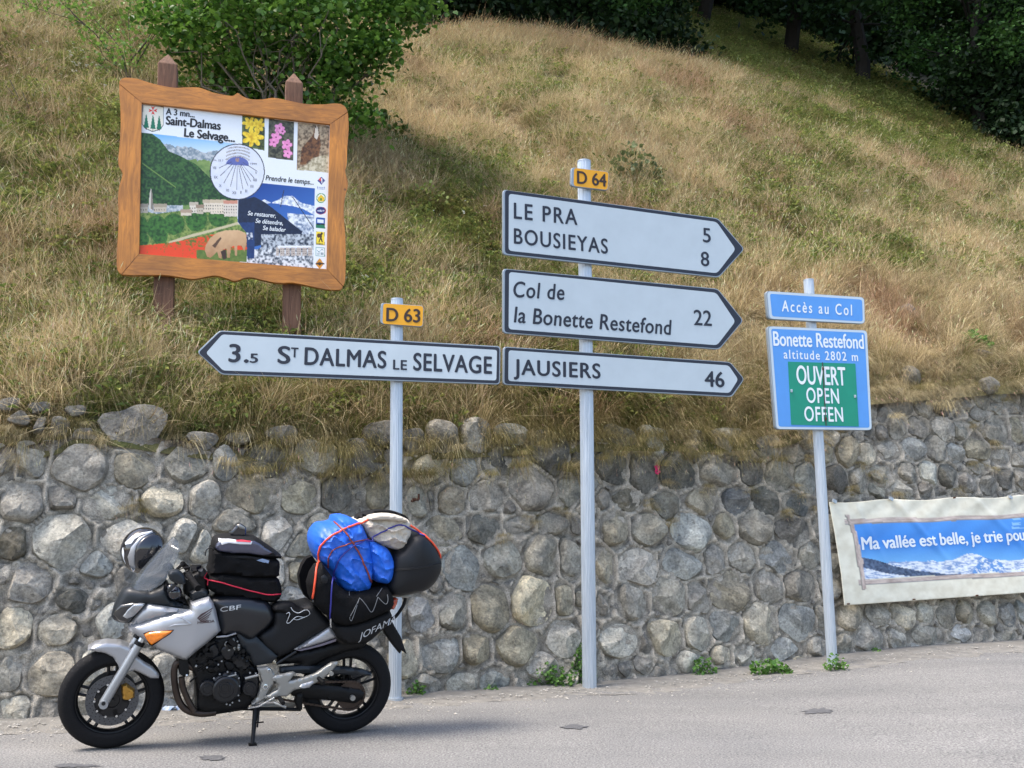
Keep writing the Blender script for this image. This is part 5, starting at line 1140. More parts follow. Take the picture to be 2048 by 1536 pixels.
# ---- wood beyond the crest
def tree(s, t, h, R_, seed, label, nleaf=9000, lean=(0, 0), low=.32, size=.16, dark=0, group=None, blobs=None, lowb=True):
    B = hp(s, t, -.2); e = empty("broadleaf_tree", B, label, "tree", group); b = MB(); rr = random.Random(seed)
    top = Vector((lean[0], lean[1], h*.8)); P = branch(b, (0, 0, 0), top, .16+.01*h, .05, seed, 8, .02)
    if blobs is None:
        blobs = [((lean[0]*.8, lean[1]*.8, h*(low+1)/2), (R_, R_, h*(1-low)/2*.95), 3)]
        for i in range(7):
            a = rr.uniform(0, 6.28); z = rr.uniform(low+.03, .85)*h; q = R_*rr.uniform(.55, .95); blobs.append(((math.cos(a)*q+lean[0]*.5, math.sin(a)*q+lean[1]*.5, z), (R_*.45, R_*.45, R_*.28), .6))
    Pl, cc = blob_points(blobs, nleaf, seed, .22, 14, .25)
    for i in range(16):
        c = cc[rr.randrange(len(cc))]; k = min(7, max(2, int(8*min(.9, max(.15, (c[2]-.8)/(h*.8)))))); P2 = branch(b, P[k], c, .05, .012, seed*50+i, 5, .05)
        for j in range(3): branch(b, P2[3], Vector(c)+Vector((rr.uniform(-.8, .8), rr.uniform(-.8, .8), rr.uniform(-.5, .3))), .015, .004, seed*90+i*5+j, 3, .08)
    b.build("trunk", M_wood_dark, e)
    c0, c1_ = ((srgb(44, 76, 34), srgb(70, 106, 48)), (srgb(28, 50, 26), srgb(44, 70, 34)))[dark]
    V, Q, C = leaves_flat(Pl, size, (c0, c1_), seed+1); fast_mesh("crown", V, Q, M_leafd, e, False, C); return e
G_ = "trees of the wood along the top of the bank"
tc_ = lambda s: float(tcrest(s))
tree(4.6, tc_(4.6)+2.2, 8, 3.0, 21, "dark broadleaf tree just right of the big shrub at the top of the photo", 11000, low=.10, group=G_, size=.14)
tree(8.4, tc_(8.4)+2.6, 8, 3.0, 22, "dark broadleaf tree above the D 64 post behind the seed grass", 11000, low=.13, group=G_, size=.14)
tree(12.6, tc_(12.4)+9, 11, 4.8, 23, "broadleaf tree in the middle of the wood edge", 17000, low=.34, lean=(.6, -6.5), group=G_, size=.14)  # crown, like the next one, leaned and widened overhead to shade the grass
tree(17.2, tc_(16.6)+9.5, 11, 5.0, 24, "broadleaf tree whose long bare branch reaches over the shaded grass", 17000, low=.34, lean=(0, -6.5), group=G_, size=.14)
tree(22.0, tc_(21)+2.6, 8, 2.6, 25, "leafy tree with low branches near the right edge of the photo", 11000, low=.20, group=G_, size=.14)
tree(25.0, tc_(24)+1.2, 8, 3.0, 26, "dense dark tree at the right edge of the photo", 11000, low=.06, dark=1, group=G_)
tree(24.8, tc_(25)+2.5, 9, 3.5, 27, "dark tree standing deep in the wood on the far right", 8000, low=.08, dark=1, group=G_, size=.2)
tree(6.5, tc_(6.5)+6.5, 11, 4.2, 28, "tall dark tree behind the trees above the D 64 post", 9000, low=.08, dark=1, group=G_, size=.22)
tree(11.0, tc_(11)+9, 12, 4.4, 29, "tall dark tree behind the middle of the wood edge", 9000, low=.08, dark=1, group=G_, size=.22)
for s_q, sd_, lb_ in ((10.6, 41, 'added overhanging tree to shade the slope between the D 64 post and the blue signs'), (15.0, 42, 'added overhanging tree in the middle to shade the green grass'), (19.4, 43, 'added overhanging shade tree left of the dark right hand trees')):
    tree(s_q, tc_(s_q)+8.0, 11, 4.4, sd_, lb_, 13000, low=.40, lean=(.3, -6.8), group=G_, size=.15)  # added trees, crowns mostly above the view, deepening the shade on the grass
tree(21.0, tc_(21)+6.5, 11, 4.2, 30, "tall dark tree behind the right hand trees", 9000, low=.06, dark=1, group=G_, size=.22)
tree(16.5, tc_(16)+13, 12, 4.6, 31, "tall dark tree far back behind the shaded grass", 9000, low=.12, dark=1, group=G_, size=.24)
tree(1.5, tc_(1.5)+7, 10, 3.6, 32, "dark tree behind the big leafy shrub", 6000, low=.1, dark=1, group=G_, size=.2)
tree(27.5, tc_(27)+5, 11, 4.2, 33, "dark tree at the far right end of the wood", 6000, low=.05, dark=1, group=G_, size=.22)
tree(13.6, tc_(13)+1.2+8.5, 11, 4.0, 34, "dark tree standing back between the middle trees of the wood", 7000, low=.2, dark=1, group=G_, size=.2)
# the wood goes on behind as one dark mass of undergrowth and crowns
rr_ = np.random.RandomState(77); bl = []
for i in range(150):
    s = rr_.uniform(-4, 42); t = tc_(min(s, 30)) + rr_.uniform(14, 22); p = hp(s, t, rr_.uniform(0, 15)); bl.append((tuple(p), (3.0, 2.0, 3.0), 1))
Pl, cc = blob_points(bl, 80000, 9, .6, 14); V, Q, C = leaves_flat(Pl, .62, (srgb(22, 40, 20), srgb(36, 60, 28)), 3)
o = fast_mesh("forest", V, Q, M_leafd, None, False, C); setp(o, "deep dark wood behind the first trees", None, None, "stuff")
# dark low thicket below the trees along the crest
bl = []
for s in np.arange(3.4, 12.5, .7): [bl.append((tuple(hp(s, tc_(s)+rr_.uniform(1.2, 4.5), rr_.uniform(.2, 2.4))), (1.0, .9, .9), 1)) for _ in (0, 1)]
for s in np.arange(21.6, 29, .7): [bl.append((tuple(hp(s, tc_(s)+rr_.uniform(.8, 3.5), rr_.uniform(.2, 2.4))), (1.0, .9, .9), 1)) for _ in (0, 1)]
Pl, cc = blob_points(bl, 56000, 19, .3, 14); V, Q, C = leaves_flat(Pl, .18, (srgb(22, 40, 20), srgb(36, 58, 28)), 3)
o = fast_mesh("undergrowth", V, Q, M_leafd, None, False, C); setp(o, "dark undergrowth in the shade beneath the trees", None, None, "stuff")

# ---- flowers, weeds, stones on the slope
M_umb = mat("white_umbel", srgb(226, 226, 214), .8)
def umbel(px, py, size, label=None):
    h = hill_hit(px, py + 10)
    if h is None: return
    B = hp(h[0], max(.3, h[1]-.25), 0); c = at_y(px, py, B.y+.05) - B
    e = empty("white_wildflower", B, label or "white flat-topped wildflower in the hillside grass", "flower", None if label else "white wildflowers dotted over the bank")
    b = MB(); b.tube([(0, 0, -.03), c*.6+Vector((.01, 0, 0)), c], .0028, 5); b.build("stem", M_stem, e)
    b = MB(); q = random.Random(int(px*7+py)); r_ = size*B.y/F/2
    for k in range(11):
        a = k*2.4; rr = r_*math.sqrt(k/11); b.sphere(c+Vector((rr*math.cos(a), rr*math.sin(a), q.uniform(-.004, .006))), (r_*.34, r_*.34, r_*.16), 6, 4)
    o = b.build("umbel", M_umb, e); o['kind'] = 'stuff'
LABS = {(875,492,18): "largest white flower head between the notice board and the LE PRA sign", (873,480,10): "small white flower head right above the largest one left of LE PRA", (899,513,15): "slanting white flower head below right of the largest one",
 (912,523,8): "small white flower head lowest of the trio left of BOUSIEYAS", (706,536,15): "white flower head just right of the notice board's lower right corner", (765,553,15): "upper flower head of the close pair above the D 63 plate",
 (768,562,12): "lower flower head of the close pair above the D 63 plate", (729,571,15): "slanting white flower head between notice board corner and D 63 plate", (741,603,12): "white flower head just left of the D 63 plate's top",
 (713,617,10): "small white flower head left of the D 63 plate", (692,632,9): "white flower head above the St Dalmas arrow, left of the D 63 plate", (410,587,12): "white flower head just under the notice board between its posts",
 (955,427,11): "lone white flower head left of the letters LE PRA", (1082,328,12): "leftmost white flower head of the cluster beside the D 64 plate", (1103,340,9): "middle white flower head of the cluster beside the D 64 plate",
 (1116,352,9): "rightmost white flower head of the cluster beside the D 64 plate", (1707,220,11): "lone white flower high on the slope below the shaded wood", (1733,382,11): "white flower head on the slope above the Accès au Col sign",
 (2025,417,12): "upper of two white flower heads at the right edge", (2026,430,12): "lower of two white flower heads at the right edge", (208,350,11): "lone white flower head just left of the notice board frame"}
for (x, y, sz), lb in LABS.items(): umbel(x, y, sz, lb)
b = MB(); q = random.Random(9)
for x, y, n_, sx, sy in ((150,155,26,60,35),(330,570,6,12,10),(60,120,10,40,60),(1095,335,5,30,14),(560,600,4,60,15),(1240,650,4,30,20),(1900,380,7,90,40),(1850,500,7,120,60),(700,610,8,60,40),(940,470,6,60,40),(1270,370,3,30,10),(1400,430,8,60,60),(1770,210,4,40,16)):
    for _ in range(n_):
        h = hill_hit(x+q.gauss(0, sx*.6), y+q.gauss(0, sy*.6))
        if h is None: continue
        P = hp(h[0], h[1], q.uniform(.18, .34)); r_ = q.uniform(.009, .02)
        for k in range(5): b.sphere(P+Vector((q.gauss(0, r_), q.gauss(0, r_), q.gauss(0, .003))), (r_*.6, r_*.6, r_*.3), 5, 3)
o = b.build("tiny_flowers", M_umb); setp(o, "tiny white flowers scattered through the grass of the bank", None, None, "stuff")
M_weed = leafmat("weed_leaves", .5, .3, False, .4)
def weed(px, py, w, h, n, label, leaf=.035, seed=1, on_road=True, cols=(srgb(70, 112, 44), srgb(104, 144, 66))):
    if on_road:
        p = on_plane(px, py, Vector((0, 0, 0)), Vector((0, 0, 1))); p = on_plane(px, py, Vector((0, 0, gz(p.x, p.y))), Vector((0, 0, 1)))
        s, t = st_of(p.x, p.y); t = min(t, -.04); p = WO + WU*s - WN*t; p.z = road_z(p.x, p.y)
    else:
        hh = hill_hit(px, py); p = hp(*hh)
    k = p.y/F; e = empty("weed", p, label, "weed"); r = np.random.RandomState(seed)
    Pl = r.uniform(-1, 1, (n, 3))*np.array([w*k/2, .07, .5*h*k]); Pl[:, 2] += h*k*.5; q = (Pl[:, 0]/(w*k/2))**2; Pl[:, 2] *= (1-.6*q)
    V, Q, C = leaves(Pl, leaf, cols, seed+4, .1, .5); fast_mesh("leaves", V, Q, M_weed, e, False, C); b = MB()
    for i in range(12): b.tube([(0, 0, -.01), tuple(Pl[i]*.5+np.array([0, 0, .01])), tuple(Pl[i])], .002, 4)
    b.build("stems", M_stem, e)
weed(1090, 1374, 90, 48, 360, "low green leafy weed at the wall foot left of the thick post", seed=1)
weed(1150, 1368, 46, 78, 300, "taller green weed at the wall foot just left of the thick post", seed=2)
weed(1410, 1350, 44, 36, 150, "round green weed at the wall foot between thick post and blue sign post", seed=3)
weed(1540, 1342, 78, 26, 200, "spreading green weed at the wall foot left of the blue sign post", seed=4, leaf=.045)
weed(1672, 1330, 40, 30, 110, "green weed sprouting behind the foot of the blue sign post", seed=5)
weed(812, 1386, 30, 30, 90, "small green weed beside the foot of the D 63 post", seed=6)
weed(965, 1378, 26, 16, 60, "tiny green weed at the wall foot between the two arrow posts", seed=7)
weed(1750, 1302, 18, 12, 40, "tiny dark green weed below the banner's left corner", seed=8, leaf=.025)
weed(1950, 704, 62, 44, 260, "bright green bushy plant on the bank above the wall at right", seed=9, on_road=False, leaf=.06, cols=(srgb(70, 124, 50), srgb(110, 160, 70)))
weed(180, 672, 50, 26, 26, "dock plant with large pale green leaves above the wall at left", seed=10, on_road=False, leaf=.13, cols=(srgb(96, 120, 84), srgb(120, 140, 100)))
weed(1375, 392, 36, 20, 16, "flat rosette of pale green leaves on the slope above the arrow signs", seed=11, on_road=False, leaf=.16, cols=(srgb(120, 140, 86), srgb(140, 156, 100)))
weed(1270, 385, 110, 110, 260, "grey-green wispy bush just right of the D 64 plate", seed=12, on_road=False, leaf=.09, cols=(srgb(92, 106, 66), srgb(120, 128, 88)))
weed(760, 300, 130, 90, 300, "green bushy growth on the slope right of the notice board", seed=13, on_road=False, leaf=.09, cols=(srgb(72, 94, 42), srgb(98, 116, 56)))
weed(840, 420, 120, 60, 260, "yellowish green herbs on the slope between notice board and arrow signs", seed=14, on_road=False, leaf=.06, cols=(srgb(104, 124, 54), srgb(136, 148, 74)))
for k, (px, py, w, h, lab) in enumerate(((1580, 384, 26, 14, "pale grey rock in the grass high on the slope"), (1812, 632, 52, 34, "pale lichened rock on the bank right of the blue signs"), (1960, 710, 40, 14, "flat stone at the foot of the bright green plant"), (1640, 690, 34, 22, "half-buried rock beside the blue sign"), (1818, 755, 60, 34, "grey rock lying on top of the wall right of the blue sign"), (1975, 775, 40, 26, "dark angular stone on the wall top near the right edge"), (40, 812, 60, 22, "flat slab of slate on the wall top at the left edge"), (100, 826, 50, 24, "broken slate slab tipped on the wall top at left"))):
    hh = hill_hit(px, py); 
    if hh is None: continue
    P_ = hp(*hh); k_ = P_.y/F; V = []; Fc = []; b = MB(); b.sphere((0, 0, 0), (w*k_*.56, w*k_*.4, h*k_*.7), 14, 9)
    V = [Vector(v_) for v_ in b.V]; V = [v_*(1+.22*noise.noise(v_*9+Vector((k, 0, 0)))) for v_ in V]
    o = mesh("rock", V, b.F, M_stone); bmx = bmesh.new(); bmx.from_mesh(o.data); bmesh.ops.remove_doubles(bmx, verts=bmx.verts, dist=1e-4); bmx.to_mesh(o.data); bmx.free(); o.location = P_ + Vector((0, 0, h*k_*.0)); o.rotation_euler = (.3, 0, TH+k); o.color = (*srgb(128, 125, 117), 1); autosmooth(o, 25); setp(o, lab, "rock")
# crumpled paper litter near the bike
pl = on_plane(333, 1428, Vector((0, 0, 0)), Vector((0, 0, 1))); b = MB(); q = random.Random(2); n = 7; V = [(x*.020+q.uniform(-.004, .004), y*.014, q.uniform(.002, .05)) for x in range(n) for y in range(5)]
b.add(V, [(i*5+j, (i+1)*5+j, (i+1)*5+j+1, i*5+j+1) for i in range(n-1) for j in range(4)]); o = b.build("paper_litter", mat("crumpled_paper", srgb(206, 214, 226), .7, col2=srgb(120, 150, 190), scale=30)); o.location = pl + Vector((-.04, 0, .008)); setp(o, "crumpled white and blue paper litter on the ground behind the front wheel", "litter")

# ================================================================== MOTORCYCLE (own frame: x towards its tail, y away from the camera, z up along its lean)
from mathutils.bvhtree import BVHTree
G0 = Vector((0, 0, 0)); UPZ = Vector((0, 0, 1))
R0 = on_plane(688, 1464, G0, UPZ); F0 = on_plane(217, 1496, G0, UPZ); R0.z = F0.z = .001
AX = (R0-F0).normalized(); CH = Vector((AX.y, -AX.x, 0)).normalized(); LEAN = math.radians(8)
BUP = (UPZ*math.cos(LEAN) + CH*math.sin(LEAN)); CC = AX.cross(BUP); CC = CC if CC.dot(CH) > 0 else -CC
BM = Matrix.Translation(R0) @ Matrix((AX, -CC, BUP)).transposed().to_4x4(); BMI = BM.inverted(); WB = (R0-F0).length
print("wheelbase", WB)
OFF = {}
def bp(px, py, c=0.0):
    """photo pixel -> bike frame point on the plane c metres out from the centre line towards the camera"""
    cf = c if callable(c) else (lambda a: c)
    cv = cf(-.7)
    for _ in range(4 if callable(c) else 1):
        q = BMI @ on_plane(px, py, R0 + CC*cv, CC); cv = cf(q.x)
    return Vector((q.x, -cv, q.z))
def bthing(name, b0, label, cat):
    e = empty(name, mw=BM @ Matrix.Translation(b0), label=label, cat=cat); OFF[e.name] = Vector(b0); return e
bike = bthing("motorcycle", (0, 0, 0), "silver and black sport touring motorcycle parked on its side stand, loaded with luggage", "motorcycle")
OFF[bike.name] = Vector((0, 0, 0))
def bb(b, name, mt, parent, smooth=False, ang=None, root=None):
    off = OFF[(root or parent).name]; b.V = [tuple(Vector(v)-off) for v in b.V]; return b.build(name, mt, parent, smooth, ang)
def pillow(name, pts, c, bulge, fall, mt, parent, back='sym', sm=0, noisef=None, step=.02, root=None, pw=2.0, extra_far=False, taper=None):
    """volume whose side outline is the pixel polygon; edges at c (number or function of x), swelling by `bulge` within `fall` of the edge"""
    if sm: pts = catmull(pts, sm)
    cf = c if callable(c) else (lambda a: c)
    P = [bp(x, y, c) for x, y in pts]; A = [(p.x, p.z) for p in P]
    # drop near-duplicates
    B_ = [A[0]]
    for p in A[1:]:
        if math.hypot(p[0]-B_[-1][0], p[1]-B_[-1][1]) > .002: B_.append(p)
    if math.hypot(B_[0][0]-B_[-1][0], B_[0][1]-B_[-1][1]) < .002: B_.pop()
    # refine long edges
    C_ = []
    for i, p in enumerate(B_):
        q = B_[(i+1) % len(B_)]; k = max(1, int(math.hypot(q[0]-p[0], q[1]-p[1])/step))
        for j in range(k): C_.append((p[0]+(q[0]-p[0])*j/k, p[1]+(q[1]-p[1])*j/k))
    n = len(C_); arr = np.array(C_); x0, z0 = arr.min(0); x1, z1 = arr.max(0)
    gx, gz_ = np.meshgrid(np.arange(x0, x1, step), np.arange(z0, z1, step)); gx = gx.ravel(); gz_ = gz_.ravel()
    gx = gx + (np.round((gz_-z0)/step) % 2)*step*.5
    ins = inpoly(gx, gz_, C_)
    nx = np.roll(arr, -1, 0)
    def edist(x, z):
        d = nx-arr; L2 = (d**2).sum(1)+1e-12; t = np.clip(((x-arr[:, 0])*d[:, 0]+(z-arr[:, 1])*d[:, 1])/L2, 0, 1)
        return float(np.sqrt(((arr[:, 0]+t*d[:, 0]-x)**2+(arr[:, 1]+t*d[:, 1]-z)**2).min()))
    pts2 = list(C_); D = [0.0]*n
    for x, z in zip(gx[ins], gz_[ins]):
        d = edist(x, z)
        if d > step*.45: pts2.append((float(x), float(z))); D.append(d)
    vs, es, fs, ov, oe, of = delaunay_2d_cdt([Vector(p) for p in pts2], [(i, (i+1) % n) for i in range(n)], [], 1, 1e-6)
    dmap = {};
    for i, o_ in enumerate(ov): dmap[i] = D[o_[0]] if o_ else 0.0
    bnd = {i for i, o_ in enumerate(ov) if o_ and any(q < n for q in o_)}
    H = []
    for i, v in enumerate(vs):
        k = min(1, dmap[i]/fall); h = bulge*(1-(1-k)**pw)**(1/pw)
        if noisef: h += noisef(v.x, v.y)*min(1, dmap[i]/(fall*.35))
        H.append(h)
    V = []; Fc = []; m = len(vs)
    for i, v in enumerate(vs): V.append((v.x, -(cf(v.x)+H[i]), v.y))
    for i, v in enumerate(vs):
        V.append((v.x, (cf(v.x)+H[i]*.97) if back == 'sym' else -back, v.y))
    for f in fs: Fc.append(tuple(f)); Fc.append(tuple(m+j for j in reversed(f)))
    idx = {ov_[0]: i for i, ov_ in enumerate(ov) if ov_ and ov_[0] < n}
    ring = [idx[k] for k in range(n) if k in idx]
    for k in range(len(ring)):
        a, b_ = ring[k], ring[(k+1) % len(ring)]; Fc.append((a, b_, m+b_, m+a))
    b = MB(); b.V = V; b.F = Fc
    o = bb(b, name, mt, parent, root=root, ang=42); return o
def world_bvh(objs):
    V = []; Fc = []
    for o in objs:
        mw = Matrix.Identity(4); q = o
        while q is not None: mw = q.matrix_basis @ mw; q = q.parent
        n = len(V); V += [mw @ v.co for v in o.data.vertices]; Fc += [tuple(i+n for i in p.vertices) for p in o.data.polygons]
    return BVHTree.FromPolygons(V, Fc)
def hit(bvh, px, py):
    d = ray(px, py).normalized(); r = bvh.ray_cast(CAMP, d)
    if r[0] is None: return None, None
    n = r[1]; n = n if n.dot(d) < 0 else -n
    return r[0], n
def patch(name, pts, bvh, lift, bulge, mt, parent, sm=0, step=2.0, root=None, fall=6.0):
    """a thin applied piece following the surface below it"""
    if sm: pts = catmull(pts, sm)
    n = len(pts); arr = np.array(pts); x0, y0 = arr.min(0); x1, y1 = arr.max(0)
    gx, gy = np.meshgrid(np.arange(x0, x1, step), np.arange(y0, y1, step)); gx, gy = gx.ravel(), gy.ravel(); ins = inpoly(gx, gy, pts); nx = np.roll(arr, -1, 0)
    P2 = [tuple(p) for p in pts]; D = [0]*n
    for x, y in zip(gx[ins], gy[ins]):
        d = nx-arr; L2 = (d**2).sum(1)+1e-12; t = np.clip(((x-arr[:, 0])*d[:, 0]+(y-arr[:, 1])*d[:, 1])/L2, 0, 1); e = float(np.sqrt(((arr[:, 0]+t*d[:, 0]-x)**2+(arr[:, 1]+t*d[:, 1]-y)**2).min()))
        if e > step*.4: P2.append((float(x), float(y))); D.append(e)
    vs, es, fs, ov, oe, of = delaunay_2d_cdt([Vector(p) for p in P2], [(i, (i+1) % n) for i in range(n)], [], 1, 1e-5)
    V = []; last = None; hits = [hit(bvh, v.x, v.y) for v in vs]; good = [h for h in hits if h[0] is not None]
    if not good: print("patch missed", name); return None
    for i, v in enumerate(vs):
        p, nn = hits[i]
        if p is None:
            c = sum((g[0] for g in good), Vector())/len(good); p = on_plane(v.x, v.y, c, CC); nn = CC
        k = min(1, (D[ov[i][0]] if ov[i] else 0)/fall); V.append(BMI @ (p + nn*(lift + bulge*math.sqrt(1-(1-k)**2))))
    m = len(vs); VB = [v + Vector((0, .004+lift, 0)) for v in V]; Fc = [tuple(f) for f in fs]
    b = MB(); b.V = [tuple(v) for v in V]; b.F = Fc; o = bb(b, name, mt, parent, smooth=True, root=root); return o
def text_on(s, p0, p1, cap, bvh, mt, parent, root=None, upv=(0, -1), shear=0, bold=.015, lift=.002):
    V, Fc = text_mesh(s, 0.0, shear, 1.0); x0, x1 = min(v.x for v in V), max(v.x for v in V); W = []; F2 = []
    for k, bx in enumerate((0, bold, -bold)):
        n0 = len(W); F2 += [tuple(i+n0 for i in f) for f in Fc]
        for v in V:
            f = (v.x+bx-x0)/(x1-x0); px = p0[0]+(p1[0]-p0[0])*f + upv[0]*cap*v.y/CAPH; py = p0[1]+(p1[1]-p0[1])*f + upv[1]*cap*v.y/CAPH
            p, nn = hit(bvh, px, py)
            if p is None: p, nn = on_plane(px, py, R0+CC*.25, CC), CC
            W.append(tuple(BMI @ (p + nn*(lift+k*.0003))))
    b = MB(); b.V = W; b.F = F2; off = OFF[(root or parent).name]; return mesh("lettering", [tuple(Vector(v)-off) for v in W], F2, mt, parent)
def cord(name, path, r, bvh, mt, parent, root=None, cdef=.2, wc=False, sub=5, n=8):
    """a cord laid over the surface seen through the pixel path"""
    P = []; last = None
    for x, y in catmull(path, sub, False):
        p, nn = hit(bvh, x, y) if bvh else (None, None)
        if p is None: p = on_plane(x, y, R0+CC*(last if last is not None else cdef), CC); nn = Vector((0, 0, 0))
        else: last = (p-R0).dot(CC)
        P.append(BMI @ (p + nn*r*.8))
    # pull the cord taut: no sharp dips
    for _ in range(3):
        P = [P[0]] + [Vector((P[i].x, min(P[i].y, (P[i-1].y+P[i+1].y)/2), P[i].z)) for i in range(1, len(P)-1)] + [P[-1]]
    b = MB(); b.tube(P, r, n); return bb(b, name, mt, parent, root=root, ang=60)
def M2(pts, cf): return [cf(*p) for p in pts]
# materials
M_rub = mat("tyre_rubber", srgb(16, 16, 18), .8, spec=.25, var=.2, scale=20, bump=.3, bscale=80)
M_rim = mat("black_alloy", srgb(24, 25, 28), .35, .3)
M_disc = mat("brake_steel", srgb(88, 90, 94), .38, .8, var=.1, scale=40)
M_hole = mat("dark_hole", srgb(16, 16, 18), .7)
M_fork = mat("silver_fork", srgb(158, 162, 166), .35, .6)
M_silv = mat("silver_paint", srgb(164, 166, 170), .36, .5, coat=.6)
M_blkp = mat("black_panel_paint", srgb(18, 21, 27), .34, .1, coat=.3)
M_cowl = mat("dark_grey_plastic", srgb(26, 31, 36), .45, spec=.35, coat=.1)
M_seat = mat("seat_vinyl", srgb(15, 17, 21), .5, spec=.3, bump=.3, bscale=300)
M_eng = mat("engine_black", srgb(10, 11, 13), .5, .2, spec=.3, var=.25, scale=16, bump=.2, bscale=60)
M_eng2 = mat("engine_cover", srgb(19, 21, 25), .4, .3, coat=.15)
M_pipe = mat("heat_browned_pipe", srgb(64, 54, 48), .45, .6, var=.3, scale=10)
M_plate = mat("satin_aluminium", srgb(150, 150, 146), .42, .6, var=.04, scale=8)
M_chrome = mat("bright_metal", srgb(206, 210, 214), .2, .95)
M_gold = mat("gold_caliper", srgb(176, 134, 62), .38, .7)
M_amber = mat("amber_lens", srgb(238, 128, 20), .15, coat=1, var=.2, scale=50)
M_red = mat("red_lens", srgb(196, 62, 30), .15, coat=1)
M_lens = mat("headlight_glass", srgb(160, 164, 168), .12, .6, coat=1, var=.3, scale=18)
M_lensd = mat("headlight_dark", srgb(40, 42, 44), .1, .3, coat=1)
M_gloss = mat("gloss_black", srgb(18, 18, 26), .08, coat=1)
M_nyl = mat("black_nylon", srgb(10, 10, 12), .8, spec=.2, bump=.5, bscale=160, var=.2, scale=12)
M_nyl2 = mat("black_nylon_smooth", srgb(13, 13, 15), .65, spec=.25, bump=.3, bscale=60, var=.15, scale=12)
M_case = mat("top_case_plastic", srgb(20, 22, 26), .42, spec=.3, bump=.15, bscale=500)
M_bluew = mat("blue_waterproof", srgb(34, 100, 206), .45, var=.08, scale=5, bump=.25, bscale=10, bdist=.02)
M_beige = mat("beige_cotton", srgb(196, 186, 170), .85, bump=.7, bscale=18, var=.06, scale=10, bdist=.03)
M_orc = mat("orange_cord", srgb(232, 84, 52), .5); M_blc = mat("blue_cord", srgb(48, 48, 136), .5); M_rdc = mat("red_cord", srgb(206, 34, 66), .5, bump=.6, bscale=400)
M_greyc = mat("grey_cord", srgb(120, 122, 124), .6); M_stripe = mat("dark_striped_cord", srgb(66, 34, 38), .5, col2=srgb(170, 74, 50), scale=60)
M_wht = mat("white_piping", srgb(214, 218, 222), .5); M_lett = mat("silver_lettering", srgb(176, 178, 180), .4, .3); M_honda = mat("dark_red_brown_decal", srgb(64, 44, 46), .4)
M_map = mat("map_paper", srgb(216, 216, 218), .1, coat=1, var=.05, scale=9); M_plas = mat("clear_map_pocket", srgb(56, 58, 78), .1, coat=1, var=.25, scale=10)
def glassy(name, col, a):
    m = mat(name, col, .04, coat=1); nt = m.node_tree; b = nt.nodes["Principled BSDF"]; b.inputs["Alpha"].default_value = a; return m
M_screen = glassy("smoked_screen", srgb(80, 88, 94), .26); M_clear = glassy("clear_visor", srgb(190, 196, 200), .22)

# ---- wheels
def wheel(cx, R, W, Rr, nsp, name):
    w = empty(name); w.parent = bike; w.location = (cx, 0, R)
    OFF[w.name] = Vector((0, 0, 0))
    b = MB(); h = W/2; prof = []
    for k in range(17):
        th = math.radians(-100+200*k/16); r_ = (R-Rr)*.98; prof.append((Rr + r_*(.02+.98*max(0, math.cos(th))**.62)*1.0 if math.cos(th) > 0 else Rr, h*math.sin(th)*(1.0 if abs(th) < 1.3 else .93)))
    prof = [(Rr-.012, -h*.72)] + [(p[0], p[1]) for p in prof] + [(Rr-.012, h*.72)]
    b.lathe(prof, (0, 0, 0), (0, 1, 0), 72, True); b.build("tyre", M_rub, w, ang=50)
    # tread grooves
    b = MB()
    for k in range(44):
        th = 2*math.pi*k/44
        for sgn in (-1, 1):
            V = []
            for f, wd in ((.12, .004), (.5, .003), (.86, .001)):
                ph = math.radians(70*f); rr = Rr+(R-Rr)*.98*(.02+.98*math.cos(ph)**.62)+.0008; y = h*math.sin(ph)*sgn; t2 = th+f*.13
                for s_ in (-1, 1): V.append((rr*math.cos(t2+s_*wd/R), y, rr*math.sin(t2+s_*wd/R)))
            b.add(V, [(0, 1, 3, 2), (2, 3, 5, 4)])
    o = b.build("tread_grooves", M_hole, w); o['kind'] = 'stuff'
    b = MB(); b.lathe([(Rr+.004, -h*.75), (Rr+.006, -h*.68), (Rr-.018, -h*.55), (Rr-.03, -h*.2), (Rr-.03, h*.2), (Rr-.018, h*.55), (Rr+.006, h*.68), (Rr+.004, h*.75), (Rr-.012, h*.72), (Rr-.022, 0), (Rr-.012, -h*.72)][::-1], (0, 0, 0), (0, 1, 0), 72, True); b.build("rim", M_rim, w, ang=40)
    b = MB(); b.tube([(0, -.07, 0), (0, .07, 0)], .042, 24); b.tube([(0, -.10, 0), (0, .10, 0)], .014, 16); b.build("hub", M_rim, w, ang=40)
    for k in range(nsp):
        th = 2*math.pi*k/nsp + .35; b = MB()
        for s_ in (-1, 1):
            d = Vector((math.cos(th), 0, math.sin(th))); sd = Vector((-math.sin(th), 0, math.cos(th)))*s_
            A, B = d*.035+sd*.018, d*(Rr-.02)+sd*.026; b.tube([A, A.lerp(B, .5), B], [.013, .010, .011], 6)
        b.build("spoke", M_rim, w, ang=50)
    return w
RF, RR = .316, .311
fw = wheel(-WB, RF, .125, .228, 5, "front_wheel"); rw = wheel(0, RR, .165, .222, 5, "rear_wheel")
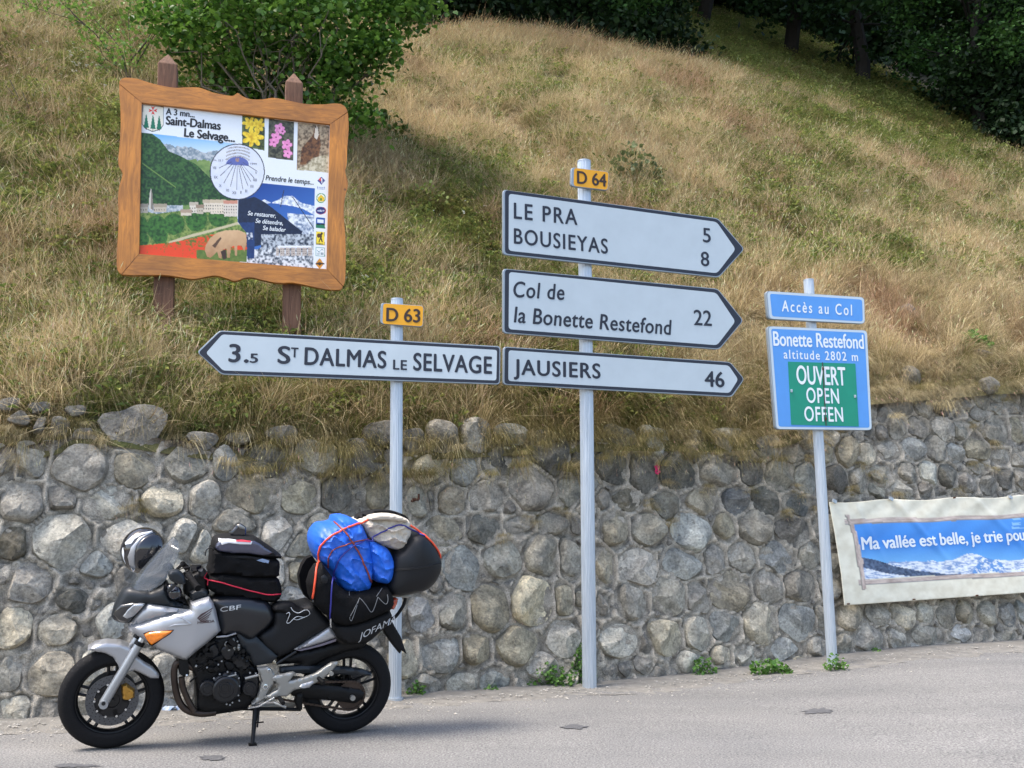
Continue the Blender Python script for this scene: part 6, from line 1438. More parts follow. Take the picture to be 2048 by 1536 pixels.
def disc(w, y, R1, R2, name="brake_disc"):
    b = MB(); b.lathe([(R1, y-.0025), (R2, y-.0025), (R2, y+.0025), (R1, y+.0025)], (0, 0, 0), (0, 1, 0), 60, True); b.build(name, M_disc, w, ang=40)
    b = MB(); 
    for ring, (rr, nn) in enumerate(((R1+.012, 26), ((R1+R2)/2, 26), (R2-.010, 26))):
        for k in range(nn):
            th = 2*math.pi*(k+.33*ring)/nn; b.disc((rr*math.cos(th), y-.003*(1 if y < 0 else -1), rr*math.sin(th)), (0, 1, 0), .0035, .001, 6)
    o = b.build("disc_holes", M_hole, w); o['kind'] = 'stuff'
    b = MB(); b.lathe([(.045, y-.003), (R1-.006, y-.003), (R1-.006, y+.003), (.045, y+.003)], (0, 0, 0), (0, 1, 0), 40, True)
    for k in range(5): th = 2*math.pi*k/5; b.box((math.cos(th)*R1*.8, y, math.sin(th)*R1*.8), (.05, .006, .03), Matrix.Rotation(-th, 3, 'Y'))
    b.build("disc_carrier", M_rim, w, ang=40); b = MB()
    for k in range(10): th = 2*math.pi*k/10; b.disc(((R1-.002)*math.cos(th), y-.005 if y < 0 else y+.005, (R1-.002)*math.sin(th)), (0, 1, 0), .007, .005, 8)
    o = b.build("disc_bolts", M_chrome, w); o['kind'] = 'stuff'
disc(fw, -.072, .105, .156); disc(fw, .072, .105, .150); disc(rw, .085, .07, .12)
# ---- front fork, mudguard, caliper
for s_ in (1, -1):
    b = MB(); A = bp(207, 1407, .098); B = bp(279, 1287, .098); d = (B-A).normalized(); C_ = B + d*.30
    fl = lambda p: Vector((p.x, p.y*s_, p.z))
    b.tube([fl(A-d*.02), fl(A+d*.01), fl(B)], [.024, .030, .027], 16); b.build("fork_leg", M_fork, bike, ang=50)
    b = MB(); b.tube([fl(B-d*.01), fl(C_)], .0205, 16); b.build("fork_tube", M_chrome, bike, ang=50)
    b = MB(); b.tube([fl(B-d*.012), fl(B+d*.012)], .031, 16); b.build("fork_seal", M_eng, bike, ang=40)
    b = MB(); b.disc(fl(A)+Vector((0, -.012*s_, 0)), (0, 1, 0), .026, .05, 20); b.build("axle_clamp", M_fork, bike, ang=40)
b = MB(); A = bp(207, 1407, .135); b.disc(A, (0, 1, 0), .012, .012, 12); b.build("axle_nut", M_hole, bike, ang=40)
cal = pillow("brake_caliper", M2([(468,1075),(500,1062),(528,1085),(552,1100),(550,1150),(515,1168),(478,1165),(470,1120)], c2), .078, .03, .015, M_gold, bike, back=.05, step=.01)
b = MB(); 
for x, y in ((490,1090),(515,1125),(488,1150)): b.disc(bp(*c2(x, y), .112), (0, 1, 0), .010, .012, 12)
o = b.build("caliper_bolts", M_gold, bike, ang=40); o['kind'] = 'stuff'
pillow("front_mudguard", M2([(262,862),(305,834),(375,819),(465,824),(528,848),(565,900),(612,936),(662,965),(702,1012),(700,1034),(648,1034),(600,1008),(548,985),(505,1000),(468,1014),(448,950),(418,905),(368,880),(305,868)], c2), .07, .012, .02, M_silv, bike, step=.012)
# ---- fairing
cfair = lambda a: float(np.interp(a, [-1.55, -1.42, -1.25, -1.05, -.8], [.045, .10, .165, .20, .20]))
cowl = pillow("upper_cowl", M2([(408,655),(425,595),(450,545),(480,500),(515,478),(585,490),(650,497),(700,480),(730,462),(750,500),(768,546),(830,576),(893,603),(893,616),(820,607),(720,590),(630,577),(560,640),(515,697),(460,690),(425,677)], c2), lambda a: cfair(a)*.86, .035, .06, M_cowl, bike)
fair = pillow("side_fairing", M2([(510,722),(530,700),(600,690),(700,655),(800,630),(893,612),(898,575),(950,555),(1010,538),(1035,570),(1052,620),(1065,680),(1080,742),(1000,815),(930,870),(870,922),(840,918),(760,885),(700,860),(650,830),(600,795),(560,765),(520,745)], c2), cfair, .045, .07, M_silv, bike)
fair2 = pillow("nose_fairing", M2([(518,704),(555,645),(600,600),(635,576),(730,590),(888,614),(800,634),(700,660),(600,694),(540,712)], c2), lambda a: cfair(a)*.97, .03, .05, M_silv, bike)
bvF = world_bvh([cowl, fair, fair2])
patch("headlight", M2([(425,644),(438,607),(470,581),(540,570),(624,571),(575,620),(540,655),(515,686),(460,681)], c2), bvF, .004, .012, M_lensd, bike)
bvF2 = world_bvh([o for o in bike.children if o.name.startswith("headlight")])
patch("headlight_reflector", M2([(510,612),(550,578),(618,574),(575,620),(542,652),(505,668),(478,652),(495,632)], c2), bvF2, .002, .008, M_lens, bike, step=1.5, fall=3)
patch("indicator", M2([(612,762),(640,750),(700,744),(785,740),(768,757),(715,792),(660,828),(646,820),(625,790)], c2), bvF, .003, .014, M_amber, bike, step=1.5, fall=5)
patch("indicator_surround", M2([(604,758),(640,744),(795,735),(772,762),(660,836),(640,828)], c2), bvF, .0015, .0, M_cowl, bike)
patch("fairing_vent", M2([(742,721),(800,700),(880,697),(838,666),(803,659),(840,656),(905,700),(895,708),(810,714)], c2), bvF, .002, .003, M_silv, bike, step=1.5, fall=3)
M_chr = M_honda
feathers = [[(893,1105),(930,1066),(1050,998),(1046,1014),(950,1078),(905,1110)],[(907,1113),(955,1084),(1041,1024),(1036,1040),(960,1096),(918,1122)],[(920,1126),(965,1101),(1031,1056),(1025,1072),(970,1112),(932,1134)],[(935,1137),(975,1116),(1017,1086),(1009,1102),(978,1124),(948,1142)],[(951,1144),(985,1128),(1003,1117),(990,1138),(965,1149)],[(889,1106),(897,1104),(950,1143),(992,1146),(988,1154),(945,1152)]]
for f in feathers: patch("wing_emblem", M2(f, c4), bvF, .0025, 0, M_chr, bike, step=1.5)
text_on("HONDA", c4(897, 1166), c4(1068, 1150), 5.2, bvF, M_chr, bike, upv=(.05, -1), bold=.03)
# windscreen: lofted curved sheet
cen = M2([(513,482),(535,442),(600,355),(680,265),(745,195),(788,162)], c2); edg = M2([(650,499),(722,452),(772,392),(806,318),(832,245),(826,196)], c2)
b = MB(); rows = []; 
for i in range(31):
    f = i/30*5; k = min(4, int(f)); g = f-k; ce = [cen[k][j]*(1-g)+cen[k+1][j]*g for j in (0, 1)]; ed = [edg[k][j]*(1-g)+edg[k+1][j]*g for j in (0, 1)]
    w = np.interp(i/30, [0, .3, .8, 1], [.17, .18, .13, .04]); pc = bp(*ce, 0.0); pe = bp(*ed, float(w)); row = []
    for j in range(-10, 11):
        u_ = j/10; row.append((pc.x*(1-u_*u_)+pe.x*u_*u_, -w*u_*(-1), pc.z*(1-u_*u_)+pe.z*u_*u_))
    rows.append(row)
V = [p for r_ in rows for p in r_]; b.add(V, [(i*21+j, i*21+j+1, (i+1)*21+j+1, (i+1)*21+j) for i in range(30) for j in range(20)])
ws = bb(b, "windscreen", M_screen, bike, smooth=True); sm_ = ws.modifiers.new("thickness", 'SOLIDIFY'); sm_.thickness = .003
pillow("instrument_panel", M2([(585,468),(690,420),(762,370),(742,432),(662,470)], c2), .09, .03, .02, M_eng, bike, step=.012)
pillow("cowl_inner", M2([(590,495),(700,478),(745,440),(800,520),(870,560),(890,600),(770,550)], c2), .11, .02, .03, M_eng, bike, step=.015)
# handlebar, mirror, grips, reservoir, cables
pillow("mirror", M2([(604,700),(598,640),(640,614),(700,612),(745,650),(770,700),(772,752),(720,762),(645,738)], c4), .30, .03, .02, M_cowl, bike, back=.27, step=.01, sm=2)
b = MB(); b.tube([bp(*c4(680, 750), .28), bp(*c4(640, 790), .24), bp(*c4(600, 830), .20)], .011, 8); bb(b, "mirror_stem", M_cowl, bike, ang=50)
pillow("far_mirror", M2([(540,600),(560,560),(620,545),(660,600),(640,640),(570,640)], c4), -.26, .03, .02, M_cowl, bike, back=-.30, step=.012, sm=2)
b = MB(); b.sphere(bp(*c4(662, 850), .16), (.045, .04, .045), 18, 12); b.sphere(bp(*c4(620, 800), .13), (.03, .04, .03), 14, 9); bb(b, "fork_top", M_gloss, bike, smooth=True)
b = MB(); A = bp(*c4(800, 660), .22); B = bp(*c4(893, 790), .37); b.tube([A, B], .019, 14); b.tube([B, B+(B-A).normalized()*.015], .022, 14); bb(b, "grip", M_nyl, bike, ang=50)
b = MB(); Aj = Vector((A.x, -A.y, A.z)); Bj = Vector((B.x, -B.y, B.z)); b.tube([Aj, Bj], .019, 14); bb(b, "grip", M_nyl, bike, ang=50)
b = MB(); b.tube([Aj, Vector((A.x-.05, .09, A.z-.02)), Vector((A.x-.05, -.09, A.z-.02)), A], .011, 10); bb(b, "handlebar", M_eng, bike, ang=50)
b = MB(); b.box(bp(*c4(878, 588), .05), (.065, .05, .042)); b.box(bp(*c4(878, 562), .05), (.07, .055, .008)); o = bb(b, "brake_reservoir", M_gloss, bike); bevel(o, .004)
b = MB(); b.tube([bp(*c4(x, y), .12) for x, y in ((700,615),(760,590),(830,580))], .004, 6); bb(b, "cable", M_hole, bike)
b = MB(); b.tube([bp(*c4(x, y), .10) for x, y in ((975,470),(985,410),(1020,385),(1060,400))], .004, 6); bb(b, "cable", M_hole, bike)
b = MB(); b.tube([bp(*c4(x, y), .20) for x, y in ((790,700),(760,640),(800,620))], .007, 6); bb(b, "clutch_lever", M_eng, bike)
pillow("steering_cover", M2([(760,700),(850,640),(960,600),(1010,660),(1010,790),(1020,860),(900,890),(820,900),(760,860)], c4), .07, .03, .03, M_eng, bike, step=.015)
pillow("switch_cluster", M2([(905,620),(950,600),(990,640),(960,690),(915,690)], c4), .16, .02, .01, M_eng2, bike, back=.12, step=.01)
pillow("ignition_cover", M2([(820,850),(870,822),(960,810),(1000,830),(1010,890),(940,900),(850,930),(822,905)], c4), .14, .02, .02, M_cowl, bike, step=.012)
# ---- tank, side cover, seat, tail
tank = pillow("fuel_tank", M2([(60,560),(110,535),(240,528),(395,556),(436,590),(455,640),(446,690),(400,735),(345,780),(300,800),(230,765),(135,778),(118,740),(104,680),(94,620)], c3), .135, .06, .10, M_blkp, bike, sm=2)
bvT = world_bvh([tank]); text_on("CBF", c4(1128, 1042), c4(1338, 1016), 9, bvT, M_lett, bike, bold=.0, upv=(.08, -1))
pillow("side_cover", M2([(225,755),(300,790),(345,778),(400,830),(478,900),(440,940),(335,958),(285,880),(245,820)], c3), .15, .015, .03, M_cowl, bike)
b = MB(); b.tube([bp(*c3(100, 780), .17), bp(*c3(170, 775), .17), bp(*c3(222, 757), .17)], .006, 6); bb(b, "trim_strip", M_silv, bike)
seat = pillow("seat", M2([(448,700),(450,650),(470,612),(540,600),(630,597),(690,580),(735,612),(785,672),(812,705),(700,772),(600,838),(480,905),(350,785),(425,725)], c3), .13, .035, .06, M_seat, bike, sm=2)
pillow("tail_panel", M2([(576,857),(650,812),(730,760),(797,712),(818,735),(842,765),(838,782),(760,812),(680,836),(600,858)], c3), .14, .02, .03, M_silv, bike, step=.012)
pillow("tail_lower_panel", M2([(590,862),(680,842),(760,818),(838,790),(836,806),(760,832),(690,850),(620,866)], c3), .135, .005, .02, mat("purple_grey_plastic", srgb(116, 110, 124), .4, .2), bike, step=.012)
pillow("rear_mudguard", M2([(470,915),(600,868),(700,850),(840,808),(1010,790),(1040,800),(1000,850),(900,868),(800,905),(700,955),(640,1010),(600,1000),(620,940),(540,945),(480,950)], c3), .085, .02, .03, M_eng, bike)
b = MB(); b.tube([bp(*c3(470, 945), .13), bp(*c3(590, 868), .13)], .012, 8); bb(b, "frame_rail", M_eng2, bike, ang=50)
# number plate board hanging at the tail, seen edge-on
pillow("plate_holder", M2([(978,1175),(1040,1120),(1075,1118),(1110,1180),(1160,1265),(1216,1432),(1190,1412),(1165,1398),(1152,1428),(1085,1345),(1015,1245)], c5), .03, .008, .01, M_nyl2, bike, back=-.03, step=.012)
# ---- engine
blk_ = pillow("engine_block", M2([(205,600),(330,500),(450,400),(600,360),(740,350),(790,430),(880,660),(955,700),(960,900),(900,1060),(800,1118),(600,1148),(400,1150),(330,1100),(330,930),(300,760)], c7), .13, .02, .03, M_eng, bike)
def ecyl(x, y, r, c0, c1_, mt=M_eng, name="engine_cover", seg=28, ring=True):
    b = MB(); A = bp(*c7(x, y), c0); B = bp(*c7(x, y), c1_); B.x, B.z = A.x, A.z; rr = r/5.12/300
    prof = [(0.0001, 0), (rr*.55, 0), (rr*.60, -.004), (rr*.88, -.004), (rr, -.012), (rr, -(c1_-c0)), (.0001, -(c1_-c0))]
    b.lathe([(p[0], (c1_-c0)+p[1]) for p in prof], A, (0, -1, 0), seg); return bb(b, name, mt, bike, ang=35)
ecyl(612, 893, 128, .14, .215, M_eng2, "alternator_cover"); ecyl(612, 893, 60, .20, .222, M_eng2, "alternator_cap")
ecyl(425, 868, 78, .10, .20, M_eng2, "starter_cover"); ecyl(430, 872, 24, .19, .206, M_hole, "starter_bore"); ecyl(855, 890, 70, .15, .205, M_eng2, "sprocket_cover")
pillow("crankcase", M2([(480,800),(560,740),(680,715),(760,740),(800,860),(790,960),(720,1030),(600,1060),(500,1020),(470,920)], c7), .15, .03, .03, M_eng2, bike, back=.1, step=.014)
pillow("gearbox_cover", M2([(795,770),(955,745),(972,830),(945,990),(890,1010),(800,950)], c7), .16, .02, .02, M_eng2, bike, back=.1, step=.014)
pillow("oil_pan", M2([(330,1090),(420,1060),(600,1080),(790,1050),(860,1090),(800,1128),(600,1160),(420,1188),(330,1180)], c7), .10, .02, .03, M_eng, bike)
for i, P in enumerate(([(440,500),(470,450),(520,440),(550,490),(560,590),(520,630),(470,600)], [(320,560),(370,520),(430,560),(430,650),(370,690),(320,650)], [(560,520),(620,450),(680,440),(720,520),(700,600),(610,620)], [(430,640),(520,610),(560,680),(520,740),(440,740)], [(700,560),(780,560),(860,620),(860,700),(760,720),(690,650)], [(600,640),(680,620),(720,690),(640,730)])):
    pillow("engine_part", M2(P, c7), .15, .014, .012, (M_eng2, M_eng)[i % 2], bike, back=.1, step=.012, sm=2)
b = MB(); rr = random.Random(14)
for i in range(44):
    x, y = rr.uniform(330, 880), rr.uniform(430, 760)
    if y < 1000-x*1.15+(-60) or y > 980: continue
    P_ = bp(*c7(x, y), rr.uniform(.15, .185)); k = rr.random(); M_ = Matrix.Rotation(rr.uniform(-.8, .8), 3, 'Y')
    if k < .45: b.box(P_, (rr.uniform(.015, .05), .03, rr.uniform(.008, .03)), M_)
    elif k < .75: b.disc(P_, (0, 1, 0), rr.uniform(.007, .016), .03, 10)
    else: b.tube([P_, P_+Vector((rr.uniform(-.05, .05), .02, rr.uniform(-.06, .02))), P_+Vector((rr.uniform(-.08, .08), .03, -.08))], .006, 7)
o = bb(b, "engine_fittings", M_eng, bike, ang=40); o['kind'] = 'stuff'
# cooling fins of the cylinder block
for k in range(6):
    b = MB(); x0_, y0_ = 330+k*8, 640-k*26
    b.box((bp(*c7(x0_+90, y0_+40), .15)), (.12, .03, .004), Matrix.Rotation(-.6, 3, 'Y')); bb(b, "cooling_fin", M_eng2, bike)
b = MB(); rr = random.Random(3)
for x, y in ((500,800),(560,758),(640,735),(720,745),(755,800),(760,880),(735,960),(690,1010),(600,1030),(520,1000),(480,930),(630,1065),(665,1072),(690,1050),(430,690),(545,660),(320,672),(455,940),(870,745),(930,750),(750,975),(760,1030),(580,625)): b.disc(bp(*c7(x, y), .186), (0, 1, 0), .0055, .012, 7)
o = bb(b, "engine_bolts", M_fork, bike, ang=40); o['kind'] = 'stuff'
for (p, q, r_) in (((590,800),(730,765),.006), ((820,805),(955,770),.009)):
    b = MB(); b.tube([bp(*c7(*p), .19), bp(*c7(*q), .19)], r_, 8); bb(b, "cover_rib", M_plate, bike, ang=50)
b = MB(); rr = random.Random(5)
for i in range(16): b.sphere(bp(*c7(rr.uniform(620, 760), rr.uniform(400, 520)), .155), rr.uniform(.006, .013), 7, 5)
o = bb(b, "throttle_fittings", M_plate, bike, smooth=True); o['kind'] = 'stuff'
for x, y in ((320,675),(225,772)): b = MB(); b.sphere(bp(*c7(x, y), .16), .010, 8, 6); bb(b, "hose_clip", M_chrome, bike, smooth=True)
pillow("radiator", M2([(140,590),(235,600),(250,760),(200,790),(150,760)], c7), .15, .005, .02, M_eng, bike)
for c_ in (.12, .045, -.045, -.12):
    b = MB(); P = [bp(*c7(x+ (0 if c_ > 0 else 0), y), c_) for x, y in catmull([(300,700),(210,660),(130,640),(95,720),(100,860),(125,980),(170,1080),(250,1140),(380,1165),(520,1150)], 5, False)]
    b.tube(P, .021, 12); bb(b, "exhaust_pipe", M_pipe, bike, ang=60)
b = MB(); b.tube([bp(*c7(x, y), .14) for x, y in catmull([(170,790),(180,880),(215,980),(260,1070),(300,1140)], 4, False)], .019, 10); bb(b, "exhaust_pipe", M_pipe, bike, ang=60)
b = MB(); b.tube([(-.62, .12, .17), (-.35, .14, .17), (-.1, .2, .28), (.12, .21, .36)], [.025, .03, .055, .06], 16); bb(b, "silencer", M_plate, bike, ang=50)
# ---- frame plates, pegs, stand
pillow("frame_plate", M2([(945,700),(1060,685),(1100,718),(1136,770),(1122,840),(1085,900),(1050,950),(1022,1015),(960,1055),(900,1078),(888,1062),(942,1000),(972,900),(988,830),(970,770)], c7), .185, .012, .012, M_plate, bike, step=.01, back=.15)
for x, y, r_ in ((1063,720,18),(1027,888,28)):
    b = MB(); b.lathe([(r_/5.12/300, 0), (r_/5.12/300, .006), (r_*.6/5.12/300, .008), (r_*.6/5.12/300, 0)], bp(*c7(x, y), .197), (0, -1, 0), 20, True); bb(b, "pivot_bolt", M_chrome, bike, ang=40)
pillow("footrest_bracket", M2([(1098,800),(1130,775),(1310,735),(1336,748),(1290,810),(1275,830),(1430,792),(1540,752),(1700,642),(1768,630),(1766,660),(1690,750),(1600,822),(1520,862),(1420,902),(1320,925),(1250,985),(1170,990),(1050,1014),(1030,985),(1150,920),(1160,880)], c7), .20, .010, .010, M_plate, bike, step=.01, back=.18)
pillow("peg_gloss", M2([(1375,885),(1400,862),(1520,825),(1525,850),(1480,895),(1420,910),(1385,905)], c7), .215, .008, .008, M_silv, bike, back=.2, step=.008)  # bright piece standing in for the gloss on the passenger peg
for x, y in ((1118,812),(1032,992)): b = MB(); b.disc(bp(*c7(x, y), .215), (0, 1, 0), .009, .01, 12); bb(b, "bracket_bolt", M_plate, bike, ang=40)
b = MB(); A = bp(*c7(1170, 1000), .21); b.tube([A, A+Vector((.01, -.10, -.01))], .014, 10); bb(b, "footpeg", M_eng, bike, ang=50)
b = MB(); b.disc(bp(*c8(525, 752), .225), (0, 1, 0), .014, .02, 16); bb(b, "helmet_hook", M_plate, bike, ang=40)
b = MB(); A = bp(*c8(395, 800), .21); b.tube([A, A+Vector((.02, -.07, -.015))], .013, 10); bb(b, "passenger_peg", M_eng, bike, ang=50)
b = MB(); b.tube([bp(*c7(850, 1108), .20), bp(*c7(960, 1090), .21), bp(*c7(1120, 1000), .21)], .006, 7); bb(b, "shift_lever", M_chrome, bike, ang=50)
b = MB(); b.tube([bp(*c7(1115, 1050), .22), bp(*c7(1240, 1100), .26)], .009, 8); bb(b, "shift_peg", M_plate, bike, ang=50)
g = on_plane(*c7(895, 1478), Vector((0, 0, .005)), UPZ); gl = BMI @ g; b = MB(); A = bp(*c7(930, 1090), .13); b.tube([A, A.lerp(gl, .5), gl], [.019, .015, .012], 10); b.tube([bp(*c7(965, 1110), .15), A.lerp(gl, .55)+Vector((.02, -.01, 0))], .006, 6); bb(b, "side_stand", M_eng, bike, ang=50)
b = MB(); b.box(gl+Vector((0, -.005, .002)), (.05, .045, .008)); bb(b, "stand_foot", M_eng, bike)
b = MB(); b.tube([A.lerp(gl, .45), A.lerp(gl, .45)+Vector((.05, -.05, .02))], .005, 6); bb(b, "stand_tang", M_eng, bike)
b = MB(); b.tube([bp(*c7(800, 1112), .1), bp(*c7(1390, 1120), .1)], .012, 8); bb(b, "centre_stand_bar", M_eng, bike, ang=50)
pillow("linkage_plate", M2([(1345,965),(1410,950),(1405,1125),(1350,1120),(1330,1040)], c7), .12, .01, .01, M_eng, bike, back=.08, step=.012)
# ---- swingarm, chain, sprocket
pillow("swingarm", M2([(560,1060),(720,1075),(850,1085),(985,1105),(1008,1125),(1000,1160),(950,1188),(820,1172),(640,1152),(560,1140)], c3), .10, .012, .015, M_eng, bike)
pillow("chain_guard", M2([(490,968),(620,958),(850,962),(1000,980),(1050,1000),(1052,1018),(900,1012),(700,1004),(490,1002)], c3), .105, .012, .012, M_cowl, bike, back=.07, step=.014)
sc0 = bp(*c3(925, 1140), .085); R_s = .095; b = MB(); 
prof = [];
for k in range(84): th = 2*math.pi*k/84; prof.append((sc0.x+(R_s+(.004 if k % 2 else -.002))*math.cos(th), sc0.y, sc0.z+(R_s+(.004 if k % 2 else -.002))*math.sin(th)))
b.prism(prof, (0, .006, 0)); bb(b, "sprocket", M_pipe, bike)
b = MB(); fs = bp(*c7(855, 900), .085); top = [fs+Vector((0, 0, .035)), sc0+Vector((-.02, 0, R_s))]; bot = [fs+Vector((0, 0, -.035)), fs.lerp(sc0, .5)+Vector((0, 0, -.07)), sc0+Vector((-.02, 0, -R_s))]
P = []
for a_, b__ in ((top[0], top[1]),): 
    for k in range(40): P.append(a_.lerp(b__, k/40))
for k in range(26): th = math.pi/2-math.pi*k/25; P.append(sc0+Vector((R_s*math.cos(th), 0, R_s*math.sin(th))))
for k in range(20): P.append(bot[2].lerp(bot[1], k/20))
for k in range(21): P.append(bot[1].lerp(bot[0], k/20))
for i in range(len(P)-1):
    d = (P[i+1]-P[i]); mid = (P[i]+P[i+1])/2; b.box(mid+Vector((0, (-.004 if i % 2 else .0), 0)), (d.length*.92, .014, .013), Matrix.Rotation(math.atan2(-d.z, d.x), 3, 'Y'))
o = bb(b, "chain", M_pipe, bike); o['kind'] = 'stuff'
b = MB(); b.disc(sc0+Vector((.005, -.035, -.005)), (0, 1, 0), .018, .03, 12); bb(b, "rear_axle_nut", M_plate, bike, ang=40)
# ---- tail lamp, rack, top case
pillow("tail_lamp", M2([(1095,890),(1135,900),(1125,950),(1095,1005),(1065,1000),(1060,950)], c5), .06, .015, .015, M_red, bike, step=.012)
for s_ in (.09, -.09):
    b = MB(); b.tube([bp(*c5(x, y), s_) for x, y in catmull([(1050,1090),(1100,1080),(1150,1020),(1190,950),(1205,880),(1215,850)], 4, False)], .012, 8); bb(b, "grab_rail", M_eng, bike, ang=50)
pillow("rack_plate", M2([(1060,855),(1130,862),(1250,856),(1290,838),(1280,872),(1230,892),(1130,886),(1060,884)], c5), .12, .005, .01, M_plate, bike, step=.012)
case = pillow("top_case", M2([(1075,520),(1120,445),(1180,400),(1245,310),(1330,278),(1400,300),(1490,400),(1545,520),(1550,600),(1535,660),(1500,730),(1440,795),(1370,832),(1240,860),(1120,872),(1040,860),(1030,760),(1050,640)], c5), .15, .10, .15, M_case, bike, sm=2)
case2 = case; bvK = world_bvh([case])
cord("seam", M2([(1090,628),(1200,622),(1400,597),(1546,558)], c5), .0035, bvK, M_hole, bike); cord("seam_lip", M2([(1090,617),(1200,611),(1400,586),(1544,546)], c5), .003, bvK, M_case, bike)

# ================================================================== LUGGAGE AND GEAR
def lug(name, px, c, label, cat): return bthing(name, bp(*px, c), label, cat)
sb = lug("saddle_bag", c5(560, 1200), .2, "black soft saddle bag strapped over the motorcycle's tail, lettered JOFAMA", "saddle bag")
crn = lambda k, amp, s1=22, s2=9: (lambda x, z: amp*((1-abs(2*noise.noise(Vector((x*s1*.6+z*s2+k, z*s1*.45-x*s2*.3, k*3.1)))))**3-.45) + amp*.15*(1-abs(2*noise.noise(Vector((x*s1*1.6+k, z*s1*1.2+x*9, k*5.1)))))**4 + amp*.35*noise.noise(Vector((x*40, z*40, k))))
sb1 = pillow("pannier", M2([(268,750),(300,650),(345,580),(400,555),(500,690),(560,775),(650,835),(860,815),(1030,785),(1080,860),(1095,950),(1060,1010),(900,1082),(760,1135),(620,1160),(520,1140),(430,1040),(330,962),(285,870)], c5), .20, .085, .07, M_nyl, sb, back=.12, noisef=crn(1, .012))
sb2 = pillow("pannier_skirt", M2([(470,1085),(560,1140),(640,1152),(800,1106),(1050,1003),(1076,1060),(1060,1130),(985,1200),(885,1290),(820,1332),(640,1332),(560,1290),(500,1180)], c5), .205, .035, .04, M_nyl2, sb, back=.15, noisef=crn(2, .005))
q1 = sb1.copy(); q1.data = sb1.data; link(q1, sb); q1.scale = (1, -1, 1); q1.location = (0, -2*OFF[sb.name].y, 0)
bvS = world_bvh([sb1, sb2])
text_on("JOFAMA", c5(757, 1296), c5(1112, 1118), 14, bvS, M_lett, sb, upv=(.22, -1), bold=.0, lift=.003)
for P in ([(665,870),(672,800),(720,785),(765,830)], [(668,1082),(765,890)], [(668,1082),(690,1100),(760,900)], [(770,895),(825,960),(870,1025),(900,1000),(940,885)], [(940,885),(1010,950),(1035,920),(1030,860)], [(925,880),(980,800)]):
    cord("bungee_lace", M2(P, c5), .0022, bvS, M_greyc, sb, n=5)
pillow("buckle", M2([(395,690),(430,670),(460,700),(455,745),(420,760),(395,730)], c5), .29, .006, .01, M_case, sb, back=.27, step=.012)
db = lug("blue_dry_bag", c5(700, 830), .1, "bright blue waterproof roll bag strapped across the motorcycle's rear seat", "bag")
d1 = pillow("bag_body", M2([(316,330),(345,250),(400,192),(460,185),(530,168),(548,120),(640,110),(740,148),(795,210),(830,300),(856,370),(885,470),(896,580),(875,700),(858,790),(785,835),(685,842),(600,812),(540,740),(470,622),(380,540),(328,430)], c5), .10, .15, .115, M_bluew, db, noisef=crn(3, .024), sm=2, step=.0085)
d2 = pillow("bag_end", M2([(835,330),(950,370),(1030,418),(1072,490),(1088,580),(1080,680),(1030,748),(960,748),(890,712),(845,600),(825,450)], c5), .12, .13, .09, M_bluew, db, noisef=crn(4, .024), sm=2, step=.0085)
jk = lug("beige_jacket", c5(1000, 330), .1, "folded beige jacket tied on top of the black top case", "jacket")
j1 = pillow("jacket_body", M2([(742,160),(800,128),(860,108),(990,82),(1100,92),(1228,138),(1250,200),(1256,260),(1225,340),(1172,430),(1085,424),(1000,392),(880,342),(832,285),(785,205)], c5), .10, .10, .09, M_beige, jk, noisef=crn(5, .034, 18, 12), sm=2, step=.0085)
j2 = pillow("jacket_roll", M2([(850,120),(880,100),(1000,84),(1130,98),(1222,135),(1232,155),(1200,164),(1100,152),(1000,142),(870,148)], c5), .19, .03, .02, M_beige, jk, back=.12, sm=2, noisef=crn(6, .006), step=.01)
j3 = pillow("jacket_collar", M2([(738,130),(790,85),(900,60),(1000,52),(1110,65),(1200,98),(1238,140),(1228,150),(1130,105),(1000,84),(860,108),(770,140)], c5), .05, .03, .02, M_nyl2, jk, sm=2)
bvL = world_bvh([d1, d2, j1, j2, case, sb1])
def strap(path, r, mt, label, sub=5):
    p0 = bp(*c5(*path[0]), .2); e = bthing("bungee_cord", p0, label, "bungee cord"); o = cord("cord", M2(path, c5), r, bvL, mt, e, sub=sub); return e
e1 = strap([(850,148),(740,185),(600,240),(470,320),(400,390),(375,460),(362,560),(345,700),(325,850),(320,890)], .0068, M_orc, "thick orange bungee cord running over the left side of the blue bag")
e2 = strap([(1250,195),(1320,240),(1380,290),(1460,370),(1510,440),(1542,510)], .0068, M_orc, "orange bungee cord running down the back edge of the top case")
e3 = strap([(520,165),(600,240),(690,350),(760,470),(810,580),(850,680),(872,740)], .006, M_stripe, "dark red striped cord tied lengthwise down the blue bag")
e4 = strap([(860,325),(740,350),(650,378),(560,405),(495,450),(466,520),(465,600)], .0045, M_stripe, "thin striped cord curving across the middle of the blue bag")
e5 = strap([(1400,305),(1300,262),(1180,195),(1100,205),(1000,250),(850,320),(700,400),(600,480),(550,560),(520,650),(500,720),(490,850),(485,1000),(485,1090)], .0052, M_blc, "dark blue bungee cord from the top case over the blue bag to the tail")
b = MB(); A = bp(*c5(485, 1085), .22); B = bp(*c5(488, 1165), .20); b.tube([A, B], .008, 8); b.tube([B, B+Vector((.03, 0, -.02)), B+Vector((.03, 0, .02))], .005, 6); bb(b, "hook", M_chrome, e5, ang=50)
b = MB(); A = bp(*c5(320, 890), .22); b.tube([A, bp(*c5(318, 925), .2)], .007, 8); bb(b, "hook", M_chrome, e1, ang=50)
tb = lug("tank_bag", c4(1350, 900), .1, "black two-storey tank bag with map pocket strapped on the fuel tank", "tank bag")
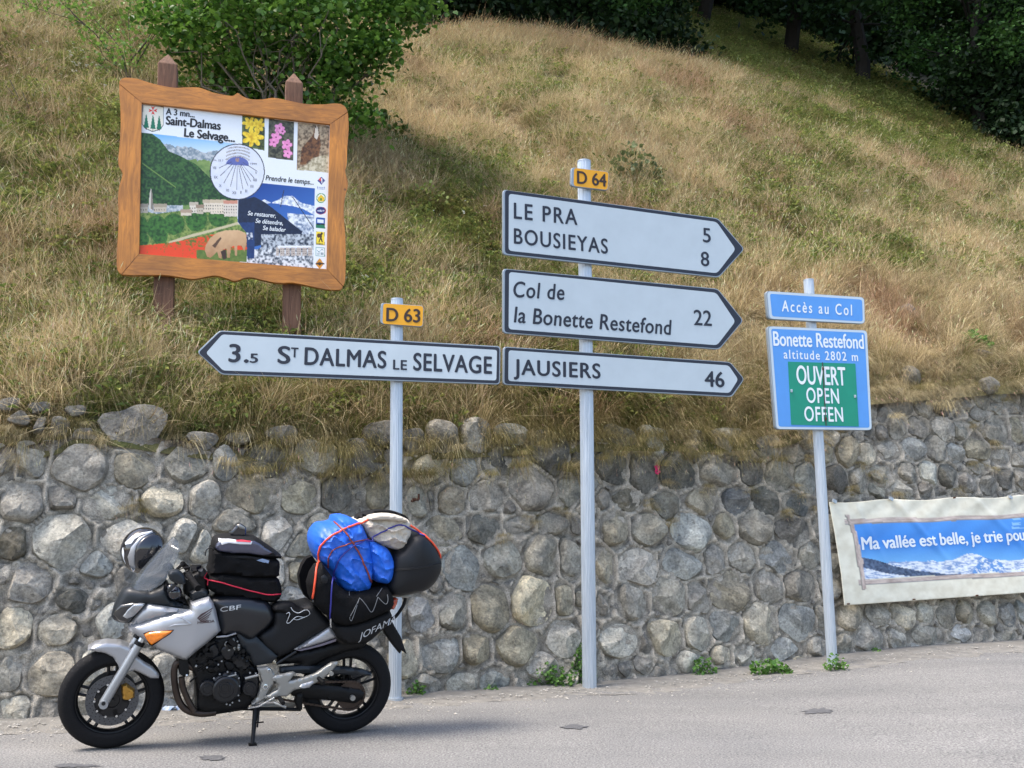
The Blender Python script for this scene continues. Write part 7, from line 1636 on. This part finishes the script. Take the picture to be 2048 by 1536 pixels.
t1 = pillow("lower_compartment", M2([(1058,665),(1180,655),(1450,690),(1695,690),(1740,740),(1757,800),(1752,880),(1705,935),(1640,946),(1400,906),(1180,882),(1060,842),(1000,792),(1010,720)], c4), .12, .035, .04, M_nyl, tb, noisef=crn(7, .010), pw=3.0, sm=2)
t2 = pillow("upper_compartment", M2([(1048,430),(1070,405),(1180,440),(1500,480),(1700,512),(1738,545),(1732,640),(1700,688),(1400,688),(1180,655),(1020,655),(1040,590)], c4), .115, .035, .04, M_nyl, tb, noisef=crn(8, .012), pw=3.0, sm=2)
t3 = pillow("lid", M2([(1065,405),(1080,332),(1112,298),(1190,280),(1350,276),(1500,290),(1620,365),(1745,452),(1748,495),(1640,492),(1500,478),(1400,455),(1250,452),(1130,432)], c4), .11, .035, .03, M_nyl2, tb, sm=2)
bvB = world_bvh([t1, t2, t3])
patch("map_pocket", M2([(1085,372),(1105,330),(1160,310),(1300,318),(1480,318),(1580,385),(1660,440),(1560,462),(1420,440),(1280,440),(1140,422),(1095,400)], c4), bvB, .003, .006, M_plas, tb, sm=2)
bvB2 = world_bvh([o for o in tb.children if o.name.startswith("map_pocket")]+[t3])
patch("map", M2([(1108,292),(1230,300),(1340,318),(1455,325),(1445,352),(1330,350),(1215,338),(1145,356),(1112,320)], c4), bvB2, .004, .002, M_map, tb)
patch("red_print", M2([(1285,318),(1345,314),(1440,322),(1438,332),(1340,328),(1290,328)], c4), bvB2, .009, 0, M_rdc, tb, step=1.5)
cord("red_cord", M2([(1000,718),(1110,735),(1300,790),(1500,842),(1620,866),(1742,860)], c4), .0042, bvB, M_rdc, tb)
cord("red_cord", M2([(990,640),(965,690),(1000,715),(1000,770)], c4), .0042, None, M_rdc, tb, cdef=.12)
text_on("BAGSTER", c4(1425, 648), c4(1620, 660), 3.6, bvB, M_greyc, tb, bold=.0) if False else None
pillow("zip_flap", M2([(1180,470),(1400,470),(1640,505),(1640,545),(1500,520),(1300,495),(1190,490)], c4), .145, .006, .01, M_nyl2, tb, back=.13, step=.012)
patch("side_window", M2([(1500,515),(1560,500),(1630,520),(1620,545),(1560,535)], c4), world_bvh([t2, t3]+[o for o in tb.children if o.name.startswith("zip_flap")]), .003, .0, mat("pale_blue_plastic", srgb(130, 150, 180), .2), tb)
gd = lug("camera_mount", c4(1310, 290), .03, "small black camera gadget standing on the tank bag lid", "camera")
pillow("body", M2([(1232,225),(1262,195),(1300,150),(1340,138),(1396,175),(1396,240),(1382,292),(1330,305),(1250,292),(1233,250)], c4), .035, .01, .015, M_gloss, gd, step=.01)
pillow("bracket", M2([(1300,160),(1335,148),(1385,178),(1380,200),(1330,190)], c4), .05, .004, .006, M_plate, gd, back=.035, step=.008)
# helmet on the far mirror
he = lug("helmet", c4(300, 640), -.26, "black and silver full-face helmet hung behind the motorcycle windscreen", "helmet")
hc = bp(286, 1101, -.26); b = MB(); hr = .146; b.sphere(hc, (hr*.98, hr*.9, hr*1.05), 40, 28); shell = bb(b, "shell", M_gloss, he, smooth=True)
bvH = world_bvh([shell])
patch("visor", M2([(262,470),(278,370),(335,295),(425,248),(515,268),(556,330),(545,420),(430,540),(340,605),(285,612),(262,560)], c4), bvH, .004, .01, M_gloss, he, sm=2)
patch("silver_band", M2([(440,232),(335,285),(268,368),(250,470),(262,585),(240,640),(200,560),(182,480),(218,380),(300,285),(425,212)], c4), bvH, .002, .002, M_silv, he)
patch("white_stripe", M2([(158,335),(230,268),(330,235),(430,218),(400,238),(320,262),(255,300),(222,345),(162,358)], c4), bvH, .0045, .001, M_wht, he)
patch("white_stripe", M2([(140,380),(150,440),(150,500),(170,560),(150,520),(128,450),(130,400)], c4), bvH, .0045, .001, M_wht, he)
b = MB(); A_ = []
for k in range(13):
    th = math.radians(150-150*k/12); A_.append(hc+Vector((math.cos(th)*hr*1.12, -.02, math.sin(th)*hr*1.18+.012)))
V = []; 
for p in A_:
    for y in (-.07, 0, .07): V.append(p+Vector((0, y, -abs(y)*.25)))
b.add(V, [(i*3+j, i*3+j+1, (i+1)*3+j+1, (i+1)*3+j) for i in range(12) for j in range(2)]); bb(b, "raised_visor", M_clear, he, smooth=True)
# gloves on the seat
gv = lug("gloves", c3(560, 650), .1, "pair of black gloves with white piping lying on the saddle", "gloves")
g1 = pillow("glove", M2([(445,600),(470,574),(530,568),(575,575),(610,598),(660,612),(675,636),(650,655),(600,665),(560,690),(530,694),(525,640),(480,625),(450,620)], c3), .15, .035, .03, M_nyl2, gv, back=.08, sm=2, noisef=crn(9, .01), step=.01)
bvG = world_bvh([g1, seat])
for P in ([(530,636),(546,630),(550,648),(532,688),(548,692),(592,655),(642,660)], [(558,598),(575,622),(606,632),(642,616),(666,620),(673,640),(640,658),(602,673),(576,670)]): cord("piping", M2(P, c3), .0022, bvG, M_wht, gv, n=6)
bpy.data.objects.remove(_to); bpy.data.curves.remove(_tc)
